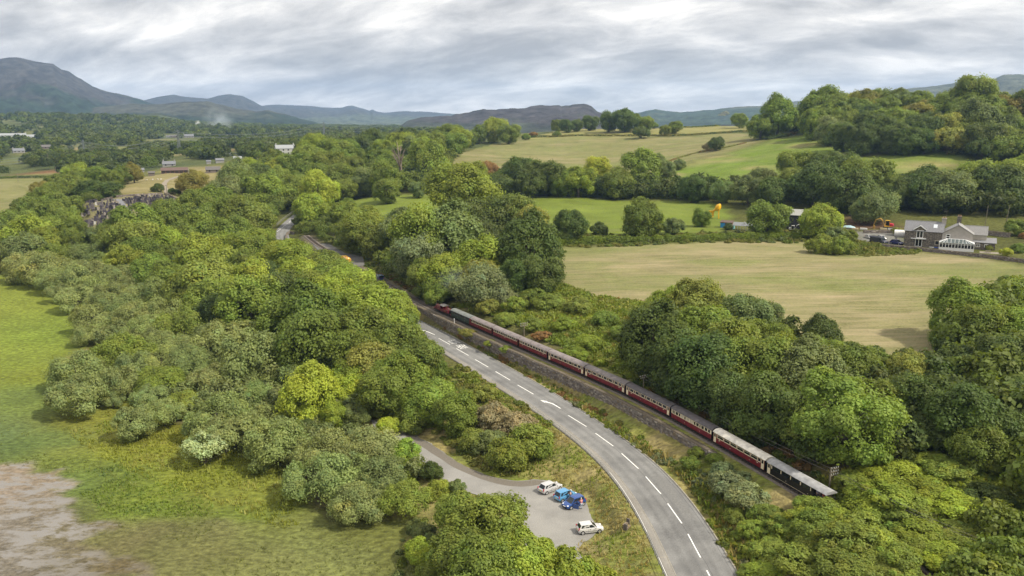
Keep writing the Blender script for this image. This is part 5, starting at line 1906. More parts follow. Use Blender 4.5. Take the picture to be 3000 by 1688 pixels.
for poly, step, w0, w1, cs, k in BRACKEN:
    x, y = scatter(poly, step, wr_)
    d2, i2, s2 = near_path(x, y, RAIL)
    m = clear(x, y, 4.35, 2.6)
    gap = fbm(x / 4, y / 4, 71) > -0.20
    for a, b in zip(x[m & gap], y[m & gap]):
        q = fbm(np.array([a / 6]), np.array([b / 6]), 88)[0]
        c = cs[int(np.clip((q + 0.35) / 0.7 * len(cs), 0, len(cs) - 1))]
        put(acc, BR, a, b, wr_.uniform(w0, w1), c, k * 2.0, wr_, wr_.uniform(0.7, 1.3))
acc.build('bracken')


def grass_tufts(name, polys, material=None):
    """upright blades in small fans"""
    P, Tt = [], []
    r = np.random.default_rng(3)
    for poly, step, h0, h1_, cols, thr, sd in polys:
        x, y = scatter(poly, step, r, 1.4)
        m = clear(x, y, 4.15, 2.2) & (fbm(x / 6, y / 6, sd) > thr)
        x, y = x[m], y[m]
        z = h_fast(x, y)
        n = len(x)
        ci = np.clip(((fbm(x / 9, y / 9, sd + 3) + 0.3) / 0.6 * len(cols)).astype(int), 0, len(cols) - 1)
        C = np.array([alb(*c) for c in cols])[ci] * r.uniform(0.8, 1.2, (n, 1)) * 1.45
        for k in range(4):
            a = r.uniform(0, 6.28, n)
            h = r.uniform(h0, h1_, n)
            w = h * r.uniform(0.14, 0.3, n)
            lx, ly = np.cos(a), np.sin(a)
            ln = r.uniform(0.2, 0.9, n) * h
            ox, oy = r.normal(0, 0.16, n), r.normal(0, 0.16, n)
            b0 = np.stack([x + ox - ly * w, y + oy + lx * w, z - 0.03], 1)
            b1 = np.stack([x + ox + ly * w, y + oy - lx * w, z - 0.03], 1)
            t1 = np.stack([x + ox + lx * ln + ly * w * .3, y + oy + ly * ln - lx * w * .3, z + h], 1)
            t0 = np.stack([x + ox + lx * ln - ly * w * .3, y + oy + ly * ln + lx * w * .3, z + h], 1)
            P.append(np.stack([b0, b1, t1, t0], 1).reshape(-1, 3))
            Tt.append(np.repeat(np.concatenate([C, np.ones((n, 1))], 1), 4, 0))
    V = np.concatenate(P)
    me = arr_mesh(name, V, np.arange(len(V)).reshape(-1, 4), LEAF, {'tint': ('FLOAT_COLOR', np.concatenate(Tt))})
    o = obj(name, me)
    o.color = (1, 1, 1, 1)
    o['kind'] = 'stuff'


YG = hitpoly('d', (130, 900), (240, 930), (330, 1000), (420, 1070), (560, 1130), (740, 1170), (850, 1310), (700, 1330), (500, 1250), (300, 1180), (180, 1100))
BANK = hitpoly('d', (1130, 1100), (1200, 920), (1280, 985), (1400, 1080), (1500, 1170), (1580, 1260), (1640, 1400), (1650, 1480), (1400, 1480), (1390, 1400), (1500, 1330), (1480, 1250), (1320, 1205), (1200, 1180))
VERGE = hitpoly('d', (1040, 800), (1200, 870), (1400, 985), (1560, 1090), (1700, 1180), (1960, 1320), (1990, 1380), (1860, 1449), (1780, 1290), (1640, 1130), (1440, 990), (1240, 880), (1060, 810))
MID = hitpoly('d', (0, 1060), (160, 1060), (300, 1200), (560, 1290), (760, 1330), (1050, 1320), (1040, 1449), (420, 1449), (300, 1330), (160, 1180), (0, 1170))
REED = hitpoly('d', (190, 1190), (300, 1170), (420, 1200), (540, 1270), (520, 1300), (380, 1300), (260, 1290), (200, 1240))
grass_tufts('grass', [
    (YG, 0.75, 0.25, 0.6, [(140, 150, 52), (150, 156, 62), (160, 160, 78), (132, 146, 50)], -0.12, 5),
    (BANK, 0.65, 0.2, 0.5, [(128, 140, 44), (168, 154, 92), (184, 170, 112), (120, 138, 42)], -0.25, 8),
    (VERGE, 0.6, 0.2, 0.55, [(140, 138, 58), (176, 160, 100), (132, 140, 52)], -0.2, 11),
    (MID, 1.0, 0.15, 0.35, [(128, 138, 70), (112, 118, 60), (140, 146, 76)], 0.0, 14),
    (BRACKEN[1][0], 0.8, 0.5, 1.3, [(120, 140, 44), (136, 150, 56), (110, 128, 42), (150, 150, 70)], -0.3, 23),
    (BRACKEN[0][0], 0.8, 0.5, 1.2, [(124, 140, 46), (138, 148, 58), (112, 128, 44), (150, 140, 70)], -0.3, 29),
    (BRACKEN[3][0], 0.8, 0.4, 1.0, [(120, 138, 46), (140, 146, 62), (160, 146, 86)], -0.2, 31),
    (REED, 0.6, 0.2, 0.45, [(112, 134, 62), (126, 146, 56), (104, 124, 66)], 0.0, 17)])

# ------------------------------------------------------------------ hedges
def hedge(label, pts, w, h, colours, dens=16, leaf=0.22, wob=0.35, seed=1):
    r = np.random.default_rng(seed)
    path = densify(np.array([[q[0], q[1], hf(q[0], q[1])] for q in pts]), 0.5)
    t, n = path_frame(path)
    Ln = len(path) * 0.5
    m = int(Ln * dens * (w + 2 * h))
    i = r.integers(0, len(path), m)
    a = r.uniform(-0.15, math.pi + 0.15, m)
    f = 1 + fbm(i * 0.5 / 2.2, np.zeros(m), seed) * wob * 2
    rr = r.uniform(0.78, 1.08, m) * f
    oy, oz = np.cos(a) * w / 2 * rr, np.maximum(np.sin(a), 0) ** 0.6 * h * rr
    P = np.stack([path[i, 0] + n[i, 0] * oy + r.normal(0, .2, m), path[i, 1] + n[i, 1] * oy + r.normal(0, .2, m), h_fast(path[i, 0], path[i, 1]) + oz], 1)
    Nn = unit(np.stack([n[i, 0] * np.cos(a), n[i, 1] * np.cos(a), np.sin(a) + 0.2], 1) + r.normal(0, .4, (m, 3)))
    ci = np.clip(((fbm(i * 0.5 / 9, np.zeros(m) + 2, seed + 5) + 0.3) / 0.6 * len(colours)).astype(int), 0, len(colours) - 1)
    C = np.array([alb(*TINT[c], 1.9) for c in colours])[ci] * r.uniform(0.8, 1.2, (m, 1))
    root = thing('hedge', label, 'hedge', path[len(path) // 2])
    P -= np.array(root.location)
    me = leaf_mesh('foliage', P, Nn, leaf * r.uniform(0.7, 1.3, m), C, seed)
    o = obj('foliage', me, root)
    o.color = (1, 1, 1, 1)
    mb = MB()
    q = path - np.array(root.location)
    for k in range(0, len(q), 3):
        mb.tube([(q[k, 0], q[k, 1], -0.2 + q[k, 2]), (q[k, 0] + r.normal(0, .2), q[k, 1] + r.normal(0, .2), q[k, 2] + h * 0.8)], [0.05, 0.02], 4)
    mb.build('stems', BARK, root)['kind'] = 'stuff'
    return root


hedge('long clipped green hedge along the far edge of the hay field', hitpoly('d', (1408, 616), (1500, 612), (1600, 611), (1750, 607), (1900, 602), (2040, 600), (2090, 606)), 2.8, 2.6, ('e', 'b', 'e'), dens=22, seed=3)
hedge('dark hedge running across the hill between the two hill fields', hitpoly('d', (1330, 347), (1420, 344), (1500, 343), (1700, 343), (1800, 337), (1885, 332)), 2.5, 2.0, ('q', 'd', 'q'), dens=6, leaf=0.35, seed=4)
hedge('hedge and fence line on the skyline above the hill fields', hitpoly('d', (1430, 328), (1520, 321), (1700, 322), (1800, 318), (1886, 313)), 2.5, 1.6, ('q', 'd', 'y'), dens=5, leaf=0.35, seed=5)
hedge('low bank of scrub between hill field and green meadow', hitpoly('r', (880, 835), (1050, 780), (1200, 735), (1380, 700), (1650, 650), (1870, 600)), 1.8, 0.9, ('q', 'y', 'r'), dens=6, leaf=0.3, seed=6)
hedge('dark hedge between the two valley fields at the left edge', hitpoly('v1', (-200, 1050), (0, 1050), (200, 1045), (500, 1040), (830, 1035)), 2.0, 2.0, ('d', 'o'), dens=6, leaf=0.35, seed=7)
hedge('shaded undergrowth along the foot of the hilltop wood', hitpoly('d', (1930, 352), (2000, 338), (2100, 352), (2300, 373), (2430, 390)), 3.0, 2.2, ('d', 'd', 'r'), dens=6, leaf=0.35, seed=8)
hedge('dark scrubby hedge behind the green field', hitpoly('d', (1250, 485), (1400, 490), (1600, 498), (1800, 500), (2000, 508)), 3.5, 3.0, ('d', 'o', 'd'), dens=8, leaf=0.3, seed=9)

# ------------------------------------------------------------------ the train
M_MAROON = mat('maroon_paint', (0.135, 0.010, 0.018), 0.35, var=0.25, scale=1.2)
M_CREAM = mat('cream_paint', (0.72, 0.62, 0.44), 0.4, var=0.08)
M_GREENP = mat('dark_green_paint', (0.028, 0.045, 0.036), 0.4, var=0.15)
M_BLACKP = mat('black_paint', (0.012, 0.010, 0.010), 0.35, var=0.2)
M_REDP = mat('signal_red_paint', (0.32, 0.02, 0.03), 0.4, var=0.1)
M_LOCO = mat('engine_crimson', (0.12, 0.010, 0.018), 0.25, var=0.1)
M_UNDER = mat('underframe_black', (0.018, 0.015, 0.014), 0.8, var=0.3)
M_STEEL = mat('worn_steel', (0.22, 0.2, 0.19), 0.45, 0.7, var=0.2)
M_WHITEP = mat('white_paint', (0.74, 0.73, 0.70), 0.45, var=0.08)
M_BRASS = mat('brass', (0.55, 0.38, 0.12), 0.3, 0.9, var=0.1)
GLASS = glass()
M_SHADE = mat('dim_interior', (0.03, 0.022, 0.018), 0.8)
M_BLIND = mat('pale_window_blind', (0.42, 0.38, 0.29), 0.6, var=0.2)


def roofmat(name, col):
    return mat(name, col, 0.62, var=0.3, scale=1.3)


R_MAUVE = roofmat('mauve_grey_roof', (0.20, 0.17, 0.165))
R_MAUVE2 = roofmat('brown_grey_roof', (0.15, 0.13, 0.125))
R_DARK = roofmat('dark_roof', (0.085, 0.075, 0.078))
R_WHITE = roofmat('white_roof', (0.66, 0.62, 0.54))
R_SILVER = roofmat('silver_roof', (0.30, 0.30, 0.30))
R_GREEN = roofmat('green_grey_roof', (0.17, 0.18, 0.17))

ZR = 0.17           # rail top above the track line


def arc(w, z0, rise, n=10):
    return [(-w + 2 * w * i / n, z0 + rise * (1 - ((i / n) * 2 - 1) ** 2) ** 0.8) for i in range(n + 1)]


def bogie(parent, x, wheels=(-0.55, 0.55), r=0.28):
    fr = MB().box(x - 0.95, x + 0.95, -0.62, -0.52, 0.18, 0.46).box(x - 0.95, x + 0.95, 0.52, 0.62, 0.18, 0.46).box(x - 0.2, x + 0.2, -0.6, 0.6, 0.25, 0.5).build('bogie', M_UNDER, parent)
    for dx in wheels:
        for s in (-1, 1):
            MB().cyl((x + dx, s * 0.30, r), (x + dx, s * 0.40, r), r, 14).build('wheel', M_STEEL, fr, True)


def coach(label, s0, s1, style):
    a, b = path_at(s0)[0], path_at(s1)[0]        # s0 = rear (near the camera), s1 = front
    d = b - a
    Ln = np.linalg.norm(d[:2])
    m = (a + b) / 2
    root = thing('railway_coach', label, 'railway coach', (m[0], m[1], m[2] + ZR), math.atan2(d[1], d[0]), 'coaches of the train')
    l = Ln / 2 - 0.28
    W = 0.98
    body, band, roof = style['body'], style['band'], style['roof']
    zb, zs, zt, zrf = 0.52, 1.36, 2.16, 2.22
    MB().box(-l - 0.05, l + 0.05, -0.7, 0.7, 0.36, 0.52).build('underframe', M_UNDER, root)
    MB().box(-l, l, -W, -W + 0.05, 0.30, 0.36).box(-l, l, W - 0.05, W, 0.30, 0.36).build('footboard', M_UNDER, root)
    l2 = l if not style.get('balcony') else l
    x_in = -l + 2.3 if style.get('balcony') else -l
    MB().box(x_in, l, -W, W, zb, zs + 0.02).build('body', body, root, bevel=0.02)
    MB().box(x_in + 0.01, l - 0.01, -W + 0.012, W - 0.012, zs + 0.02, zt).build('window_band', band, root)
    roofo = MB().prism(arc(W + 0.08, zt, 0.42) + [(W + 0.02, zt - 0.06), (-W - 0.02, zt - 0.06)], -l - 0.14, l + 0.14).build('roof', roof, root, True)
    if style.get('ribs'):
        rb = MB()
        for x in np.arange(-l + 0.4, l, 0.62):
            rb.prism(arc(W + 0.09, zt + 0.01, 0.43) + arc(W + 0.07, zt - 0.03, 0.42)[::-1], x - 0.025, x + 0.025)
        rb.build('roof_ribs', R_MAUVE2, roofo)
    endm = style.get('end', M_BLACKP)
    for e in (x_in - 0.03, l + 0.03):
        mm = endm if e > 0 or not style.get('red_end') else M_REDP
        MB().prism([(-W + 0.01, zb), (W - 0.01, zb), (W - 0.01, zt)] + arc(W - 0.01, zt, 0.36)[::-1] + [(-W + 0.01, zt)], e - 0.03, e + 0.03).build('end_wall', mm, root)
        if abs(abs(e) - l) < 0.1:
            MB().box(e - 0.05, e + 0.3 if e > 0 else e + 0.05, -0.42, 0.42, 0.6, 1.9).build('gangway', M_UNDER, root) if e > 0 else \
                MB().box(e - 0.3, e + 0.05, -0.42, 0.42, 0.6, 1.9).build('gangway', M_UNDER, root)
    for bx in (-l + 2.2, l - 2.2):
        bogie(root, bx)
    xs0, xs1 = x_in + 0.25, l - 0.25
    if style['doors']:
        for e in ((-1, 1) if not style.get('balcony') else (1,)):
            xc = (l - 0.42) * e
            for s in (-1, 1):
                dr = MB().box(xc - 0.3, xc + 0.3, s * (W + 0.006) - 0.012, s * (W + 0.006) + 0.012, zb + 0.05, zt - 0.03).build('door', M_CREAM, root)
                MB().box(xc - 0.19, xc + 0.19, s * (W + 0.02) - 0.006, s * (W + 0.02) + 0.006, 1.45, 2.02).build('door_window', GLASS, dr)
                MB().box(xc - 0.36, xc - 0.325, s * (W + 0.02) - 0.01, s * (W + 0.02) + 0.01, 1.0, 1.7).build('handrail', M_BRASS, dr)
        xs1 = l - 0.85
        xs0 = -l + 0.85 if not style.get('balcony') else xs0
    ws = style['win']
    tot = sum(ws)
    x = xs0
    pitch = (xs1 - xs0) / tot
    fm = style.get('frame')
    for k, wv in enumerate(ws):
        w = wv * pitch
        g = 0.14 if wv > 0.7 else 0.09
        pane = style.get('pane', [GLASS])[k % len(style.get('pane', [GLASS]))]
        for s in (-1, 1):
            y = s * (W + 0.0)
            if fm:
                f = MB().box(x + g * 0.35, x + w - g * 0.35, y - 0.006, y + 0.006, zs + 0.03, zt - 0.03).build('window_frame', fm, root)
                par = f
            else:
                par = root
            wd = MB().box(x + g, x + w - g, y + s * 0.006 - 0.006, y + s * 0.006 + 0.006, zs + 0.15, zt - 0.13).build('window', pane, par)
            if style.get('vents') and wv > 0.7:
                MB().box(x + g, x + w - g, y + s * 0.014 - 0.004, y + s * 0.014 + 0.004, zt - 0.29, zt - 0.255).build('ventilator_bar', M_CREAM, wd)
        x += w
    for (dx, mm) in style.get('plates', ()):
        for s in (-1, 1):
            MB().box(dx * l - 0.16, dx * l + 0.16, s * (W + 0.006) - 0.006, s * (W + 0.006) + 0.006, 1.12, 1.24).build('name_plate', mm, root)
    for dx in (-0.45, 0.3):
        for s in (-1, 1):
            MB().box(dx * l - 0.05, dx * l + 0.05, s * (W + 0.006) - 0.006, s * (W + 0.006) + 0.006, 0.82, 0.92).build('number_plate', M_CREAM, root)
    return root, l, W


JOINT = {}
XS = np.array([project(p)[0] for p in RAIL0])
for k, px in enumerate((1268, 1320, 1377, 1442, 1518, 1604, 1711, 1831, 1963, 2085, 2241, 2418)):
    JOINT[k] = float(np.interp(px, XS[::-1], RS[::-1]))
PL = ((-0.74, M_CREAM), (0.74, M_CREAM))
MAIN = dict(body=M_MAROON, band=M_MAROON, doors=True, frame=M_CREAM, plates=PL)
alt = [1, 1, .45, 1, .45, 1, .45, 1, .45, 1, 1]
coach('dark green coach with grey green roof and a red end, right behind the engine', JOINT[2], JOINT[1],
      dict(body=M_GREENP, band=M_GREENP, roof=R_GREEN, doors=False, win=[.7, .7, 1, 1, .5, 1, 1, .7, .7], end=M_GREENP, red_end=True))
coach('maroon coach with seven cream framed windows, next to the green coach', JOINT[3], JOINT[2],
      dict(body=M_MAROON, band=M_MAROON, roof=R_MAUVE, doors=False, win=[.5, .42, .5, .42, .5, .42, .5, .42, .5, .42, .5, .42, .5], frame=M_CREAM))
coach('maroon coach with close set cream windows, third behind the engine', JOINT[4], JOINT[3],
      dict(body=M_MAROON, band=M_MAROON, roof=R_MAUVE, doors=False, win=[.5, .6, .5, .6, .5, .45, .6, .5, .6, .5, .6, .5, .5], frame=M_CREAM, plates=((0, M_CREAM),)))
coach('maroon coach with a ribbed roof and no end doors, fourth behind the engine', JOINT[5], JOINT[4],
      dict(body=M_MAROON, band=M_MAROON, roof=R_MAUVE, doors=False, ribs=True, win=[.45, .45, .9, .9, .9, .9, .9, .9, .9, .9, .45, .45], frame=M_CREAM, plates=PL))
coach('maroon coach with cream end doors and a mauve roof, behind the ribbed roof coach', JOINT[6], JOINT[5],
      dict(MAIN, roof=R_MAUVE, win=alt))
coach('maroon coach with cream end doors and pale brown roof, in the middle of the train', JOINT[7], JOINT[6],
      dict(MAIN, roof=R_MAUVE2, win=[.9, 1, .4, 1, .4, 1, .4, 1, .4, 1, .4, 1]))
coach('maroon coach with cream end doors and dark roof, ahead of the mixed window coach', JOINT[8], JOINT[7],
      dict(MAIN, roof=R_DARK, win=[1, 1, .4, 1, .4, 1, .4, 1, .4, 1, .4, 1, .3]))
coach('maroon coach with mixed cream blinds and no doors, ahead of the white roofed coach', JOINT[9], JOINT[8],
      dict(body=M_MAROON, band=M_CREAM, roof=R_DARK, doors=False, win=[.6, .8, .8, .4, .8, .5, .4, .6, .9, .45, .9, .5, .8, .35, .45], pane=[GLASS, GLASS, GLASS, GLASS, GLASS, GLASS, M_BLIND, M_BLIND, M_BLIND, GLASS, M_BLIND, GLASS, GLASS, GLASS, GLASS]))
coach('maroon coach with a cream white roof and six long windows', JOINT[10], JOINT[9],
      dict(body=M_MAROON, band=M_MAROON, roof=R_WHITE, doors=True, frame=M_CREAM, plates=PL, vents=True, win=[.5, 1.2, 1.2, 1.2, 1.2, 1.2, 1.2, .1]))
OBS, ol, oW = coach('black observation coach with silver roof and open rear balcony, last of the train', JOINT[11], JOINT[10],
                    dict(body=M_BLACKP, band=M_BLACKP, roof=R_SILVER, doors=True, balcony=True, win=[.25, 1.3, .25, 1.3, .25, 1.3, .25, 1.3, .25],
                         pane=[M_CREAM, GLASS, M_CREAM, GLASS, M_CREAM, GLASS, M_CREAM, GLASS, M_CREAM]))
# open balcony: floor, railing, posts
MB().box(-ol, -ol + 2.28, -oW, oW, 0.5, 0.56).build('balcony_floor', M_UNDER, OBS)
rl = MB()
for (p, q) in (((-ol + .05, -oW + .03), (-ol + 2.2, -oW + .03)), ((-ol + .05, oW - .03), (-ol + 2.2, oW - .03)), ((-ol + .05, -oW + .03), (-ol + .05, oW - .03))):
    rl.tube([(p[0], p[1], 1.45), (q[0], q[1], 1.45)], 0.03, 6)
    for t in np.linspace(0, 1, 12):
        rl.tube([(p[0] + (q[0] - p[0]) * t, p[1] + (q[1] - p[1]) * t, 0.56), (p[0] + (q[0] - p[0]) * t, p[1] + (q[1] - p[1]) * t, 1.45)], 0.012, 4)
rl.build('balcony_railing', M_BLACKP, OBS)
for (x, y) in ((-ol + .06, -oW + .05), (-ol + .06, oW - .05), (-ol + 1.2, -oW + .05), (-ol + 1.2, oW - .05)):
    MB().tube([(x, y, .56), (x, y, 2.15)], 0.035, 6).build('roof_post', M_BLACKP, OBS)
MB().box(-ol + 2.2, ol, -oW - .012, -oW + 0.0, 0.54, 0.57).box(-ol + 2.2, ol, oW, oW + .012, 0.54, 0.57).build('gold_lining', M_CREAM, OBS)

# the engine: two boilers back to back with one cab in the middle
a, b = path_at(JOINT[1] + 0.15)[0], path_at(JOINT[0])[0]
d = b - a
m = (a + b) / 2
LOCO = thing('steam_engine', 'dark red double ended steam engine at the head of the train', 'steam engine', (m[0], m[1], m[2] + ZR), math.atan2(d[1], d[0]))
ll = np.linalg.norm(d[:2]) / 2 - 0.3
MB().box(-ll, ll, -0.85, 0.85, 0.55, 0.68).build('frame', M_UNDER, LOCO)
for s in (-1, 1):
    MB().box(s * ll - 0.08, s * ll + 0.08, -0.8, 0.8, 0.45, 0.9).build('buffer_beam', M_REDP, LOCO)
    bo = MB().cyl((s * 0.8, 0, 1.45), (s * (ll - 0.85), 0, 1.45), 0.52, 20).build('boiler', M_LOCO, LOCO, True)
    bands = MB()
    for x in np.linspace(1.2, ll - 1.1, 4):
        bands.cyl((s * x, 0, 1.45), (s * (x + 0.06), 0, 1.45), 0.535, 20)
    bands.build('boiler_band', M_BRASS, bo, True)
    MB().cyl((s * (ll - 0.85), 0, 1.45), (s * (ll - 0.15), 0, 1.45), 0.5, 20).build('smokebox', M_BLACKP, LOCO, True)
    ch = MB().tube([(s * (ll - 0.5), 0, 1.9), (s * (ll - 0.5), 0, 2.1), (s * (ll - 0.5), 0, 2.6), (s * (ll - 0.5), 0, 2.72)], [0.2, 0.15, 0.17, 0.23], 14).build('chimney', M_BLACKP, LOCO, True)
    MB().ball((s * 1.9, 0, 1.98), (0.27, 0.27, 0.3), 14, 8).build('steam_dome', M_LOCO if s < 0 else M_BRASS, LOCO, True)
    MB().tube([(s * 1.25, 0, 1.9), (s * 1.25, 0, 2.3)], [0.1, 0.06], 8).build('safety_valve', M_BRASS, LOCO, True)
    for q in (-1, 1):
        MB().box(min(s * 0.75, s * (ll - 1.0)), max(s * 0.75, s * (ll - 1.0)), min(q * 0.55, q * 0.95), max(q * 0.55, q * 0.95), 0.7, 1.55).build('side_tank', M_LOCO, LOCO, bevel=0.05)
        MB().box(s * 2.0 - 0.35, s * 2.0 + 0.35, q * 0.955 - 0.006, q * 0.955 + 0.006, 1.08, 1.2).build('name_plate', M_BRASS, LOCO)
        MB().box(min(s * (ll - 0.9), s * (ll - 0.2)), max(s * (ll - 0.9), s * (ll - 0.2)), min(q * .5, q * .8), max(q * .5, q * .8), 0.35, 0.8).build('cylinder_block', M_UNDER, LOCO, bevel=.03)
    bogie(LOCO, s * 2.3, (-0.55, 0.4), 0.33)
MB().box(-0.8, -0.72, -0.92, 0.92, 0.7, 2.2).box(0.72, 0.8, -0.92, 0.92, 0.7, 2.2).box(-0.8, 0.8, -0.94, -0.88, 0.7, 1.4).box(-0.8, 0.8, 0.88, 0.94, 0.7, 1.4).build('cab', M_LOCO, LOCO)
MB().prism(arc(1.0, 2.22, 0.22) + [(0.98, 2.18), (-0.98, 2.18)], -1.15, 1.15).build('cab_roof', roofmat('engine_cab_roof', (0.26, 0.24, 0.22)), LOCO, True)
for x, y in ((-0.76, -0.9), (0.76, -0.9), (-0.76, 0.9), (0.76, 0.9)):
    MB().tube([(x, y, 1.4), (x, y, 2.2)], 0.035, 6).build('cab_post', M_BLACKP, LOCO)

# ------------------------------------------------------------------ people
SKIN = mat('skin', (0.55, 0.34, 0.25), 0.6)


def skin_obj(name, vs_, es, rs, material, parent, sub=1):
    me = bpy.data.meshes.new(name)
    me.from_pydata(vs_, es, [])
    me.materials.append(material)
    o = obj(name, me, parent)
    md = o.modifiers.new('skin', 'SKIN')
    md.use_smooth_shade = True
    for i, v in enumerate(me.skin_vertices[0].data):
        v.radius = (rs[i] * 1.0, rs[i] * 1.0)
        v.use_root = (i == 0)
    ss = o.modifiers.new('smooth', 'SUBSURF')
    ss.levels = ss.render_levels = sub
    return o


def person(label, loc, rz, top, legs, hair, lean=0.12, arms='forward', seated=False):
    root = thing('person', label, 'person', loc, rz)
    hip, ch, nk, hd = 0.92, 1.28, 1.47, 1.62
    fx = lambda z: lean * max(z - hip, 0)
    V = [(0, 0, hip), (fx(ch), 0, ch), (fx(nk), 0, nk), (fx(hd), 0, hd - 0.04), (fx(hd) + 0.02, 0, hd + 0.06)]
    E = [(0, 1), (1, 2), (2, 3), (3, 4)]
    Rr = [0.13, 0.15, 0.06, 0.09, 0.08]
    jl, ja = [], []
    for s in (-1, 1):
        n = len(V)
        V += [(0.0, s * 0.09, hip - 0.06), (0.03, s * 0.1, 0.48), (0.0, s * 0.11, 0.08), (0.13, s * 0.12, 0.03)]
        E += [(0, n), (n, n + 1), (n + 1, n + 2), (n + 2, n + 3)]
        Rr += [0.095, 0.065, 0.045, 0.045]
        jl.append(n)
        n = len(V)
        hx, hz = (0.42, 1.12) if arms == 'forward' else (0.12, 0.85)
        V += [(fx(1.4), s * 0.19, 1.4), (fx(1.2) + 0.08, s * 0.24, 1.14), (hx, s * 0.2, hz), (hx + 0.09, s * 0.19, hz + 0.01)]
        E += [(1, n), (n, n + 1), (n + 1, n + 2), (n + 2, n + 3)]
        Rr += [0.065, 0.047, 0.035, 0.035]
        ja.append(n)
    skin_obj('body', V, E, Rr, SKIN, root)
    tv = [V[0], V[1], (fx(1.44), 0, 1.44)] + [V[j + q] for j in ja for q in (0, 1)]
    te = [(0, 1), (1, 2), (1, 3), (3, 4), (1, 5), (5, 6)]
    skin_obj('shirt', tv, te, [0.15, 0.175, 0.085, 0.085, 0.068, 0.085, 0.068], top, root)
    lv = [V[0]] + [V[j + q] for j in jl for q in (0, 1, 2)]
    skin_obj('trousers', lv, [(0, 1), (1, 2), (2, 3), (0, 4), (4, 5), (5, 6)], [0.145, 0.115, 0.085, 0.068, 0.115, 0.085, 0.068], legs, root)
    MB().ball((fx(hd) - 0.015, 0, hd + 0.075), (0.115, 0.1, 0.1), 12, 8).build('hair', hair, root, True)
    MB().ball((fx(hd) + 0.1, 0, hd), (0.025, 0.018, 0.025), 6, 4).build('nose', SKIN, root, True)
    sh = MB()
    for s in (-1, 1):
        sh.ball((0.06, s * 0.115, 0.045), (0.14, 0.055, 0.05), 10, 6)
    sh.build('shoes', mat('shoes', (0.16, 0.15, 0.15), 0.7), root, True)
    return root


C_PINK = mat('pink_shirt', (0.62, 0.17, 0.19), 0.85)
C_PALEJ = mat('pale_jeans', (0.42, 0.46, 0.55), 0.9)
C_LILAC = mat('lilac_shirt', (0.30, 0.28, 0.36), 0.85)
C_RED = mat('red_shirt', (0.42, 0.05, 0.04), 0.85)
C_DARK = mat('dark_clothes', (0.05, 0.055, 0.09), 0.9)
H_WHITE = mat('white_hair', (0.62, 0.58, 0.52), 0.8)
H_DARK = mat('dark_hair', (0.04, 0.03, 0.025), 0.7)
H_GREY = mat('grey_hair', (0.3, 0.27, 0.24), 0.8)


def on_obs(x, y, z):
    c, s = math.cos(OBS.rotation_euler.z), math.sin(OBS.rotation_euler.z)
    return (OBS.location.x + x * c - y * s, OBS.location.y + x * s + y * c, OBS.location.z + z)


person('passenger in a red top on the rear balcony of the last coach', on_obs(-ol + 0.8, 0.45, 0.50), OBS.rotation_euler.z + math.pi, C_RED, C_DARK, H_GREY, 0.05, 'down')
person('passenger in a lilac grey top further inside the rear balcony', on_obs(-ol + 1.75, 0.5, 0.50), OBS.rotation_euler.z + 2.4, C_LILAC, C_DARK, H_WHITE, 0.05, 'down')

# ------------------------------------------------------------------ cars
M_TYRE = mat('tyre', (0.015, 0.015, 0.016), 0.85)
M_HUB = mat('alloy_hub', (0.55, 0.55, 0.56), 0.35, 0.6)
M_LAMP = mat('headlamp', (0.72, 0.74, 0.76), 0.15)
M_TAIL = mat('tail_lamp', (0.45, 0.02, 0.03), 0.25)
M_TRIM = mat('black_trim', (0.02, 0.02, 0.022), 0.6)
M_PLATE_Y = mat('yellow_plate', (0.75, 0.60, 0.08), 0.5)
M_PLATE_W = mat('white_plate', (0.75, 0.75, 0.72), 0.5)
CARGLASS = glass('car_glass', (0.02, 0.025, 0.028))


def paint(name, col):
    if name in MATS:
        return MATS[name]
    m_, nt, b_ = nodes_of(name)
    b_.inputs['Base Color'].default_value = (*col, 1)
    b_.inputs['Roughness'].default_value = 0.3
    b_.inputs['Metallic'].default_value = 0.15
    b_.inputs['Coat Weight'].default_value = 0.6
    b_.inputs['Coat Roughness'].default_value = 0.08
    MATS[name] = m_
    return m_


def quad_inset(P, k, off):
    """an inset copy of a quad, pushed out along its normal, as a thin slab"""
    P = [np.array(p, float) for p in P]
    c = sum(P) / 4
    n = np.cross(P[1] - P[0], P[2] - P[0])
    n /= np.linalg.norm(n)
    Q = [c + (p - c) * k for p in P]
    return [q - n * 0.01 for q in Q] + [q + n * off for q in Q]


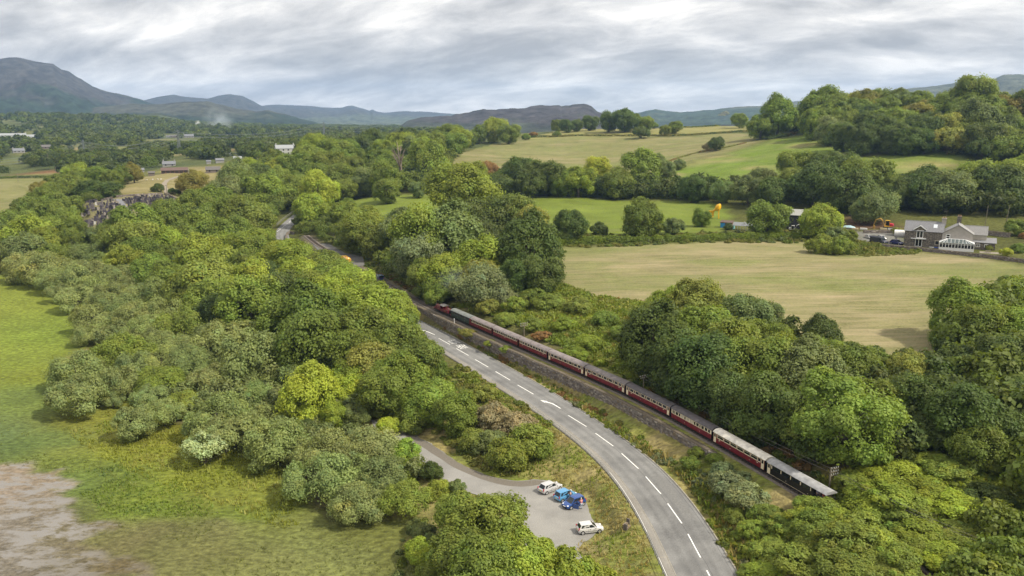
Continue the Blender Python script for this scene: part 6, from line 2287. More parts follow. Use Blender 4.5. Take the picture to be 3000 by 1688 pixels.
def car(label, loc, rz, pm, Ln=3.9, W=1.68, H=1.48, bonnet=0.9, nose=0.72, rear=0.15, group=None, belt=0.9, hatch=0.28, name='parked_car', cat='car', roofx=None):
    root = thing(name, label, cat, loc, rz, group)
    hl, hw = Ln / 2, W / 2
    xs = [-hl, -hl + 0.12, -hl + 0.5, -0.3, hl - bonnet - 0.35, hl - 0.45, hl - 0.12, hl]
    wid = [0.84, 0.95, 1.0, 1.0, 1.0, 0.97, 0.88, 0.72]
    zt = [belt - 0.12, belt - 0.01, belt, belt, belt - 0.02, nose + 0.06, nose - 0.06, nose - 0.2]
    zl = [0.36, 0.26, 0.22, 0.2, 0.2, 0.22, 0.26, 0.34]
    rings = []
    for x, w, t, l in zip(xs, wid, zt, zl):
        w *= hw
        rings.append([(x, -w * 0.93, l), (x, -w, l + 0.14), (x, -w, t - 0.2), (x, -w * 0.94, t - 0.03), (x, -w * 0.8, t), (x, w * 0.8, t), (x, w * 0.94, t - 0.03), (x, w, t - 0.2), (x, w, l + 0.14), (x, w * 0.93, l)])
    body = MB().loft(rings).build('body', pm, root, True)
    # greenhouse
    xr, xf = -hl + 0.14, hl - bonnet - 0.08
    tr, tf = -hl + 0.14 + hatch + rear, hl - bonnet - 0.08 - 0.78
    wb, wt = hw * 0.93, hw * 0.74
    B = [(xr, -wb * 0.95, belt - 0.05), (xf, -wb * 0.9, belt - 0.07), (xf, wb * 0.9, belt - 0.07), (xr, wb * 0.95, belt - 0.05)]
    Tt = [(tr, -wt * 0.95, H - 0.05), (tf, -wt, H - 0.03), (tf, wt, H - 0.03), (tr, wt * 0.95, H - 0.05)]
    MB().hexa(B + Tt).build('cabin', pm, root)
    MB().loft([[(x, -wt * w_, z), (x, -wt * w_ * 0.6, z + c), (x, wt * w_ * 0.6, z + c), (x, wt * w_, z)] for x, w_, z, c in
               ((tr - 0.06, 0.93, H - 0.075, 0.015), (tr + 0.15, 0.98, H - 0.045, 0.035), (0, 1.0, H - 0.03, 0.045), (tf - 0.15, 1.0, H - 0.035, 0.035), (tf + 0.04, 0.98, H - 0.06, 0.01))]).build('roof', pm, root, True)
    MB().hexa(quad_inset([B[1], B[2], Tt[2], Tt[1]], 0.88, 0.012)).build('windscreen', CARGLASS, root)
    MB().hexa(quad_inset([B[3], B[0], Tt[0], Tt[3]], 0.82, 0.012)).build('rear_window', CARGLASS, root)
    for s in (0, 1):
        if s == 0:
            q = [B[0], B[1], Tt[1], Tt[0]]
        else:
            q = [B[2], B[3], Tt[3], Tt[2]]
        q = [np.array(p, float) for p in q]
        def lerp(u, v):
            bt = q[0] + (q[1] - q[0]) * u
            tp = q[3] + (q[2] - q[3]) * u
            return bt + (tp - bt) * v
        us = (0.08, 0.30, 0.33, 0.58, 0.61, 0.93) if s == 0 else (0.07, 0.39, 0.42, 0.67, 0.70, 0.92)
        for k in range(0, 6, 2):
            MB().hexa(quad_inset([lerp(us[k], .2), lerp(us[k + 1], .2), lerp(us[k + 1], .88), lerp(us[k], .88)], 1.0, 0.012)).build('side_window', CARGLASS, root)
    for sx in (hl - 0.72, -hl + 0.62):
        for s in (-1, 1):
            MB().cyl((sx, s * (hw - 0.2), 0.3), (sx, s * (hw + 0.004), 0.3), 0.345, 18).build('wheel_arch', M_TRIM, root, True)
            w = MB().cyl((sx, s * (hw - 0.19), 0.3), (sx, s * (hw + 0.012), 0.3), 0.30, 18).build('wheel', M_TYRE, root, True)
            MB().cyl((sx, s * (hw - 0.05), 0.3), (sx, s * (hw + 0.022), 0.3), 0.195, 14).build('hub', M_HUB, w, True)
    for s in (-1, 1):
        MB().ball((hl - 0.26, s * hw * 0.68, nose - 0.06), (0.2, 0.17, 0.085), 10, 6).build('headlight', M_LAMP, root, True)
        MB().box(-hl - 0.0, -hl + 0.16, s * hw * 0.80 - 0.07, s * hw * 0.80 + 0.07, belt - 0.28, belt + 0.12).build('tail_light', M_TAIL, root, bevel=.03)
        MB().ball((hl - bonnet - 0.32, s * (hw + 0.07), belt + 0.05), (0.08, 0.1, 0.07), 8, 5).build('mirror', pm, root, True)
        MB().box(-0.28, -0.1, s * hw - 0.015, s * hw + 0.02, belt - 0.16, belt - 0.12).build('door_handle', M_TRIM, root)
        MB().box(-hl + 0.95, hl - 1.1, s * hw - 0.01, s * hw + 0.012, 0.46, 0.51).build('rubbing_strip', M_TRIM, root)
        MB().box(0.33, 0.345, s * hw - 0.01, s * hw + 0.004, 0.3, belt - 0.1).box(-0.5, -0.485, s * hw - 0.01, s * hw + 0.004, 0.3, belt - 0.1).build('door_gap', M_TRIM, root)
    MB().box(hl - 0.09, hl + 0.02, -0.38, 0.38, 0.3, 0.44).build('grille', M_TRIM, root)
    MB().box(hl - 0.02, hl + 0.035, -0.26, 0.26, 0.45, 0.55).build('number_plate', M_PLATE_W, root)
    MB().box(-hl - 0.02, -hl + 0.04, -0.26, 0.26, 0.55, 0.66).build('number_plate', M_PLATE_Y, root)
    return root


def park_at(px, py, z=PARK_Z):
    return on_z(px, py, z)


def heading(p, q, z=PARK_Z):
    a, b = on_z(*p, z), on_z(*q, z)
    return math.atan2(b[1] - a[1], b[0] - a[0])


cg = 'cars in the lay-by car park'
SILV = paint('silver_paint', (0.52, 0.51, 0.51))
SILV2 = paint('pale_silver_paint', (0.60, 0.59, 0.58))
LBLUE = paint('light_blue_paint', (0.10, 0.30, 0.52))
DBLUE = paint('deep_blue_paint', (0.02, 0.07, 0.26))
NAVY = paint('navy_paint', (0.02, 0.02, 0.12))
VANC = paint('dark_van_paint', (0.035, 0.035, 0.055))
h_a = heading((1594, 1446), (1634, 1431))
car('silver hatchback parked nose to the grass, furthest of the car park cars', (*park_at(1612, 1437)[:2], PARK_Z), h_a, SILV, 4.1, 1.72, 1.52, group=cg)
car('light blue hatchback between the far silver car and the dark blue car', (*park_at(1656, 1460)[:2], PARK_Z), h_a - 0.02, LBLUE, 3.75, 1.66, 1.56, bonnet=0.75, group=cg, rear=0.02)
car('dark blue hatchback with its driver door open', (*park_at(1681, 1482)[:2], PARK_Z), heading((1706, 1476), (1660, 1492)), DBLUE, 3.75, 1.68, 1.53, bonnet=0.72, group=cg, rear=0.05)
car('silver hatchback parked apart from the others, nearest the camera', (*park_at(1728, 1557)[:2], PARK_Z), heading((1697, 1563), (1757, 1556)), SILV2, 3.82, 1.65, 1.44, group=cg, rear=0.05)
# the dark blue car's open driver door hangs on its left as we look at its nose
DB = [o for o in bpy.data.objects if o.get('label', '').startswith('dark blue hatchback')][0]


def add_open_door(root, pm, hl, hw, bonnet, belt, H, side):
    xh = hl - bonnet - 0.25
    a_ = rad(62)
    p0 = np.array([xh, side * hw, 0])
    p1 = p0 + np.array([-math.cos(a_), side * math.sin(a_), 0]) * 1.0
    off = np.array([math.sin(a_), side * math.cos(a_), 0]) * 0.06
    lo, hi = np.array([0, 0, 0.26]), np.array([0, 0, belt])
    dr = MB().hexa([p0 + lo, p1 + lo, p1 + off + lo, p0 + off + lo, p0 + hi, p1 + hi, p1 + off + hi, p0 + off + hi]).build('open_door', pm, root)
    f = MB()
    q0, q1 = p0 + (p1 - p0) * 0.38 + np.array([0, 0, H - 0.13]), p1 + np.array([0, 0, H - 0.13])
    f.tube([p0 + hi, q0, q1, p1 + hi], 0.03, 6)
    f.build('door_frame', pm, dr)
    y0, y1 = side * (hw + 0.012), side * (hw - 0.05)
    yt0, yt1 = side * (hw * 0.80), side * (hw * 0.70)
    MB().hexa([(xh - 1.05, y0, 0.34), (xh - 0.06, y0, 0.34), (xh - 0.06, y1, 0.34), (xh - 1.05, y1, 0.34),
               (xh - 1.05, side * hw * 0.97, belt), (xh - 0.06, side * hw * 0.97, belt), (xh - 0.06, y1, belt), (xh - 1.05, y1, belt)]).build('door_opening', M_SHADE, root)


add_open_door(DB, DBLUE, 3.75 / 2, 0.84, 0.72, 0.9, 1.53, 1)
q = park_at(1703, 1491)
person('person in a pink top and pale jeans at the dark blue car door', (q[0], q[1], PARK_Z), heading((1703, 1491), (1692, 1478)), C_PINK, C_PALEJ, H_WHITE, 0.16)
q = park_at(1669, 1468)
person('person in dark clothes beside the light blue car', (q[0] + 0.1, q[1] - 0.1, PARK_Z), heading((1669, 1468), (1660, 1455)), C_DARK, C_DARK, H_DARK, 0.12)

# farmyard vehicles
pv = hit(2576, 716)
car('silver car at the back of the farmyard by the garden wall', (*hit(2546, 698)[:2], 15.0), rad(-85), SILV, 4.0, 1.7, 1.45, group='vehicles in the farmyard')
car('purple blue car parked beside the stone end of the house', (*hit(2627, 716)[:2], 15.0), rad(-62), NAVY, 4.1, 1.75, 1.5, group='vehicles in the farmyard').scale = (1.15, 1.15, 1.15)
car('pale car half hidden behind the dark van', (*hit(2583, 700)[:2], 15.0), rad(-80), SILV2, 4.2, 1.75, 1.6, group='vehicles in the farmyard')
hq = hit(2460, 705)
car('dark car half hidden by the hedge left of the yard', (hq[0], hq[1], hf(hq[0], hq[1])), rad(-60), paint('dark_grey_paint', (0.04, 0.045, 0.05)), 4.0, 1.7, 1.45, group='vehicles in the farmyard')


def van(label, loc, rz, pm, Ln=5.2, W=1.95, H=2.25, group=None, tank=False):
    root = thing('van', label, 'van', loc, rz, group)
    hl, hw = Ln / 2, W / 2
    rings = []
    for x, w, t in ((-hl, .96, H), (-hl + .1, 1, H + .03), (hl - 1.75, 1, H + .02), (hl - 1.55, .98, H - .05), (hl - 0.85, .96, 1.25), (hl - 0.2, .93, 1.05), (hl, .86, .85)):
        w *= hw
        rings.append([(x, -w, .3), (x, -w, t - .25), (x, -w * .85, t), (x, w * .85, t), (x, w, t - .25), (x, w, .3)])
    MB().loft(rings).build('body', pm, root)
    MB().hexa(quad_inset([(hl - .85, -hw * .85, 1.28), (hl - .85, hw * .85, 1.28), (hl - 1.5, hw * .8, H - .08), (hl - 1.5, -hw * .8, H - .08)], .95, .03)).build('windscreen', CARGLASS, root)
    for s in (-1, 1):
        MB().box(hl - 1.95, hl - 1.15, s * hw - .012, s * hw + .012, 1.3, 1.85).build('side_window', CARGLASS, root)
        MB().ball((hl - .12, s * hw * .7, .82), (.12, .17, .1), 8, 5).build('headlight', M_LAMP, root, True)
        MB().box(-hl - .02, -hl + .05, s * hw * .88 - .07, s * hw * .88 + .07, .8, 1.2).build('tail_light', M_TAIL, root)
        MB().ball((hl - 1.1, s * (hw + .1), 1.35), (.07, .1, .13), 8, 5).build('mirror', M_TRIM, root, True)
        for x in (hl - .9, -hl + 1.0):
            w_ = MB().cyl((x, s * (hw - .2), .34), (x, s * (hw + .015), .34), .34, 16).build('wheel', M_TYRE, root, True)
            MB().cyl((x, s * (hw - .05), .34), (x, s * (hw + .025), .34), .2, 12).build('hub', M_HUB, w_, True)
    MB().box(-hl - .015, -hl + .02, -hw * .7, hw * .7, 1.25, 1.85).build('rear_window', CARGLASS, root)
    MB().box(hl - .03, hl + .03, -hw * .6, hw * .6, .5, .72).build('grille', M_TRIM, root)
    return root


van('dark purple grey van in the farmyard', (*hit(2574, 714)[:2], 15.0), rad(-58), VANC, group='vehicles in the farmyard').scale = (1.18, 1.18, 1.18)
bq = hit(1112, 821)
van('dark blue van with a red tail light in the shade under the trees', (bq[0], bq[1], hf(bq[0], bq[1])), math.atan2(1.0, -0.55), paint('shade_blue_paint', (0.03, 0.06, 0.16)), 4.4, 1.8, 1.9)

# yellow tanker lorry in the side road
M_YEL = paint('tanker_yellow', (0.52, 0.29, 0.04))
tq = hit(1014, 776)
TK = thing('tanker_lorry', 'yellow tanker lorry seen from behind in the side road', 'tanker', (tq[0], tq[1], 8.72), math.atan2(1.0, -0.55))
MB().box(-3.1, 2.6, -.5, .5, .6, .85).build('chassis', M_UNDER, TK)
tk = MB()
tk.loft([[(x, 1.15 * r_ * math.cos(t), 1.95 + 1.1 * r_ * math.sin(t)) for t in np.linspace(0, 2 * math.pi, 21)[:-1]] for x, r_ in ((-3.2, .55), (-3.05, .88), (-2.8, 1.0), (.9, 1.0), (1.15, .88), (1.25, .5))])
tank = tk.build('tank', M_YEL, TK, True)
for x in (-2.3, -1.0, .4):
    MB().cyl((x - .05, 0, 1.95), (x + .05, 0, 1.95), 1.16, 20).build('tank_band', mat('tank_band', (.35, .16, .02), .5), tank, True)
MB().cyl((-.8, 0, 3.0), (-.8, 0, 3.25), .35, 12).build('hatch', M_YEL, tank, True)
MB().cyl((-3.28, 0, 2.0), (-3.18, 0, 2.0), .35, 14).build('rear_hatch', mat('tank_hatch', (.45, .22, .02), .5), tank, True)
MB().prism([(-1.15, .7), (1.15, .7), (1.15, 2.4), (1.0, 2.85), (-1.0, 2.85), (-1.15, 2.4)], 1.5, 3.2).build('cab', M_YEL, TK)
MB().box(3.19, 3.22, -1.0, 1.0, 1.7, 2.5).build('windscreen', CARGLASS, TK)
for s in (-1, 1):
    MB().box(2.1, 2.9, s * 1.155 - .01, s * 1.155 + .01, 1.7, 2.4).build('side_window', CARGLASS, TK)
    MB().box(-3.15, -3.05, s * .9 - .12, s * .9 + .12, .75, .95).build('tail_light', M_TAIL, TK)
    for x in (-2.4, -1.3, 2.3):
        w_ = MB().cyl((x, s * .75, .5), (x, s * 1.12, .5), .5, 16).build('wheel', M_TYRE, TK, True)
        MB().cyl((x, s * 1.0, .5), (x, s * 1.14, .5), .25, 12).build('hub', M_HUB, w_, True)
    MB().box(-2.9, 1.0, min(s * .85, s * 1.1), max(s * .85, s * 1.1), 1.0, 1.08).build('mudguard', M_YEL, TK)

# ------------------------------------------------------------------ the farmhouse
def rubble(name, cols, sx=2.6, sz=6.5):
    m_, nt, b_ = nodes_of(name)
    tc = N(nt, 'ShaderNodeTexCoord')
    mp = N(nt, 'ShaderNodeMapping')
    mp.inputs['Scale'].default_value = (sx, sx, sz)
    L(nt, tc.outputs['Object'], mp.inputs[0])
    vo = N(nt, 'ShaderNodeTexVoronoi')
    vo.inputs['Scale'].default_value = 1.0
    L(nt, mp.outputs[0], vo.inputs['Vector'])
    rp = N(nt, 'ShaderNodeValToRGB')
    rp.color_ramp.interpolation = 'CONSTANT'
    el = rp.color_ramp.elements
    el[0].color = (*cols[0], 1)
    el[1].position, el[1].color = .35, (*cols[1], 1)
    for p_, c_ in ((.6, cols[2]), (.82, cols[3])):
        n_ = el.new(p_)
        n_.color = (*c_, 1)
    sp = N(nt, 'ShaderNodeSeparateColor')
    L(nt, vo.outputs['Color'], sp.inputs[0])
    L(nt, sp.outputs[0], rp.inputs[0])
    L(nt, rp.outputs[0], b_.inputs['Base Color'])
    b_.inputs['Roughness'].default_value = .9
    bp = N(nt, 'ShaderNodeBump')
    bp.inputs['Strength'].default_value = .5
    bp.inputs['Distance'].default_value = .06
    L(nt, vo.outputs['Distance'], bp.inputs['Height'])
    bp.invert = True
    L(nt, bp.outputs[0], b_.inputs['Normal'])
    return m_


M_RUB = rubble('rubble_stone', [alb(124, 116, 108), alb(152, 142, 130), alb(176, 164, 146), alb(108, 102, 98)])
M_RENDER = mat('grey_render', alb(214, 207, 198), .9, var=.1, scale=1.0)
M_RENDER2 = mat('cream_render', alb(226, 220, 206), .9, var=.1, scale=1.0)
M_SLATE = mat('slate_roof', alb(164, 164, 168), .7, var=.16, scale=3)
M_SLATE2 = mat('pale_slate_roof', alb(184, 182, 180), .7, var=.14, scale=3)
M_UPVC = mat('white_frames', (.82, .82, .81), .4, var=.04)
HANG = math.atan2(HU[1], HU[0])
HOUSE = thing('farmhouse', 'farmhouse with a slate roofed stone wing, grey gable and white conservatory', 'house', (H0[0], H0[1], 15.0), HANG)
HOUSE.scale = (.94, .96, .98)


def gable_x(parent, x0, x1, y0, y1, ze, zr, wm, rm, over=.3, zb=-.6):
    ym = (y0 + y1) / 2
    w = MB().prism([(y0, zb), (y1, zb), (y1, ze), (ym, zr - .12), (y0, ze)], x0, x1).build('wall', wm, parent)
    k = (zr - ze) / (ym - y0)
    r_ = MB()
    for s in (-1, 1):
        ya = y0 - over if s < 0 else y1 + over
        za = ze - over * k
        r_.hexa([(x0 - over, ya, za), (x1 + over, ya, za), (x1 + over, ym, zr), (x0 - over, ym, zr), (x0 - over, ya, za + .12), (x1 + over, ya, za + .12), (x1 + over, ym, zr + .12), (x0 - over, ym, zr + .12)] if s < 0 else
                [(x0 - over, ym, zr), (x1 + over, ym, zr), (x1 + over, ya, za), (x0 - over, ya, za), (x0 - over, ym, zr + .12), (x1 + over, ym, zr + .12), (x1 + over, ya, za + .12), (x0 - over, ya, za + .12)])
    ro = r_.build('roof', rm, parent)
    # courses of slates: thin laps along the slope
    lap = MB()
    nrow = 9
    for s in (-1, 1):
        ya = y0 - over if s < 0 else y1 + over
        za = ze - over * k
        for j in range(1, nrow):
            t = j / nrow
            y, z = ya + (ym - ya) * t, za + (zr - za) * t + .12
            lap.box(x0 - over, x1 + over, y - .04, y + .04, z - .02, z + .025)
    lap.build('slate_courses', rm, ro)
    MB().tube([(x0 - over, ym, zr + .14), (x1 + over, ym, zr + .14)], .12, 6).build('ridge_tiles', rm, ro)
    return w, ro


def gable_y(parent, x0, x1, y0, y1, ze, zr, wm, rm, over=.3, zb=-.6):
    xm = (x0 + x1) / 2
    w = MB().prism([(x0, zb), (x1, zb), (x1, ze), (xm, zr - .12), (x0, ze)][::-1], y0, y1, 'y').build('wall', wm, parent)
    k = (zr - ze) / (xm - x0)
    r_ = MB()
    for s in (-1, 1):
        xa = x0 - over if s < 0 else x1 + over
        za = ze - over * k
        A = [(xa, y0 - over, za), (xm, y0 - over, zr), (xm, y1 + over, zr), (xa, y1 + over, za)]
        if s > 0:
            A = [A[1], A[0], A[3], A[2]]
        r_.hexa(A + [(p[0], p[1], p[2] + .12) for p in A])
    ro = r_.build('roof', rm, parent)
    lap = MB()
    for s in (-1, 1):
        xa = x0 - over if s < 0 else x1 + over
        za = ze - over * k
        for j in range(1, 9):
            t = j / 9
            x, z = xa + (xm - xa) * t, za + (zr - za) * t + .12
            lap.box(x - .04, x + .04, y0 - over, y1 + over, z - .02, z + .025)
    lap.build('slate_courses', rm, ro)
    MB().tube([(xm, y0 - over, zr + .14), (xm, y1 + over, zr + .14)], .12, 6).build('ridge_tiles', rm, ro)
    return w, ro


def window(parent, x0, x1, z0, z1, y, cols=2, rows=1, door=False, fm=None, name='window'):
    """frame on a wall facing -y with a dark pane per light"""
    fm = fm or M_UPVC
    f = MB()
    t = .17
    f.box(x0, x1, y - .07, y + .02, z0, z0 + t).box(x0, x1, y - .07, y + .02, z1 - t, z1)
    for i in range(cols + 1):
        x = x0 + (x1 - x0 - t) * i / cols
        f.box(x, x + t, y - .066, y + .02, z0 + t, z1 - t)
    for j in range(1, rows):
        z = z0 + (z1 - z0) * j / rows
        f.box(x0 + t, x1 - t, y - .06, y + .02, z - t / 2, z + t / 2)
    fo = f.build(name, fm, parent)
    for i in range(cols):
        for j in range(rows):
            a_ = x0 + (x1 - x0 - t) * i / cols + t
            b_ = x0 + (x1 - x0 - t) * (i + 1) / cols
            c_, d_ = z0 + (z1 - z0) * j / rows + t / 2, z0 + (z1 - z0) * (j + 1) / rows - t / 2
            MB().box(a_, b_, y - .035, y + .01, c_, d_).build('pane', GLASS, fo)
    return fo


gable_x(HOUSE, 0, 13.0, 0, 7.4, 5.9, 9.0, M_RUB, M_SLATE)
gable_y(HOUSE, 12.85, 23.0, -.25, 8.6, 5.7, 8.8, M_RENDER, M_SLATE2)
gable_x(HOUSE, 20.0, 27.5, 5.2, 11.0, 5.2, 7.8, M_RENDER2, M_SLATE2)
lw = MB().prism([(3.4, -.6), (8.2, -.6), (8.2, 3.6), (3.4, 2.5)], 23.02, 30.5).build('wall', M_RUB, HOUSE)
MB().hexa([(22.9, 3.0, 2.5), (30.9, 3.0, 2.5), (30.9, 8.4, 3.75), (22.9, 8.4, 3.75), (22.9, 3.0, 2.62), (30.9, 3.0, 2.62), (30.9, 8.4, 3.87), (22.9, 8.4, 3.87)]).build('lean_to_roof', M_SLATE, HOUSE)
window(HOUSE, 24.2, 25.6, .9, 2.1, 3.38, 2)
window(HOUSE, 27.0, 28.2, .9, 2.1, 3.38, 2)
# dormer over the upper french window
dw = MB().prism([(3.5, 5.0), (6.9, 5.0), (6.9, 6.6), (5.2, 7.75), (3.5, 6.6)][::-1], -.03, 2.2, 'y').build('dormer', M_RUB, HOUSE)
dm = MB()
for s in (-1, 1):
    xa = 5.2 + s * 2.3
    A = [(xa, -.35, 6.25), (5.2, -.35, 7.8), (5.2, 3.4, 7.8), (xa, 1.6, 6.25)]
    if s > 0:
        A = [A[1], A[0], A[3], A[2]]
    dm.hexa(A + [(p[0], p[1], p[2] + .12) for p in A])
dmo = dm.build('dormer_roof', M_SLATE, HOUSE)
bg = MB()
for s in (-1, 1):
    bg.hexa([(5.2, -.43, 7.66), (5.2 + s * 2.35, -.43, 6.08), (5.2 + s * 2.35, -.36, 6.08), (5.2, -.36, 7.66), (5.2, -.43, 7.98), (5.2 + s * 2.35, -.43, 6.40), (5.2 + s * 2.35, -.36, 6.40), (5.2, -.36, 7.98)])
bg.build('bargeboard', M_UPVC, dmo)
window(HOUSE, 4.1, 6.4, 3.3, 6.1, -.05, 2, 1, name='french_window')
window(HOUSE, 3.9, 6.3, .1, 2.95, -.02, 2, 1, name='french_window')
MB().box(2.3, 7.6, -.95, -.03, 2.98, 3.2).build('balcony_slab', M_UPVC, HOUSE)
window(HOUSE, 10.6, 12.1, 1.1, 2.7, -.02, 1, 1, fm=mat('cream_frames', (.6, .54, .42), .5))
sk = MB().hexa([(9.6, 1.3, 7.0), (10.9, 1.3, 7.0), (10.9, 2.6, 8.09), (9.6, 2.6, 8.09), (9.6, 1.3, 7.16), (10.9, 1.3, 7.16), (10.9, 2.6, 8.25), (9.6, 2.6, 8.25)]).build('skylight', mat('bright_skylight', (.6, .64, .68), .1), HOUSE)
window(HOUSE, 14.1, 15.5, 3.6, 5.3, -.27, 1, 2)
for (x, y, z0, z1, w_, mm) in ((12.9, 3.7, 7.8, 10.4, .75, M_RENDER), (17.9, 7.9, 8.0, 10.9, .75, M_RUB)):
    c_ = MB().box(x - w_, x + w_, y - .5, y + .5, z0, z1).box(x - w_ - .1, x + w_ + .1, y - .6, y + .6, z1, z1 + .2).build('chimney', mm, HOUSE)
    for dx in (-.35, .35):
        MB().cyl((x + dx, y, z1 + .2), (x + dx, y, z1 + .75), .16, 10).build('chimney_pot', mat('clay_pot', (.42, .26, .18), .8), c_)
MB().tube([(13.5, 3.7, 10.6), (13.5, 3.7, 13.4)], .04, 5).tube([(12.4, 3.7, 13.2), (13.9, 3.7, 13.2)], .035, 5).tube([(12.6, 3.4, 13.2), (12.6, 4.0, 13.2)], .025, 4).tube([(13.0, 3.4, 13.2), (13.0, 4.0, 13.2)], .025, 4).build('aerial', M_STEEL, HOUSE)
# conservatory
cx0, cx1, cy0, cy1 = 12.2, 23.6, -4.6, -.3
CONS = MB().box(cx0, cx1, cy0, cy0 + .25, -.6, .95).box(cx0, cx0 + .25, cy0 + .25, cy1, -.6, .95).box(cx1 - .25, cx1, cy0 + .25, cy1, -.6, .95).build('conservatory', M_UPVC, HOUSE)
fr = MB().box(cx0, cx1, cy0 - .03, cy0 + .2, .96, 1.08).box(cx0, cx1, cy0 - .03, cy0 + .2, 2.62, 2.8)
npan = 11
for i in range(npan + 1):
    x = cx0 + (cx1 - cx0 - .14) * i / npan
    fr.box(x - .03, x + .17, cy0 - .02, cy0 + .18, 1.08, 2.62)
    if i < npan:
        x2 = cx0 + (cx1 - cx0 - .14) * (i + 1) / npan
        MB().box(x + .14, x2, cy0 + .05, cy0 + .08, 1.08, 2.62).build('pane', GLASS, CONS)
fr.box(cx0 + .14, cx1 - .14, cy0 - .01, cy0 + .12, 2.22, 2.3)
for xx in (cx0, cx1 - .2):
    for i in range(5):
        y = cy0 + .2 + (cy1 - cy0 - .3) * i / 4
        fr.box(xx, xx + .2, y, y + .12, 1.0, 2.7)
        if i < 4:
            MB().box(xx + .08, xx + .11, y + .12, cy0 + .2 + (cy1 - cy0 - .3) * (i + 1) / 4, 1.0, 2.62).build('pane', GLASS, CONS)
    fr.box(xx, xx + .2, cy0 + .2, cy1, 2.62, 2.8)
fr.build('frame', M_UPVC, CONS)
rz_, ry = 3.9, -2.0
E0 = [(cx0 - .1, cy0 - .1, 2.8), (cx1 + .1, cy0 - .1, 2.8), (cx1 + .1, cy1 + .04, 2.8), (cx0 - .1, cy1 + .04, 2.8)]
R0, R1 = (cx0 + 2.4, ry, rz_), (cx1 - 3.0, ry, rz_)
rg = MB().add([E0[0], E0[1], R1, R0], [(0, 1, 2, 3)]).build('roof_glazing', glass('tinted_roof_glass', (.10, .12, .12)), CONS)
MB().add([E0[1], E0[2], R1], [(0, 1, 2)]).add([E0[3], E0[0], R0], [(0, 1, 2)]).add([E0[2], E0[3], R0, R1], [(0, 1, 2, 3)]).build('roof_glazing', mat('white_roof_sheet', (.66, .67, .68), .3), CONS)
bars = MB().tube([R0, R1], .1, 6)
for e in (E0[0], E0[3]):
    bars.tube([e, R0], .08, 6)
for e in (E0[1], E0[2]):
    bars.tube([e, R1], .08, 6)
for i in range(1, 9):
    t = i / 9
    b_ = np.array(E0[0]) + (np.array(E0[1]) - np.array(E0[0])) * t
    top = np.array(R0) + (np.array(R1) - np.array(R0)) * np.clip((b_[0] - R0[0]) / (R1[0] - R0[0]), 0, 1)
    bars.tube([b_, (np.clip(b_[0], R0[0], R1[0]), top[1], top[2])], .055, 5)
bars.build('glazing_bars', M_UPVC, CONS)
# boundary wall, back wall, patio
hwp = hitpoly('d', (2215, 622), (2300, 630), (2420, 643), (2500, 652), (2576, 662), (2680, 676))
hw3 = densify(np.array([[p[0], p[1], hf(p[0], p[1])] for p in hwp]), .6)
drystone('field_wall', 'dry stone wall between the farmhouse garden and the hay field', hw3, .5, np.full(len(hw3), 1.25), .45, 1 if True else -1, ind=0, course=.3, seed=9)
bwp = hitpoly('d', (2172, 587), (2230, 587), (2275, 588))
bw3 = densify(np.array([[p[0], p[1], hf(p[0], p[1])] for p in bwp]), .6)
drystone('garden_wall', 'low dark stone wall behind the farmyard cars', bw3, .5, np.full(len(bw3), 1.3), .45, 1, course=.3, seed=10)
cwp = hitpoly('d', (2440, 592), (2480, 591), (2540, 598))
cw3 = densify(np.array([[p[0], p[1], hf(p[0], p[1])] for p in cwp]), .6)
drystone('garden_wall', 'tall dark stone wall behind the lean-to and lawn', cw3, .5, np.full(len(cw3), 1.8), .45, 1, course=.3, seed=11)


def hp(x, y):
    """farmhouse-local point -> place"""
    q = H0[:2] + HU * x + HV * y
    return (q[0], q[1], hf(q[0], q[1]))


# surfboard / kayak by the wall
k = thing('kayak', 'white and blue kayak lying against the stone house wall', 'kayak', (*hp(10.2, -.8)[:2], 15.0), HANG)
MB().loft([[(x, w * math.cos(t), .22 + .18 * math.sin(t)) for t in np.linspace(0, 2 * math.pi, 11)[:-1]] for x, w in ((-1.9, .05), (-1.2, .28), (-.3, .36))]).build('hull_end', M_WHITEP, k, True)
MB().loft([[(x, w * math.cos(t), .22 + .18 * math.sin(t)) for t in np.linspace(0, 2 * math.pi, 11)[:-1]] for x, w in ((-.29, .36), (.8, .36), (1.0, .34))]).build('hull', mat('kayak_blue', (.03, .08, .40), .35), k, True)
MB().loft([[(x, w * math.cos(t), .22 + .18 * math.sin(t)) for t in np.linspace(0, 2 * math.pi, 11)[:-1]] for x, w in ((1.01, .34), (1.5, .24), (2.0, .05))]).build('hull_end', M_WHITEP, k, True)
# picnic table
k = thing('picnic_table', 'wooden picnic table on the patio beside the conservatory', 'picnic table', hp(26.6, -3.4), HANG + .2)
M_WOODP = mat('weathered_wood', (.22, .18, .14), .85, var=.25)
for i in range(5):
    MB().box(-.9, .9, -.38 + i * .155, -.25 + i * .155, .72, .76).build('plank', M_WOODP, k)
for y in (-.75, .62):
    MB().box(-.9, .9, y, y + .14, .43, .47).build('seat', M_WOODP, k)
for x in (-.65, .6):
    MB().hexa([(x, -.75, 0), (x + .06, -.75, 0), (x + .06, -.65, 0), (x, -.65, 0), (x, -.2, .72), (x + .06, -.2, .72), (x + .06, -.1, .72), (x, -.1, .72)]).hexa([(x, .65, 0), (x + .06, .65, 0), (x + .06, .75, 0), (x, .75, 0), (x, .1, .72), (x + .06, .1, .72), (x + .06, .2, .72), (x, .2, .72)]).box(x, x + .06, -.75, .75, .38, .43).build('leg', M_WOODP, k)
# patio and decking
pt = np.array([hp(x, y)[:2] for x, y in ((24, -5.2), (31, -5.0), (31.5, -1), (24, -1))])
sheet('patio', pt, 15.03, mat('patio_paving', alb(178, 168, 150), .9, var=.15), step=2)
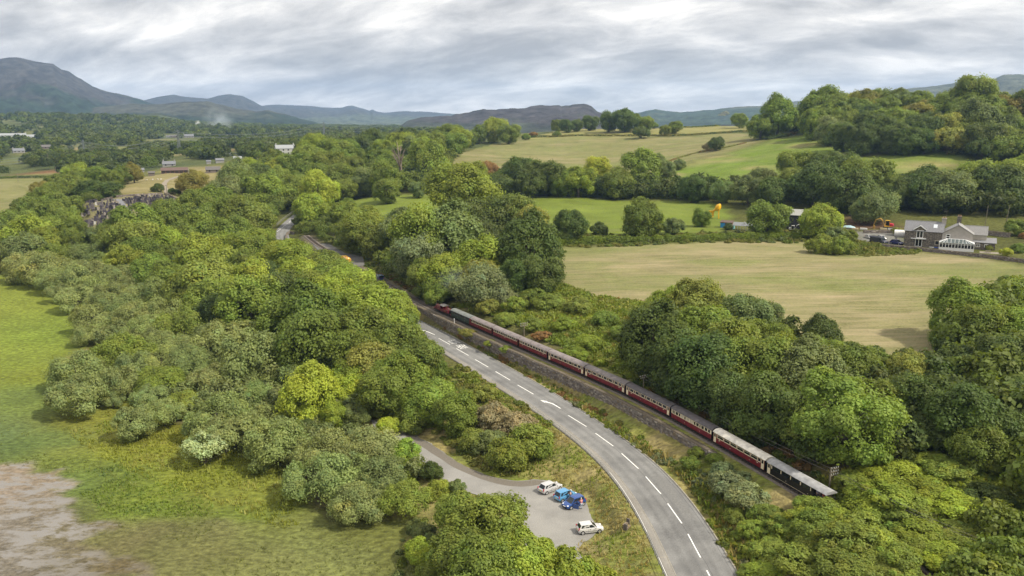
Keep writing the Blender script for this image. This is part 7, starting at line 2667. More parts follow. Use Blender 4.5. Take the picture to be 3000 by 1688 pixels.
# slide
k = thing('garden_slide', 'light blue plastic slide on the lawn at the right edge', 'slide', hp(39, 4.0), HANG)
MB().hexa([(0, -.3, 0), (.3, -.3, 0), (.3, .3, 0), (0, .3, 0), (-1.2, -.3, 1.5), (-.95, -.3, 1.62), (-.95, .3, 1.62), (-1.2, .3, 1.5)]).build('chute', mat('slide_blue', (.12, .42, .70), .4), k)
MB().box(-1.7, -1.2, -.35, .35, 0, 1.3).build('tower', mat('slide_green', (.08, .30, .16), .5), k)
# dark barn
bq = hit(2332, 673)
M_BARN = mat('dark_cladding', alb(78, 76, 82, .9), .7, var=.12, scale=.8)
BARN = thing('barn', 'dark clad barn with a pale grey sheet roof behind the big bright tree', 'barn', (bq[0], bq[1], hf(bq[0], bq[1]) - .1), HANG + .02)
gw = MB().prism([(0, -.5), (9, -.5), (9, 7.2), (0, 5.9)], -8.0, 9.0).build('wall', M_BARN, BARN)
MB().hexa([(-8.8, -.6, 5.95), (9.5, -.6, 5.95), (9.5, 9.4, 7.45), (-8.8, 9.4, 7.45), (-8.8, -.6, 6.12), (9.5, -.6, 6.12), (9.5, 9.4, 7.62), (-8.8, 9.4, 7.62)]).build('roof', mat('fibre_cement_sheet', alb(186, 186, 178), .8, var=.1), BARN)
rb = MB()
for x in np.arange(-7.9, 9, .55):
    rb.box(x, x + .12, -.04, .0, -.4, 5.85)
rb.build('cladding_ribs', M_BARN, gw)
MB().hexa([(-5.2, 3.4, 6.74), (-3.4, 3.4, 6.74), (-3.4, 6.6, 7.21), (-5.2, 6.6, 7.21), (-5.2, 3.4, 6.79), (-3.4, 3.4, 6.79), (-3.4, 6.6, 7.26), (-5.2, 6.6, 7.26)]).build('rooflight', M_WHITEP, BARN)
# white mini digger in front of the barn
M_DIGW = mat('digger_white', (.6, .6, .58), .5)
M_DIGY = mat('digger_yellow', (.62, .36, .03), .5, var=.15)
M_DIGO = mat('rusty_yellow', (.42, .25, .04), .6, var=.3)


def digger(label, loc, rz, s, mbody, marm, mcw, arm_flip=1):
    root = thing('excavator', label, 'excavator', loc, rz)
    root.scale = (s, s, s)
    for y in (-1.0, .55):
        MB().loft([[(x, y + dy, z) for (dy, z) in ((0, zl), (.45, zl), (.45, zh), (0, zh))] for x, zl, zh in ((-1.5, .3, .55), (-1.25, .05, .8), (1.25, .05, .8), (1.5, .3, .55))]).build('track', M_TRIM, root)
    MB().box(-1.4, 1.0, -.9, .9, .85, 1.15).build('deck', mbody, root)
    MB().loft([[(-1.7, -.9, 1.15), (-1.7, .9, 1.15), (-1.7, .9, 1.8), (-1.7, -.9, 1.8)], [(-.6, -.95, 1.15), (-.6, .95, 1.15), (-.6, .95, 2.0), (-.6, -.95, 2.0)]]).build('engine_cover', mcw, root)
    c_ = MB()
    for x in (-.5, .65):
        for y in (-.85, .15):
            c_.box(x, x + .1, y, y + .1, 1.15, 2.75)
    c_.box(-.55, .8, -.9, .3, 2.75, 2.88)
    cab_ = c_.build('cab', mbody, root)
    MB().box(-.4, .62, -.74, .14, 1.25, 2.7).build('cab_window', GLASS, cab_)
    MB().tube([(.9, .5, 1.2), (1.7, .5, 2.9), (2.4, .5, 3.5)], .2, 6).build('boom', marm, root)
    MB().tube([(2.4, .5, 3.5), (3.6, .5, 3.0), (4.2, .5, 1.2)], [.17, .16, .12], 6).build('dipper_arm', marm, root)
    MB().tube([(1.2, .5, 2.2), (2.1, .5, 2.8)], .07, 6).build('hydraulic_ram', M_STEEL, root)
    MB().prism([(-.45, 0), (.45, 0), (.45, .9), (-.45, .9)], 3.8, 3.9).prism([(4.25, .05), (3.85, 0), (3.75, .5), (3.95, 1.1), (4.3, 1.2)], .1, .9, 'y').build('bucket', M_DIGO, root)
    return root


dq = hit(2600, 672)
digger('yellow excavator with a red engine cover on the bare soil', (dq[0], dq[1], hf(dq[0], dq[1])), HANG + math.pi, 1.25, M_DIGY, M_DIGO, mat('digger_red', (.50, .03, .05), .5))
dq = hit(2322, 678)
digger('white mini excavator in front of the dark barn', (dq[0], dq[1], hf(dq[0], dq[1])), HANG, .85, M_DIGW, M_DIGW, M_DIGW)
# white tank behind the house
wq = hit(2652, 676)
k = thing('storage_tank', 'white cylindrical tank behind the stone wing of the house', 'tank', (*hp(-1.6, 8.5)[:2], 15.0), HANG)
MB().cyl((-2.2, 0, 3.2), (2.6, 0, 3.2), 1.45, 20).build('tank', M_WHITEP, k, True)
tb = MB()
for x in np.arange(-1.9, 2.5, .55):
    tb.cyl((x, 0, 3.2), (x + .12, 0, 3.2), 1.5, 20)
tb.build('rib', M_WHITEP, k, True)
MB().box(-1.8, -1.3, -1.2, 1.2, 0, 2.2).box(1.5, 2.0, -1.2, 1.2, 0, 2.2).build('cradle', M_RENDER, k)
# yellow plant machine behind the tree
yq = hit(2090, 640)
M_PLY = mat('plant_yellow', (.74, .40, .01), .45)
k = thing('cement_mixer_plant', 'bright yellow drum and frame of a plant machine behind a tree', 'plant machine', (yq[0], yq[1], hf(yq[0], yq[1])), HANG)
MB().loft([[(x, r_ * math.cos(t), 5.0 + (x - 1.5) * .3 + r_ * math.sin(t)) for t in np.linspace(0, 2 * math.pi, 17)[:-1]] for x, r_ in ((.6, .7), (1.2, 1.5), (2.6, 1.6), (3.1, .9))]).build('drum', M_PLY, k, True)
MB().hexa([(-2.4, -.8, .4), (-.2, -.8, .6), (-.2, .8, .6), (-2.4, .8, .4), (-2.1, -.8, 3.4), (0, -.8, 3.7), (0, .8, 3.7), (-2.1, .8, 3.4)]).build('hopper', M_PLY, k)
MB().box(-1.6, -1.35, -.85, -.81, .6, 3.3).hexa([(-2.2, -.85, .7), (-2.0, -.85, .7), (-2.0, -.81, .7), (-2.2, -.81, .7), (-.5, -.85, 3.2), (-.3, -.85, 3.2), (-.3, -.81, 3.2), (-.5, -.81, 3.2)]).build('hopper_brace', mat('rust_brown', (.18, .08, .03), .8), k)
MB().tube([(-.1, 0, 3.4), (1.2, 0, 4.6)], .5, 8).tube([(2.4, -.7, 0), (2.2, -.7, 3.9)], .12, 6).tube([(2.4, .7, 0), (2.2, .7, 3.9)], .12, 6).tube([(-2, -.7, 0), (-2, -.7, .6)], .12, 6).build('support_frame', M_PLY, k)
# hut with a blue door, greenhouse frame, sheds
hq = hit(2118, 667)
k = thing('shed', 'brown timber shed with a bright blue door beside the yellow machine', 'shed', (hq[0], hq[1], hf(hq[0], hq[1])), HANG)
MB().box(-1.2, 3.6, 0, 3.0, -.3, 2.2).build('wall', mat('brown_timber', alb(128, 100, 82), .85, var=.2), k)
MB().hexa([(-1.5, -.3, 2.15), (3.9, -.3, 2.15), (3.9, 3.3, 2.75), (-1.5, 3.3, 2.75), (-1.5, -.3, 2.28), (3.9, -.3, 2.28), (3.9, 3.3, 2.88), (-1.5, 3.3, 2.88)]).build('roof', mat('brown_felt', alb(124, 104, 94), .9), k)
MB().box(-1.15, .85, -.08, -.01, .0, 1.9).build('door', mat('door_blue', (.03, .24, .52), .5), k)
gq = hit(2185, 677)
k = thing('greenhouse', 'grey greenhouse frame with a teal end among weeds', 'greenhouse', (gq[0], gq[1], hf(gq[0], gq[1])), HANG)
g = MB()
for x in np.arange(-5.5, 5.6, 1.1):
    for a_, b_ in (((x, 0, 0), (x, 0, 2.0)), ((x, 4, 0), (x, 4, 2.0)), ((x, 0, 2.0), (x, 2, 3.2)), ((x, 4, 2.0), (x, 2, 3.2))):
        g.tube([a_, b_], .06, 4)
for a_ in ((0, 2.0), (2, 3.2), (4, 2.0)):
    g.tube([(-5.5, a_[0], a_[1]), (5.5, a_[0], a_[1])], .06, 4)
g.build('frame', mat('grey_metal', (.35, .37, .37), .5), k)
MB().box(-5.55, -5.45, .3, 3.7, .1, 2.4).build('end_panel', mat('teal_sheet', (.22, .48, .46), .5), k)
MB().hexa([(-5.3, .05, 2.05), (5.3, .05, 2.05), (5.3, 1.95, 3.2), (-5.3, 1.95, 3.2), (-5.3, .05, 2.09), (5.3, .05, 2.09), (5.3, 1.95, 3.24), (-5.3, 1.95, 3.24)]).build('roof_sheet', mat('grey_sheet', (.20, .21, .22), .5), k)
MB().box(-1.2, -.5, .9, 1.2, 2.7, 3.6).build('vent', M_WHITEP, k)
# covered boat and stacked boards on the yard wall
q = hit(2486, 671)
k = thing('covered_boat', 'small boat under a pale blue sheet at the yard edge', 'boat', (q[0], q[1], hf(q[0], q[1]) + .2), HANG + .1)
MB().loft([[(x, -w, .5), (x, -w * .6, .05), (x, w * .6, .05), (x, w, .5)] for x, w in ((-2.4, .5), (-1.5, .85), (.5, .9), (2.0, .5), (2.6, .06))]).build('hull', M_WHITEP, k)
MB().loft([[(x, -w, .5), (x, -w * .5, .5 + h_), (x, w * .5, .5 + h_), (x, w, .5)] for x, w, h_ in ((-2.4, .5, .2), (-1.2, .88, .6), (.5, .92, .75), (2.0, .52, .35), (2.55, .08, .1))]).build('cover', mat('pale_blue_sheet', (.42, .60, .66), .6), k)
for n_, (px_, w_) in enumerate(((2505, 2.2), (2530, 2.6), (2588, 2.4), (2611, 2.6), (2630, 2.2))):
    q = hit(px_, 674)
    k = thing('timber_stack', ['short pale stack of boards at the left end of the yard wall', 'white stack of boards on the yard wall left of the excavator', 'yellowish timber stack under the excavator arm', 'white stack of boards under the excavator tracks', 'timber stack nearest the white tank'][n_], 'timber stack', (q[0], q[1], hf(q[0], q[1])), HANG, 'boards stacked along the yard wall')
    for j in range(3):
        MB().box(-w_ / 2, w_ / 2, -.5, .5, .1 + j * .24, .3 + j * .24).build('board', M_WHITEP if n_ in (1, 3) else mat('pale_timber', (.55, .47, .30), .8), k)
# rusty scrap heap under the field-edge tree, straw heap
q = hit(1843, 672)
k = thing('scrap_trailer', 'rusty old trailer under the tree at the green field edge', 'trailer', (q[0], q[1], hf(q[0], q[1])), HANG)
M_RUST = mat('rust', (.30, .15, .07), .9, var=.35)
MB().box(-2.6, 2.4, -1, 1, .7, .85).build('bed', M_RUST, k)
MB().box(-2.6, 2.4, -1, -.95, .85, 1.7).box(-2.6, 2.4, .95, 1, .85, 1.7).box(-2.6, -2.55, -.95, .95, .85, 1.7).build('side_board', M_RUST, k)
for s in (-1, 1):
    MB().cyl((0, s * .8, .45), (0, s * 1.08, .45), .45, 14).build('wheel', M_TYRE, k, True)
MB().tube([(2.4, 0, .75), (4.0, 0, .5)], .08, 6).build('drawbar', M_RUST, k)
# blue and red container behind the house
k = thing('container', 'small blue container with a red roof behind the house', 'container', hp(24.6, 17.5), HANG)
k.scale = (.8, .8, .8)
MB().box(-1.5, 1.5, -1.2, 1.2, 0, 2.4).build('body', mat('container_blue', (.04, .2, .5), .5), k)
MB().box(-1.9, 1.2, -1.3, 1.3, 2.4, 2.6).build('lid', mat('container_red', (.45, .12, .08), .6), k)

# ------------------------------------------------------------------ poles, posts, railing, wires
M_POLE = mat('weathered_pole', alb(150, 140, 120), .85, var=.2)
M_INS = mat('white_insulator', (.72, .72, .68), .3)


def tele_pole(label, x, y, z, h, rz, arms=((0.25, 1.6), (0.75, 1.6)), group='telegraph poles along the railway', lean=0.0, one_side=False):
    root = thing('telegraph_pole', label, 'telegraph pole', (x, y, z), rz, group)
    root.rotation_euler = (0, lean, rz)
    MB().tube([(0, 0, -.5), (0, 0, h)], [.14, .10], 8).build('pole', M_POLE, root)
    for dz, w in arms:
        y0, y1 = (-w, .12) if one_side else (-w / 2, w / 2)
        am = MB().box(-.05, .05, y0, y1, h - dz - .06, h - dz + .06).build('crossarm', M_POLE, root)
        for t in np.linspace(y0 + .1, y1 - (.3 if one_side else .1), 4):
            MB().tube([(0, t, h - dz + .06), (0, t, h - dz + .14), (0, t, h - dz + .26)], [.035, .06, .04], 6).build('insulator', M_INS, am)
    return root


def along_rail(px):
    return float(np.interp(px, XS[::-1], RS[::-1]))


POLES = []
for px, off, toppx, lab, arms, one in ((1535, 3.4, (1537, 946), 'telegraph pole with two white crossarms behind the third maroon coach', ((.25, 2.0), (.8, 2.0)), False),
                                       (1884, 3.0, (1886, 1100), 'telegraph pole with one crossarm against the dark wood behind the train', ((.25, 2.0), (.65, 1.6)), False),
                                       (2395, 3.2, (2428, 1374), 'telegraph pole with three rows of insulators behind the last coach', ((.25, 1.5), (.75, 1.5), (1.25, 1.5)), True)):
    P, tt, nn = path_at(along_rail(px))
    # walk along the line until the pole stands on the wanted picture column
    best = None
    for s in np.arange(along_rail(px) - 9, along_rail(px) + 9, .25):
        P, tt, nn = path_at(s)
        q = P[:2] + nn * off
        u_, v_, dz_ = project((q[0], q[1], hf(q[0], q[1])))
        e = abs(u_ - toppx[0] + 2)
        if best is None or e < best[0]:
            best = (e, q, nn, dz_)
    q, nn = best[1], best[2]
    g = hf(q[0], q[1])
    h = 4.0
    while project((q[0], q[1], g + h))[1] > toppx[1] and h < 12:
        h += .1
    POLES.append((q[0], q[1], g, h))
    tele_pole(lab, q[0], q[1], g, h, math.atan2(nn[1], nn[0]) - math.pi / 2 + (math.pi if one else 0), arms, one_side=one)
for (px, py, tpx, tpy, lab) in ((2884, 672, 2887, 612, 'left one of the two plain poles behind the farmhouse'), (2942, 675, 2950, 612, 'leaning right one of the two plain poles behind the farmhouse')):
    q = hit(px, py)
    h = (py - tpy) * np.linalg.norm(q - CAMP) / FPX
    tele_pole(lab, q[0], q[1], q[2], h, HANG, arms=(), group='poles behind the farmhouse', lean=.08 if 'leaning' in lab else .03)


def wire(label, pts, sag, r=.02, name='overhead_wire', mm=None):
    mb_ = MB()
    root_p = np.array(pts[0], float)
    for a_, b_ in zip(pts[:-1], pts[1:]):
        a_, b_ = np.array(a_, float), np.array(b_, float)
        line = [a_ + (b_ - a_) * t - np.array([0, 0, sag * 4 * t * (1 - t)]) - root_p for t in np.linspace(0, 1, 13)]
        mb_.tube(line, r, 4)
    o = mb_.build(name, mm or M_STEEL)
    o.location = root_p
    return tag(o, label, 'wire')


p3 = POLES[2]
far_end = on_z(2965, 1735, 8.0)
for dz, off, lab in ((.1, .5, 'upper telegraph wire crossing the bushes at the lower right corner'), (.7, 1.1, 'lower telegraph wire crossing the bushes at the lower right corner')):
    e2 = np.array([far_end[0] + off, far_end[1], 12.6 - dz])
    wire(lab, [(POLES[1][0], POLES[1][1], POLES[1][2] + POLES[1][3] - dz), (p3[0], p3[1], p3[2] + p3[3] - dz), e2], .5, .018)

# plain backed sign and marker post by the wall
q, i = road_at(1202.5, 903)
P, tt, nn = path_at(along_rail(1197))
q = P[:2] - nn * 2.9
k = thing('road_sign', 'plain backed two panel sign on a post by the end of the retaining wall', 'sign', (q[0], q[1], P[2] - 1.2), math.atan2(-q[1], -q[0]))
M_SIGNB = mat('sign_back', alb(190, 182, 166), .6)
MB().tube([(0, 0, -.5), (0, 0, 3.6)], .05, 8).build('post', M_SIGNB, k)
MB().box(-.03, .0, -.38, .38, 2.35, 3.05).build('panel', M_SIGNB, k)
MB().box(-.03, .0, -.38, .38, 3.08, 3.75).build('panel', M_SIGNB, k)
P, tt, nn = path_at(along_rail(1347))
q = P[:2] - nn * 2.6
k = thing('marker_post', 'short white marker post beside the green coach', 'post', (q[0], q[1], P[2] - .2), 0)
MB().box(-.07, .07, -.07, .07, 0, 1.45).build('post', M_WHITEP, k)
MB().box(-.1, .1, -.09, .09, 1.45, 1.5).build('cap', M_WHITEP, k)

# metal railing along the pavement above the car park
M_GALV = mat('galvanised_rail', (.42, .42, .40), .45, .5, var=.2)
M_RAILW = mat('white_rail', (.75, .74, .70), .45)
sel = [k2 for k2 in range(len(ROAD)) if -8 < ROAD[k2, 1] - 94 and ROAD[k2, 1] < 152]
rp = np.array([[*(ROAD[k2, :2] - ON[k2] * (WL[k2] + .28)), ROAD[k2, 2] + .08] for k2 in sel])
RAILING = thing('metal_railing', 'low metal railing along the road above the car park, white at the near end', 'railing', rp[0])
rp0 = rp - rp[0]
white = rp[:, 1] < 122
for a_ in range(0, len(rp) - 2, 2):
    MB().tube([(*rp0[a_][:2], rp0[a_][2] - .4), (*rp0[a_][:2], rp0[a_][2] + .95)], .04, 6).build('post', M_GALV, RAILING)
    for z, mm in ((.93, M_RAILW if (white[a_] and (a_ // 6) % 4 != 1) else M_GALV), (.5, M_GALV)):
        MB().tube([rp0[a_] + np.array([0, 0, z]), rp0[a_ + 2] + np.array([0, 0, z])], .045 if z > .8 else .03, 6).build('rail', mm, RAILING)
# far road railings and low roadside wall at the bend
sel = [k2 for k2 in range(len(ROAD)) if ROAD[k2, 2] > 8.0 and ROAD[k2, 2] < 10.2]
rp = np.array([[*(ROAD[k2, :2] - ON[k2] * (WL[k2] + .5)), ROAD[k2, 2]] for k2 in sel])
k = thing('metal_railing', 'grey railing on the far bend of the road under the trees', 'railing', rp[0])
rr = rp - rp[0]
for a_ in range(0, len(rr) - 3, 3):
    MB().tube([rr[a_] - np.array([0, 0, .4]), rr[a_] + np.array([0, 0, 1.3])], .05, 5).build('post', M_GALV, k)
    for z in (.35, .8, 1.25):
        MB().tube([rr[a_] + np.array([0, 0, z]), rr[a_ + 3] + np.array([0, 0, z])], .045, 5).build('rail', M_GALV, k)
q = T(4, (2160, 345), (2175, 370), (2200, 335))
wl3 = densify(np.array([[*hit(*p)[:2], hit(*p)[2]] for p in T('f', (838, 705), (842, 690), (850, 684), (860, 688))]), .5)
drystone('roadside_wall', 'curved brown stone wall where the side road leaves the far bend', wl3, .4, np.full(len(wl3), 1.2), .4, 1, course=.3, seed=21)
# stumps on the bank
q = hit(1838, 1546)
k = thing('stone_steps', 'broken stone steps and posts on the grass bank below the road', 'steps', q, .9)
MB().box(-.5, .5, -.3, .1, -.2, .25).build('step', M_STONE[2], k)
MB().box(-.5, .5, .12, .5, -.2, .55).build('step', M_STONE[2], k)
MB().box(-.65, -.5, -.3, .2, -.2, .8).build('post', M_STONE[0], k)
MB().box(.52, .68, .0, .5, -.2, 1.05).build('post', M_STONE[0], k)
# timber shelter at the bottom edge
q = hit(2648, 1682)
k = thing('timber_shelter', 'weathered timber shelter with a plank roof at the bottom edge, among bushes', 'shelter', (q[0], q[1], q[2] - .2), .5)
M_OLDW = mat('old_grey_wood', alb(168, 150, 130), .9, var=.25)
for i in range(6):
    MB().hexa([(-1.2, -1 + i * .34, 2.35), (1.3, -1 + i * .34, 2.0), (1.3, -.68 + i * .34, 2.0), (-1.2, -.68 + i * .34, 2.35), (-1.2, -1 + i * .34, 2.42), (1.3, -1 + i * .34, 2.07), (1.3, -.68 + i * .34, 2.07), (-1.2, -.68 + i * .34, 2.42)]).build('plank', M_OLDW, k)
for x, y in ((-1.1, -.9), (-1.1, .9), (1.1, -.9), (1.1, .9)):
    MB().box(x - .06, x + .06, y - .06, y + .06, -.6, 2.3 if x < 0 else 2.0).build('post', mat('brown_post', (.2, .12, .07), .9), k)

# ------------------------------------------------------------------ hills and mountains
def hill_mat():
    m, nt, b = nodes_of('hillside')
    tc = N(nt, 'ShaderNodeTexCoord')
    at = N(nt, 'ShaderNodeAttribute', attribute_name='Col')
    n1 = N(nt, 'ShaderNodeTexNoise')
    n1.inputs['Scale'].default_value = 0.018
    n1.inputs['Detail'].default_value = 9
    n1.inputs['Roughness'].default_value = 0.7
    L(nt, tc.outputs['Object'], n1.inputs['Vector'])
    mr = N(nt, 'ShaderNodeMapRange')
    mr.inputs[1].default_value, mr.inputs[2].default_value, mr.inputs[3].default_value, mr.inputs[4].default_value = .35, .65, .35, 1.65
    L(nt, n1.outputs['Fac'], mr.inputs[0])
    sc = N(nt, 'ShaderNodeVectorMath', operation='SCALE')
    L(nt, at.outputs['Color'], sc.inputs[0])
    L(nt, mr.outputs[0], sc.inputs['Scale'])
    L(nt, sc.outputs[0], b.inputs['Base Color'])
    b.inputs['Roughness'].default_value = .95
    b.inputs['Specular IOR Level'].default_value = .1
    bp = N(nt, 'ShaderNodeBump')
    bp.inputs['Strength'].default_value = .9
    bp.inputs['Distance'].default_value = 14
    L(nt, n1.outputs['Fac'], bp.inputs['Height'])
    L(nt, bp.outputs[0], b.inputs['Normal'])
    return m


HM = hill_mat()


def hill(name, D, crest, depth, low, high, wood_to, rough, seed, foot_z=15, spread=1.0, patches=None):
    """a ridge: crest given as picture points, at distance D, falling towards us over depth metres"""
    crest = sorted(crest)
    xs = np.arange(crest[0][0], crest[-1][0] + .1, 4.0)
    ys = np.interp(xs, [c[0] for c in crest], [c[1] for c in crest])
    ys = ys + fbm(xs / 22, xs * 0, seed, 4) * 5.0 * spread
    rows = 46
    V, C = [], []
    for j in range(rows + 6):
        t = min(j / rows, 1.0)
        for x, y in zip(xs, ys):
            Dj = D - depth * t if j <= rows else D + (j - rows) * depth * .12
            p = at_dist(x, y, D)
            az = math.atan2(p[0], p[1])
            zc = p[2]
            if j <= rows:
                f = (1 - t) ** 1.25
                z = foot_z + (zc - foot_z) * f
            else:
                z = zc - (zc - foot_z) * ((j - rows) / 6) ** 1.2
            V.append((Dj * math.sin(az), Dj * math.cos(az), z))
    V = np.array(V)
    n = len(xs)
    hh = np.clip((V[:, 2] - foot_z) / max(V[:, 2].max() - foot_z, 1), 0, 1)
    jj = np.repeat(np.arange(rows + 6), n)
    tt_ = np.clip(jj / rows, 0, 1)
    own = np.clip((np.tile(V[:n, 2], rows + 6) - foot_z) / 120, 0, 1)
    gullies = fbm(V[:, 0] / 260, V[:, 1] / 260, seed + 3, 5) * rough * np.sin(tt_ * math.pi) ** .8 * own
    knob = fbm(V[:, 0] / 70, V[:, 1] / 70, seed + 5, 4) * rough * .4 * np.minimum(tt_ * 6, 1) * own
    V[:, 2] += np.where(jj <= rows, gullies + knob, 0)
    w = sstep(wood_to - .12, wood_to + .12, hh + fbm(V[:, 0] / 200, V[:, 1] / 200, seed + 9) * .6)[:, None]
    C = np.array(low) * (1 - w) + np.array(high) * w
    for (pc, amt, sc_) in (patches or ()):
        f = (np.clip(fbm(V[:, 0] / sc_, V[:, 1] / (sc_ * .5), seed + 21, 4) * 6 - (1 - amt) * 2, 0, 1) * (hh > .04))[:, None]
        C = C * (1 - f) + np.array(pc) * f
    Q = []
    for j in range(rows):
        for i in range(n - 1):
            Q.append((j * n + i, j * n + i + 1, (j + 1) * n + i + 1, (j + 1) * n + i))
    prev = 0
    for k in range(1, 6):
        a_ = prev if k == 1 else rows + k - 1
        b_ = rows + k
        for i in range(n - 1):
            Q.append((b_ * n + i, b_ * n + i + 1, a_ * n + i + 1, a_ * n + i))
    me = arr_mesh(name, V, Q, HM, {'Col': ('FLOAT_COLOR', np.concatenate([C, np.ones((len(C), 1))], 1))}, True)
    return tag(obj(name, me), kind='structure')


WOODG, WOODG2, MOOR, ROCK, PALEG = (.022, .036, .022), (.036, .054, .032), (.05, .05, .045), (.05, .045, .046), (.10, .105, .065)
t1 = lambda *p: [(x / 2.574, y / 2.574) for x, y in p]
t2 = lambda *p: [(1000 + x / 2.574, y / 2.574) for x, y in p]
t3 = lambda *p: [(2000 + x / 2.574, y / 2.574) for x, y in p]
hill('mountain', 5200, [(-700, 250), (-300, 176)] + t1((0, 445), (60, 431), (150, 436), (240, 460), (400, 480), (460, 520), (520, 540), (600, 590), (700, 650), (800, 690), (900, 710), (1000, 735), (1080, 755), (1180, 790), (1400, 860), (1600, 930)),
     2200, WOODG, (.05, .046, .042), .36, 110, 11, spread=.8)
hill('far_hills', 7000, t1((700, 940), (900, 840), (1090, 757), (1180, 732), (1310, 714), (1400, 730), (1560, 743), (1650, 722), (1740, 710), (1830, 725), (1900, 757), (1960, 792), (2100, 850), (2300, 930)), 2500, MOOR, MOOR, .1, 60, 13, spread=.5)
hill('far_hills', 8200, t1((1500, 900), (1800, 820), (1960, 797), (2100, 790), (2250, 795), (2400, 806), (2500, 815)) + t2((0, 812), (40, 800), (80, 798), (150, 815), (210, 836), (235, 825), (270, 840), (320, 850), (420, 840), (560, 841), (700, 848), (800, 856), (860, 860), (1000, 880), (1400, 930)),
     3500, (.075, .09, .06), MOOR, .35, 60, 17, spread=.6, patches=((PALEG, .35, 260),))
hill('wooded_hill', 3900, t1((200, 930), (500, 840), (800, 802), (1000, 781), (1180, 790), (1300, 775), (1430, 766), (1560, 766), (1680, 790), (1760, 815), (1850, 830), (1950, 840), (2020, 835), (2100, 850), (2200, 876), (2300, 902), (2400, 930), (2450, 952), (2574, 985), (2700, 1010)),
     1300, WOODG, (.06, .062, .045), .5, 45, 19, spread=1.0, patches=(((.13, .115, .085), .22, 160),))
hill('rocky_hill', 2900, t2((250, 1060), (400, 985), (500, 912), (600, 886), (700, 880), (830, 870), (870, 856), (960, 850), (1070, 825), (1100, 830), (1200, 825), (1380, 815), (1440, 800), (1500, 794), (1640, 793), (1660, 802), (1740, 788), (1830, 786), (1890, 800), (1930, 840), (1980, 862), (2050, 890), (2200, 960)),
     1100, (.045, .052, .036), ROCK, .38, 55, 23, spread=1.0, patches=(((.11, .095, .09), .25, 60), ((.05, .06, .035), .5, 150)))
hill('far_hills', 5200, t2((1900, 960), (2050, 890), (2180, 856), (2260, 845), (2370, 823), (2450, 835), (2560, 850)) + t3((40, 842), (100, 836), (250, 826), (400, 806), (600, 796), (640, 790), (730, 776), (870, 763), (930, 766), (1100, 740), (1400, 700), (1900, 648), (2140, 612), (2300, 602), (2350, 597), (2420, 566), (2500, 559), (2574, 562), (2800, 600), (3200, 700)),
     2300, WOODG2, (.085, .092, .06), .42, 55, 29, spread=.8, patches=((PALEG, .42, 180), (MOOR, .3, 140)))
# low wooded rise on the left of the valley
hill('wooded_hill', 2700, [(-500, 330), (-200, 335), (0, 338), (80, 346), (180, 360), (300, 357), (400, 335), (470, 333), (540, 352), (620, 378), (700, 395)], 800, WOODG2, (.06, .075, .04), .6, 14, 31, spread=1.2)

# ------------------------------------------------------------------ far woodland (one mass) and valley hedgerow trees
FARW = Scatter()
fr_ = np.random.default_rng(41)


def far_ok(x, y):
    ok = np.ones(len(x), bool)
    for nm in ('valley_field', 'churchyard_field', 'cemetery_lawn', 'hill_pasture', 'upper_pasture', 'hill_meadow', 'green_field', 'marsh'):
        ok &= ~in_poly(x, y, COLS[nm][0])
    for cx, cy, rx, ry, c in FF:
        ok &= ((x - cx) / (rx * 1.05)) ** 2 + ((y - cy) / (ry * 1.05)) ** 2 > 1
    for a_, b_, rr_ in CLEARINGS:
        ok &= np.hypot(x - a_, y - b_) > rr_
    return ok


FAR_HOUSES = [   # tile, x, y (foot of the front), width px, kind, label
    ('v2', 2000, 690, 270, 'white', 'large white two storey house on the rise at the end of the roadside wood'),
    ('v2', 235, 868, 165, 'grey', 'grey roofed cottage with a pale front above the churchyard field'),
    ('v2', 320, 968, 340, 'barn', 'long red brown barn with a dark open front beside the track'),
    ('v2', 900, 960, 190, 'slate', 'low slate roofed building at the top of the dry field'),
    ('v2', 515, 970, 60, 'white', 'small white shed at the end of the long barn'),
    ('v2', 1005, 810, 110, 'grey', 'grey roofed house among trees left of the valley copse'),
    ('v2', 1270, 780, 110, 'white', 'white gabled house among trees in the valley'),
    ('v2', 835, 828, 60, 'grey', 'tiny grey roof between valley trees'),
    ('v2', 1130, 712, 70, 'white', 'long white roof far off among the valley trees'),
    ('v1', 2120, 960, 100, 'grey', 'stone farm building left of the long barn'),
    ('v1', 2290, 1010, 80, 'slate', 'small gabled stone hut at the edge of the churchyard field'),
    ('v1', 690, 600, 120, 'slate', 'dark slate roofed house in the far left valley'),
    ('v1', 290, 660, 130, 'grey', 'pale grey farmhouse in the far left valley'),
    ('v1', 1690, 885, 70, 'white', 'pale roof just showing behind the trees above the cemetery'),
    ('v1', 200, 425, 290, 'white', 'long white shed roof far away at the left'),
    ('v1', 490, 445, 150, 'white', 'shorter white shed roof next to the long white shed'),
    ('v2', 220, 430, 50, 'grey', 'small grey house in the distant village, left one'),
    ('v2', 310, 432, 90, 'slate', 'small slate house in the distant village, middle one'),
    ('v2', 530, 432, 130, 'grey', 'low grey house in the distant village, right one'),
    ('v2', 805, 330, 30, 'white', 'tiny white house below the smoke'),
    ('v2', 1110, 390, 50, 'white', 'white house at the foot of the wooded hill'),
    ('v2', 1985, 440, 22, 'white', 'white speck of a house far up the valley'),
    (9, 790, 530, 70, 'white', 'white house seen over the treetops, right of the pylon')]
CLEARINGS = []
HPOS = []
for t, x, y, w, kd, lab in FAR_HOUSES:
    px, py = T(t, (x, y))[0]
    p = hit(px, py)
    wm = w / TILE[t][2] * np.linalg.norm(p - CAMP) / FPX
    HPOS.append((p, wm, kd, lab))
    u_ = np.array([p[0], p[1]]) / np.hypot(p[0], p[1])
    for k_ in range(4):
        CLEARINGS.append((p[0] - u_[0] * k_ * 12, p[1] - u_[1] * k_ * 12, wm * .5 + 5))
    CLEARINGS.append((p[0], p[1], wm * .6 + 6))

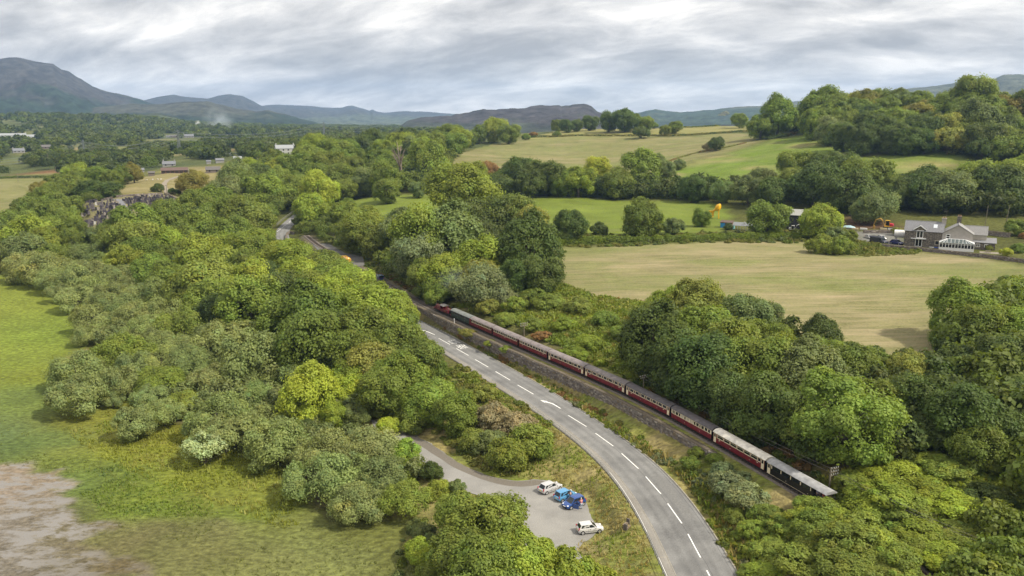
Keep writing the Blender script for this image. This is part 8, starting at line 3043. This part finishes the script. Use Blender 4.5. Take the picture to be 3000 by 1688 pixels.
M_FW = {'white': mat('far_white_wall', alb(214, 216, 212), .8), 'grey': mat('far_grey_wall', alb(178, 176, 172), .8), 'slate': mat('far_stone_wall', alb(140, 128, 118), .9), 'barn': mat('far_barn_wall', alb(132, 92, 78), .9)}
M_FR = {'white': mat('far_pale_roof', alb(186, 190, 192), .7), 'grey': mat('far_grey_roof', alb(146, 148, 154), .7), 'slate': mat('far_slate_roof', alb(128, 122, 118), .7), 'barn': mat('far_barn_roof', alb(128, 104, 94), .8)}
for p, wm, kd, lab in HPOS:
    az = math.atan2(p[0], p[1])
    k = thing('house' if kd != 'barn' else 'barn', lab, 'barn' if kd == 'barn' else 'house', p, -az + (fbm(p[0] / 30, p[1] / 30, 2, 2) * .6 if wm < 30 else 0))
    dpt = min(wm * .55, 9)
    two = lab.startswith('large')
    ze = 6.0 if two else 2.2 if kd == 'barn' else max(2.4, min(wm * .22, 3.4))
    zr = ze + (3.0 if two else dpt * .2 if kd == 'barn' else dpt * .38)
    MB().prism([(0, -3), (dpt, -3), (dpt, ze), (dpt / 2, zr - .1), (0, ze)], -wm / 2, wm / 2).build('wall', M_FW[kd], k)
    r_ = MB()
    kk = (zr - ze) / (dpt / 2)
    r_.hexa([(-wm / 2 - .3, -.4, ze - .4 * kk), (wm / 2 + .3, -.4, ze - .4 * kk), (wm / 2 + .3, dpt / 2, zr), (-wm / 2 - .3, dpt / 2, zr)] + [(-wm / 2 - .3, -.4, ze - .4 * kk + .15), (wm / 2 + .3, -.4, ze - .4 * kk + .15), (wm / 2 + .3, dpt / 2, zr + .15), (-wm / 2 - .3, dpt / 2, zr + .15)])
    r_.hexa([(-wm / 2 - .3, dpt / 2, zr), (wm / 2 + .3, dpt / 2, zr), (wm / 2 + .3, dpt + .4, ze - .4 * kk), (-wm / 2 - .3, dpt + .4, ze - .4 * kk)] + [(-wm / 2 - .3, dpt / 2, zr + .15), (wm / 2 + .3, dpt / 2, zr + .15), (wm / 2 + .3, dpt + .4, ze - .4 * kk + .15), (-wm / 2 - .3, dpt + .4, ze - .4 * kk + .15)])
    ro = r_.build('roof', M_FR[kd], k)
    if wm > 7 and kd != 'barn':
        nw = int(np.clip(wm / 4, 2, 5))
        for i in range(nw):
            x = -wm / 2 + wm * (i + .5) / nw
            for z in ((1.0, 3.9) if two else (.9,)):
                MB().box(x - .55, x + .55, -.06, .04, z, z + 1.3).build('window', GLASS, k)
        for x in (-wm / 2 + .8, wm / 2 - .8):
            if kd != 'slate':
                MB().box(x - .5, x + .5, dpt / 2 - .4, dpt / 2 + .4, zr - .5, zr + 1.6).build('chimney', M_FW[kd], ro)
    if kd == 'barn':
        for i in range(6):
            x = -wm / 2 + wm * (i + .5) / 6
            MB().box(x - wm / 15, x + wm / 15, -.05, .05, .1, 2.2).build('opening', M_SHADE, k)

azs = fr_.uniform(math.atan((-260 - 1500) / FPX), math.atan((1330 - 1500) / FPX), 15000)
Ds = np.sqrt(fr_.uniform(560 ** 2, 3300 ** 2, 15000))
Ds[:2600] = np.sqrt(fr_.uniform(560 ** 2, 1200 ** 2, 2600))
X, Y = Ds * np.sin(azs), Ds * np.cos(azs)
ok = far_ok(X, Y)
ok &= (fbm(X / 90, Y / 90, 51, 4) > np.where(Ds < 1300, 0.05, 0.02)) | (fr_.uniform(0, 1, len(X)) < .1)
d0 = np.array([in_poly(X, Y, WOODS[n]) for n in ('below_hill', 'cemetery', 'roadside')]).any(0)
ok &= ~d0
# keep the ground between us and the churchyard, and the road bend, open
ok &= ~((Ds < 700) & (azs > math.atan((150 - 1500) / FPX)) & (azs < math.atan((660 - 1500) / FPX)) & (Ds < 640))
ok &= ~((Ds < 760) & (azs < math.atan((240 - 1500) / FPX)))
ok &= ~((Ds < 640) & (azs > math.atan((640 - 1500) / FPX)))
# nothing tall stands in the sight line to a house or a field that the picture shows
idx = np.where(ok)[0]
tp = np.array([project((X[i], Y[i], hf(X[i], Y[i]) + 8.0))[:2] + project((X[i], Y[i], hf(X[i], Y[i])))[1:2] for i in idx])
drop = np.zeros(len(idx), bool)
for (p, wm, kd, lab), (t, x, y, w, _, _) in zip(HPOS, FAR_HOUSES):
    hx, hy = T(t, (x, y))[0]
    hw_ = w / TILE[t][2] / 2
    nearer = Ds[idx] < np.hypot(p[0], p[1]) + 3
    drop |= nearer & (np.abs(tp[:, 0] - hx) < hw_ + 5) & (tp[:, 1] < hy - 1) & (tp[:, 2] > hy - 6)
for t, x, y, hw, hd, c in FAR_FIELDS:
    fx_, fy_ = T(t, (x, y))[0]
    hw_ = hw / TILE[t][2]
    drop |= (np.abs(tp[:, 0] - fx_) < hw_ * .85) & (tp[:, 1] < fy_ + 2) & (tp[:, 2] > fy_ - 4)
idx = idx[~drop]
print('far trees', len(idx))
for i in idx:
    c = ('o', 'd', 'g', 'o', 'e', 'd', 'o')[int(fr_.integers(7))]
    W = fr_.uniform(8, 14) * (1.0 if Ds[i] < 1500 else 1.35)
    put(FARW, LOW if Ds[i] < 1100 and i % 2 == 0 else TINY, X[i], Y[i], W, c, 1.55, fr_)
FARW.build('distant_woodland')

# ------------------------------------------------------------------ pylons and their lines
M_PYL = mat('pylon_steel', alb(150, 158, 152), .6, .3)


def pylon(label, t, x, y_top, y_foot, D=None):
    px, pt = T(t, (x, y_top))[0]
    _, pf = T(t, (x, y_foot))[0]
    p = hit(px, pf) if D is None else None
    if p is None:
        q = at_dist(px, pf, D)
        p = np.array([q[0], q[1], hf(q[0], q[1])])
    Dp = np.linalg.norm(p - CAMP)
    ztop = at_dist(px, pt, math.hypot(p[0], p[1]))[2]
    h = ztop - p[2]
    k = thing('pylon', label, 'pylon', p, -math.atan2(p[0], p[1]) + .35, 'pylons across the valley')
    m = MB()
    r = max(.14, Dp * .00024)
    prof = ((0, .085), (.35, .05), (.62, .022), (1.0, .008))
    lv = [(z * h, w * h) for z, w in prof]
    for a_ in range(len(lv) - 1):
        (z0, w0), (z1, w1) = lv[a_], lv[a_ + 1]
        for sx, sy in ((-1, -1), (1, -1), (1, 1), (-1, 1)):
            m.tube([(sx * w0, sy * w0, z0), (sx * w1, sy * w1, z1)], r, 4)
        ns = 3
        for j in range(ns):
            za, zb = z0 + (z1 - z0) * j / ns, z0 + (z1 - z0) * (j + 1) / ns
            wa, wb = w0 + (w1 - w0) * j / ns, w0 + (w1 - w0) * (j + 1) / ns
            for s in (-1, 1):
                m.tube([(-wa, s * wa, za), (wb, s * wb, zb)], r * .7, 3)
                m.tube([(wa, s * wa, za), (-wb, s * wb, zb)], r * .7, 3)
                m.tube([(s * wa, -wa, za), (s * wb, wb, zb)], r * .7, 3)
    m.build('tower', M_PYL, k)
    tips = []
    for z, w in ((.62, .17), (.78, .14), (.93, .11)):
        am = MB()
        for s in (-1, 1):
            am.tube([(0, 0, z * h + .03 * h), (s * w * h, 0, z * h)], r * .8, 3).tube([(0, 0, z * h), (s * w * h, 0, z * h)], r * .8, 3)
            am.tube([(s * w * h, 0, z * h), (s * w * h, 0, z * h - .04 * h)], r * .6, 3)
        am.build('crossarm', M_PYL, k)
        c, s_ = math.cos(k.rotation_euler.z), math.sin(k.rotation_euler.z)
        for s in (-1, 1):
            tips.append((p[0] + s * w * h * c, p[1] + s * w * h * s_, p[2] + z * h - .04 * h))
    return tips


P1 = pylon('nearest pylon, standing in the trees of the far left valley', 'v1', 1280, 465, 760)
P2 = pylon('middle pylon of the line across the valley', 'v2', 390, 310, 660)
P3 = pylon('pylon rising from the treetops beyond the roadside wood', 9, 487, 280, 590, 1500)
for i in range(6):
    a_ = P1[i]
    far0 = np.array(a_) + (np.array(a_) - np.array(P2[i])) * 1.2
    wire('%s pylon cable on the %s side, strung across the left valley' % (('bottom', 'middle', 'top')[i // 2], ('left', 'right')[i % 2]), [far0, a_, P2[i], P3[i], np.array(P3[i]) + (np.array(P3[i]) - np.array(P2[i])) * .9], 9, .12, 'power_cable', M_PYL)['group'] = 'pylon cables across the valley'
for t, x, y0, y1, lab in (('v1', 740, 650, 900, 'tall wooden pole by the brown bank in the left valley'), ('v1', 275, 985, 1100, 'wooden pole in the valley field at the left edge'), ('v1', 850, 890, 1030, 'wooden pole beside the field corner near the wood'),
                          ('v1', 357, 680, 810, 'distant wooden pole left of the tall one'), ('c', 1778, 30, 230, 'wooden pole at the top corner of the cemetery')):
    (px, pt), (_, pf) = T(t, (x, y0), (x, y1))
    p = hit(px, pf)
    h = min(14, (pf - pt) * np.linalg.norm(p - CAMP) / FPX)
    k = thing('telegraph_pole', lab, 'telegraph pole', p, .4)
    MB().tube([(0, 0, -1), (0, 0, h)], [.2, .15], 6).build('pole', M_POLE, k)
    MB().box(-.8, .8, -.06, .06, h - .5, h - .35).build('crossarm', M_POLE, k)

# ------------------------------------------------------------------ the cemetery
HS_MAT = [mat('headstone_slate', alb(92, 86, 96), .6, var=.2), mat('headstone_grey', alb(128, 120, 122), .8, var=.2), mat('headstone_black', alb(56, 54, 60), .4, var=.1), mat('headstone_pale', alb(188, 178, 166), .8, var=.15), mat('headstone_white', alb(236, 234, 228), .6)]


def stone_meshes():
    out = []
    for m_ in HS_MAT:
        v = []
        for prof in ([(-.36, -.3), (.36, -.3), (.36, .95), (.26, 1.18), (0, 1.28), (-.26, 1.18), (-.36, .95)], [(-.4, -.3), (.4, -.3), (.4, 1.05), (-.4, 1.05)], [(-.32, -.3), (.32, -.3), (.32, 1.2), (0, 1.5), (-.32, 1.2)]):
            v.append((MB().prism(prof, -.09, .09, 'y').mesh('stone', m_), MB().box(-.5, .5, -.22, .22, -.35, .12).mesh('plinth', m_), MB().box(-.45, .45, -1.95, -.3, -.25, .1).mesh('kerb', m_)))
        out.append(v)
    return out


HSM = stone_meshes()
SEC_L = hitpoly('c', (225, 365), (560, 330), (830, 300), (1040, 455), (980, 500), (800, 640), (700, 690), (300, 800), (255, 640))
SEC_R = hitpoly('c', (960, 290), (1300, 245), (1690, 215), (1850, 250), (2090, 400), (2050, 500), (1500, 500), (1120, 450))
gr = np.random.default_rng(77)
GROUPS_H = {0: 'dark slate headstones', 1: 'grey headstones', 2: 'black headstones', 3: 'pale headstones', 4: 'white headstones'}
stones = []
for si, sec in enumerate((SEC_L, SEC_R)):
    ang = rad(22 if si == 0 else -8)
    ca, sa = math.cos(ang), math.sin(ang)
    c0 = sec[:, :2].mean(0)
    for r_ in np.arange(-70, 70, 2.6):
        for q_ in np.arange(-60, 60, 1.25):
            x, y = c0[0] + q_ * ca - r_ * sa, c0[1] + q_ * sa + r_ * ca
            x, y = x + gr.normal(0, .14), y + gr.normal(0, .25)
            if in_poly(np.array([x]), np.array([y]), sec)[0] and gr.uniform() > (.28 if si == 0 else .34):
                stones.append((x, y, ang, si, r_))
rowno = {}
for si in (0, 1):
    rows_ = sorted({s[4] for s in stones if s[3] == si})
    for ri, r_ in enumerate(rows_):
        for qi, s in enumerate(sorted([s for s in stones if s[3] == si and s[4] == r_], key=lambda s: s[0])):
            rowno[s] = (ri, qi)
NUM = ['first', 'second', 'third', 'fourth', 'fifth', 'sixth', 'seventh', 'eighth', 'ninth', 'tenth', 'eleventh', 'twelfth', 'thirteenth', 'fourteenth', 'fifteenth', 'sixteenth', 'seventeenth', 'eighteenth', 'nineteenth', 'twentieth']
NUM += ['twenty-' + w_ for w_ in NUM[:9]] + ['thirtieth'] + ['thirty-' + w_ for w_ in NUM[:9]]
stones.sort(key=lambda s: s[0] ** 2 + s[1] ** 2)
print('headstones', len(stones))
rest = [MB() for _ in HS_MAT]
CW = {0: 'dark slate', 1: 'grey', 2: 'black', 3: 'pale', 4: 'white'}
for n_, (x, y, ang, si, r_) in enumerate(stones):
    ri, qi = rowno[(x, y, ang, si, r_)]
    c = int(gr.choice(5, p=(.38, .33, .14, .11, .04)))
    sh = int(gr.integers(3))
    s_ = gr.uniform(.95, 1.5)
    if n_ < 295:
        st, pl, kb = HSM[c][sh]
        side = 'left' if si == 0 else 'right'
        shp = ('round topped', 'square topped', 'pointed')[sh]
        k = thing('headstone', '%s %s headstone, %s in the %s row, %s of the cemetery path' % (CW[c], shp, NUM[qi], NUM[ri], side), 'headstone', (x, y, hf(x, y)), ang + gr.normal(0, .06), 'headstones in the cemetery')
        k.scale = (s_, s_, s_)
        obj('stone', st, k)
        obj('plinth', pl, k)
        if n_ % 3 == 0:
            obj('kerb', kb, k)
    else:
        z = hf(x, y)
        w, h = .36 * s_, 1.2 * s_
        rest[c].hexa([(x + u * ca - v * sa, y + u * sa + v * ca, z + q) for q in (-.3, h) for u, v in ((-w, -.1), (w, -.1), (w, .1), (-w, .1))])
root = None
rm = MB()
for c, m_ in enumerate(rest):
    if m_.v:
        o = m_.build('headstones', HS_MAT[c])
        o['kind'] = 'stuff'
cpath = hitpoly('c', (800, 268), (880, 275), (930, 310), (1000, 380), (1080, 470), (1090, 520))
cp3 = np.array([[p[0], p[1], hf(p[0], p[1]) + .06] for p in densify(np.array(cpath), 1.0)])
_, cn = path_frame(cp3)
strip('path', cp3, cn, -1.6, 1.6, .02, mat('path_tarmac', alb(150, 150, 154), .9, var=.1), cols=3)
for pts, lab in (([(228, 355), (420, 322), (640, 292), (800, 262)], 'dark stone wall along the top left side of the cemetery'),
                 ([(860, 240), (1200, 218), (1500, 202), (1700, 192)], 'dark stone wall along the top of the cemetery by the dry field'),
                 ([(1720, 190), (1850, 240), (2000, 320), (2140, 395)], 'stone wall down the right side of the cemetery')):
    q = hitpoly('c', *pts)
    q = densify(np.array([[p[0], p[1], hf(p[0], p[1])] for p in q]), 1.0)
    drystone('cemetery_wall', lab, q, .5, np.full(len(q), 1.3), .5, 1, course=.45, seed=33)
# farm track and its walls
trk = densify(np.array(hitpoly('v2', (205, 1290), (195, 1240), (165, 1180), (160, 1130), (210, 1070), (330, 1030), (480, 1000))), 1.5)
trk[:, 2] = h_fast(trk[:, 0], trk[:, 1])
_, tn = path_frame(trk)
strip('track', trk, tn, -1.5, 1.5, .10, mat('track_gravel', alb(178, 166, 146), .95, var=.2), cols=3)
# sheep
for i, (x, y) in enumerate(((2210, 1080), (2305, 1072), (2385, 1068), (2435, 1070))):
    p = hit(*T('v1', (x, y))[0])
    k = thing('sheep', 'white sheep in the field above the cemetery, %s from the left' % ('first', 'second', 'third', 'fourth')[i], 'sheep', p, i * 1.3, 'sheep in the field above the cemetery')
    wl_m = mat('sheep_wool', (.62, .58, .5), .95)
    skin_obj('body', [(0, 0, .62), (.45, 0, .64), (.7, 0, .62), (.86, 0, .45), (-.45, 0, .62), (.4, .14, .3), (.4, .14, .02), (.4, -.14, .3), (.4, -.14, .02), (-.4, .14, .3), (-.4, .14, .02), (-.4, -.14, .3), (-.4, -.14, .02)],
             [(0, 1), (1, 2), (2, 3), (0, 4), (1, 5), (5, 6), (1, 7), (7, 8), (4, 9), (9, 10), (4, 11), (11, 12)], [.3, .26, .13, .08, .27] + [.07, .045] * 4, wl_m, k)

# ------------------------------------------------------------------ fences
def post_fence(label, pts, step, h, group=None, wires=True):
    q = densify(np.array([[p[0], p[1], hf(p[0], p[1])] for p in pts]), step)
    k = thing('fence', label, 'fence', q[0])
    pm = MB().tube([(0, 0, -.3), (0, 0, h)], .07, 5).mesh('post', M_POLE)
    for p in q:
        o = obj('post', pm, k)
        o.location = tuple(p - q[0])
    if wires:
        for z in (.4, .8, h - .1):
            MB().tube([p - q[0] + np.array([0, 0, z]) for p in q], .02, 3).build('wire', M_STEEL, k)
    return k


post_fence('post and wire fence at the foot of the hilltop wood', hitpoly('d', (1985, 344), (2040, 338), (2150, 356), (2250, 368), (2330, 377), (2420, 390)), 6, 1.3)
sel = [k2 for k2 in range(len(RAIL)) if 20 < RS[k2] < 120]
post_fence('thin wire fence along the far side of the railway', [RAIL[k2, :2] + RN[k2] * 3.0 for k2 in sel[::4]], 4.5, 1.2)
post_fence('post fence round the green field corner by the trailer', hitpoly('d', (1520, 585), (1600, 580), (1720, 578)), 5, 1.2)

# ------------------------------------------------------------------ smoke and haze
def vol_mat(name, col, dens, noise=None, aniso=0.0):
    m = bpy.data.materials.new(name)
    m.use_nodes = True
    nt = m.node_tree
    nt.nodes.remove(nt.nodes['Principled BSDF'])
    v = N(nt, 'ShaderNodeVolumePrincipled')
    v.inputs['Color'].default_value = (*col, 1)
    v.inputs['Density'].default_value = dens
    v.inputs['Anisotropy'].default_value = aniso
    L(nt, v.outputs[0], nt.nodes['Material Output'].inputs['Volume'])
    if noise:
        tc = N(nt, 'ShaderNodeTexCoord')
        ln = N(nt, 'ShaderNodeVectorMath', operation='LENGTH')
        L(nt, tc.outputs['Object'], ln.inputs[0])
        mr = N(nt, 'ShaderNodeMapRange')
        mr.inputs[1].default_value, mr.inputs[2].default_value, mr.inputs[3].default_value, mr.inputs[4].default_value = .15, 1.0, 1.0, 0.0
        L(nt, ln.outputs['Value'], mr.inputs[0])
        nz = N(nt, 'ShaderNodeTexNoise')
        nz.inputs['Scale'].default_value = noise
        nz.inputs['Detail'].default_value = 3
        L(nt, tc.outputs['Object'], nz.inputs['Vector'])
        mn = N(nt, 'ShaderNodeMapRange')
        mn.inputs[1].default_value, mn.inputs[2].default_value, mn.inputs[3].default_value, mn.inputs[4].default_value = .38, .65, 0, dens * 1.6
        L(nt, nz.outputs['Fac'], mn.inputs[0])
        mu = N(nt, 'ShaderNodeMath', operation='MULTIPLY')
        L(nt, mr.outputs[0], mu.inputs[0])
        L(nt, mn.outputs[0], mu.inputs[1])
        L(nt, mu.outputs[0], v.inputs['Density'])
    return m


def puff(name, label, c, r, col, dens, noise):
    o = MB().ball((0, 0, 0), 1.0, 20, 12).build(name, vol_mat(name + '_volume', col, dens, noise))
    o.location = tuple(c)
    o.scale = r
    return tag(o, label, kind='stuff')


c = at_dist(640, 363, 2300)
puff('smoke', 'thin column of bonfire smoke in front of the wooded hill', c, (48, 40, 50), (.85, .92, 1.0), .011, 2.2)
c = at_dist(579, 362, 2280)
puff('steam', 'white puff of steam left of the bonfire smoke', c, (8, 8, 10), (.97, .97, .97), .14, 1.5)
P, tt, nn = path_at(JOINT[0] - 3)
puff('smoke', 'faint blue smoke drifting from the engine over the grey willow', (P[0] + 7.5, P[1] + 9, P[2] + 7.5), (11, 9, 4.5), (.78, .86, 1.0), .05, 1.8)

HZ = MB().box(GX[0] - 40, GX[-1] + 40, GY[0] - 40, GY[-1] + 40, GZ.min() - 14, 520).build('haze', vol_mat('haze_air', (.40, .62, 1.0), HAZE))
HZ['kind'] = 'stuff'

# ------------------------------------------------------------------ a label for every tree
LAND = [('engine', LOCO.location), ('tanker', TK.location), ('farmhouse', HOUSE.location), ('dark barn', BARN.location)]
ordn = [''] + NUM[1:]
CO = [o for o in bpy.data.objects if o.name.startswith('railway_coach')]
for o, nm in zip(CO, ('green coach', 'seven window coach', 'third coach', 'ribbed roof coach', 'fifth coach', 'sixth coach', 'seventh coach', 'eighth coach', 'white roofed coach', 'black observation coach')):
    LAND.append((nm, o.location))


def pt(t, x, y):
    return Vector(hit(*T(t, (x, y))[0]))


for nm, t, x, y in (('road lettering', 'f', 1340, 1008), ('near lane arrow', 'f', 1613, 1184), ('far lane arrow', 'f', 1253, 972), ('lone silver car', 'f', 1728, 1557), ('cemetery path', 'c', 950, 350), ('lone rusty oak', 1, 1460, 1440),
                    ('far road bend', 'd', 715, 575), ('pale silvery bush', 7, 1540, 600), ('umbrella willow', 7, 1000, 490), ('wide marsh willow', 4, 570, 1440), ('round marsh bush', 4, 670, 1150),
                    ('mud flat', 'd', 60, 1180), ('massive oak', 5, 1400, 740), ('hay field gate corner', 'd', 1410, 700), ('dark spruce', 6, 1040, 1200), ('feathery hay field tree', 6, 2130, 1250), ('windblown thorn', 3, 260, 1140), ('pale ash on the hill', 3, 720, 1030),
                    ('bleached dead trunk', 9, 1580, 1120), ('bright corner tree', 9, 400, 1440), ('hill hedge bush', 2, 2255, 1035), ('lime bush', 10, 1900, 1440), ('russet tree below the cemetery', 4, 680, 400), ('purple bramble thicket', 8, 1120, 360),
                    ('marsh dead treetop', 4, 2280, 1350), ('shaded blue van', 'f', 1112, 815), ('valley field pole', 'v1', 275, 1095), ('bracken bank bush', 5, 1790, 950)):
    LAND.append((nm, pt(t, x, y)))
LXY = np.array([(p[0], p[1]) for _, p in LAND])
LPX = np.array([project(p)[:2] for _, p in LAND])
used = {}
for root, x, y, W, c, kind, stand, label, grp in PLANTED:
    wd = KIND_WORD[kind][1]
    tint = TINT_WORD[c]
    root['category'] = KIND_WORD[kind][2]
    if label:
        root['label'] = label
        continue
    u_, v_, zz = project((x, y, hf(x, y)))
    dd = np.hypot(LPX[:, 0] - u_, (LPX[:, 1] - v_) * 1.6)
    i = int(dd.argmin())
    du, dv = u_ - LPX[i, 0], v_ - LPX[i, 1]
    rel = ('left of' if du < 0 else 'right of') if abs(du) > abs(dv) * 1.5 else ('beyond' if dv < 0 else 'in front of')
    used.setdefault((tint, wd, rel, LAND[i][0]), []).append((float(dd[i]), root, stand))
for (tint, wd, rel, nm), lst in used.items():
    lst.sort(key=lambda e: e[0])
    for n_, (d_, root, stand) in enumerate(lst):
        o_ = ordn[n_] + ' ' if n_ < len(ordn) and n_ else ('' if len(lst) == 1 else 'nearest ')
        root['label'] = '%s%s %s %s the %s' % (o_, tint, wd, rel, nm)
        root['group'] = 'trees and bushes ' + stand if stand else 'trees'
for root, x, y, W, c, kind, stand, label, grp in PLANTED:
    if stand and 'group' not in root and not stand.startswith('alone'):
        root['group'] = 'trees and bushes ' + stand
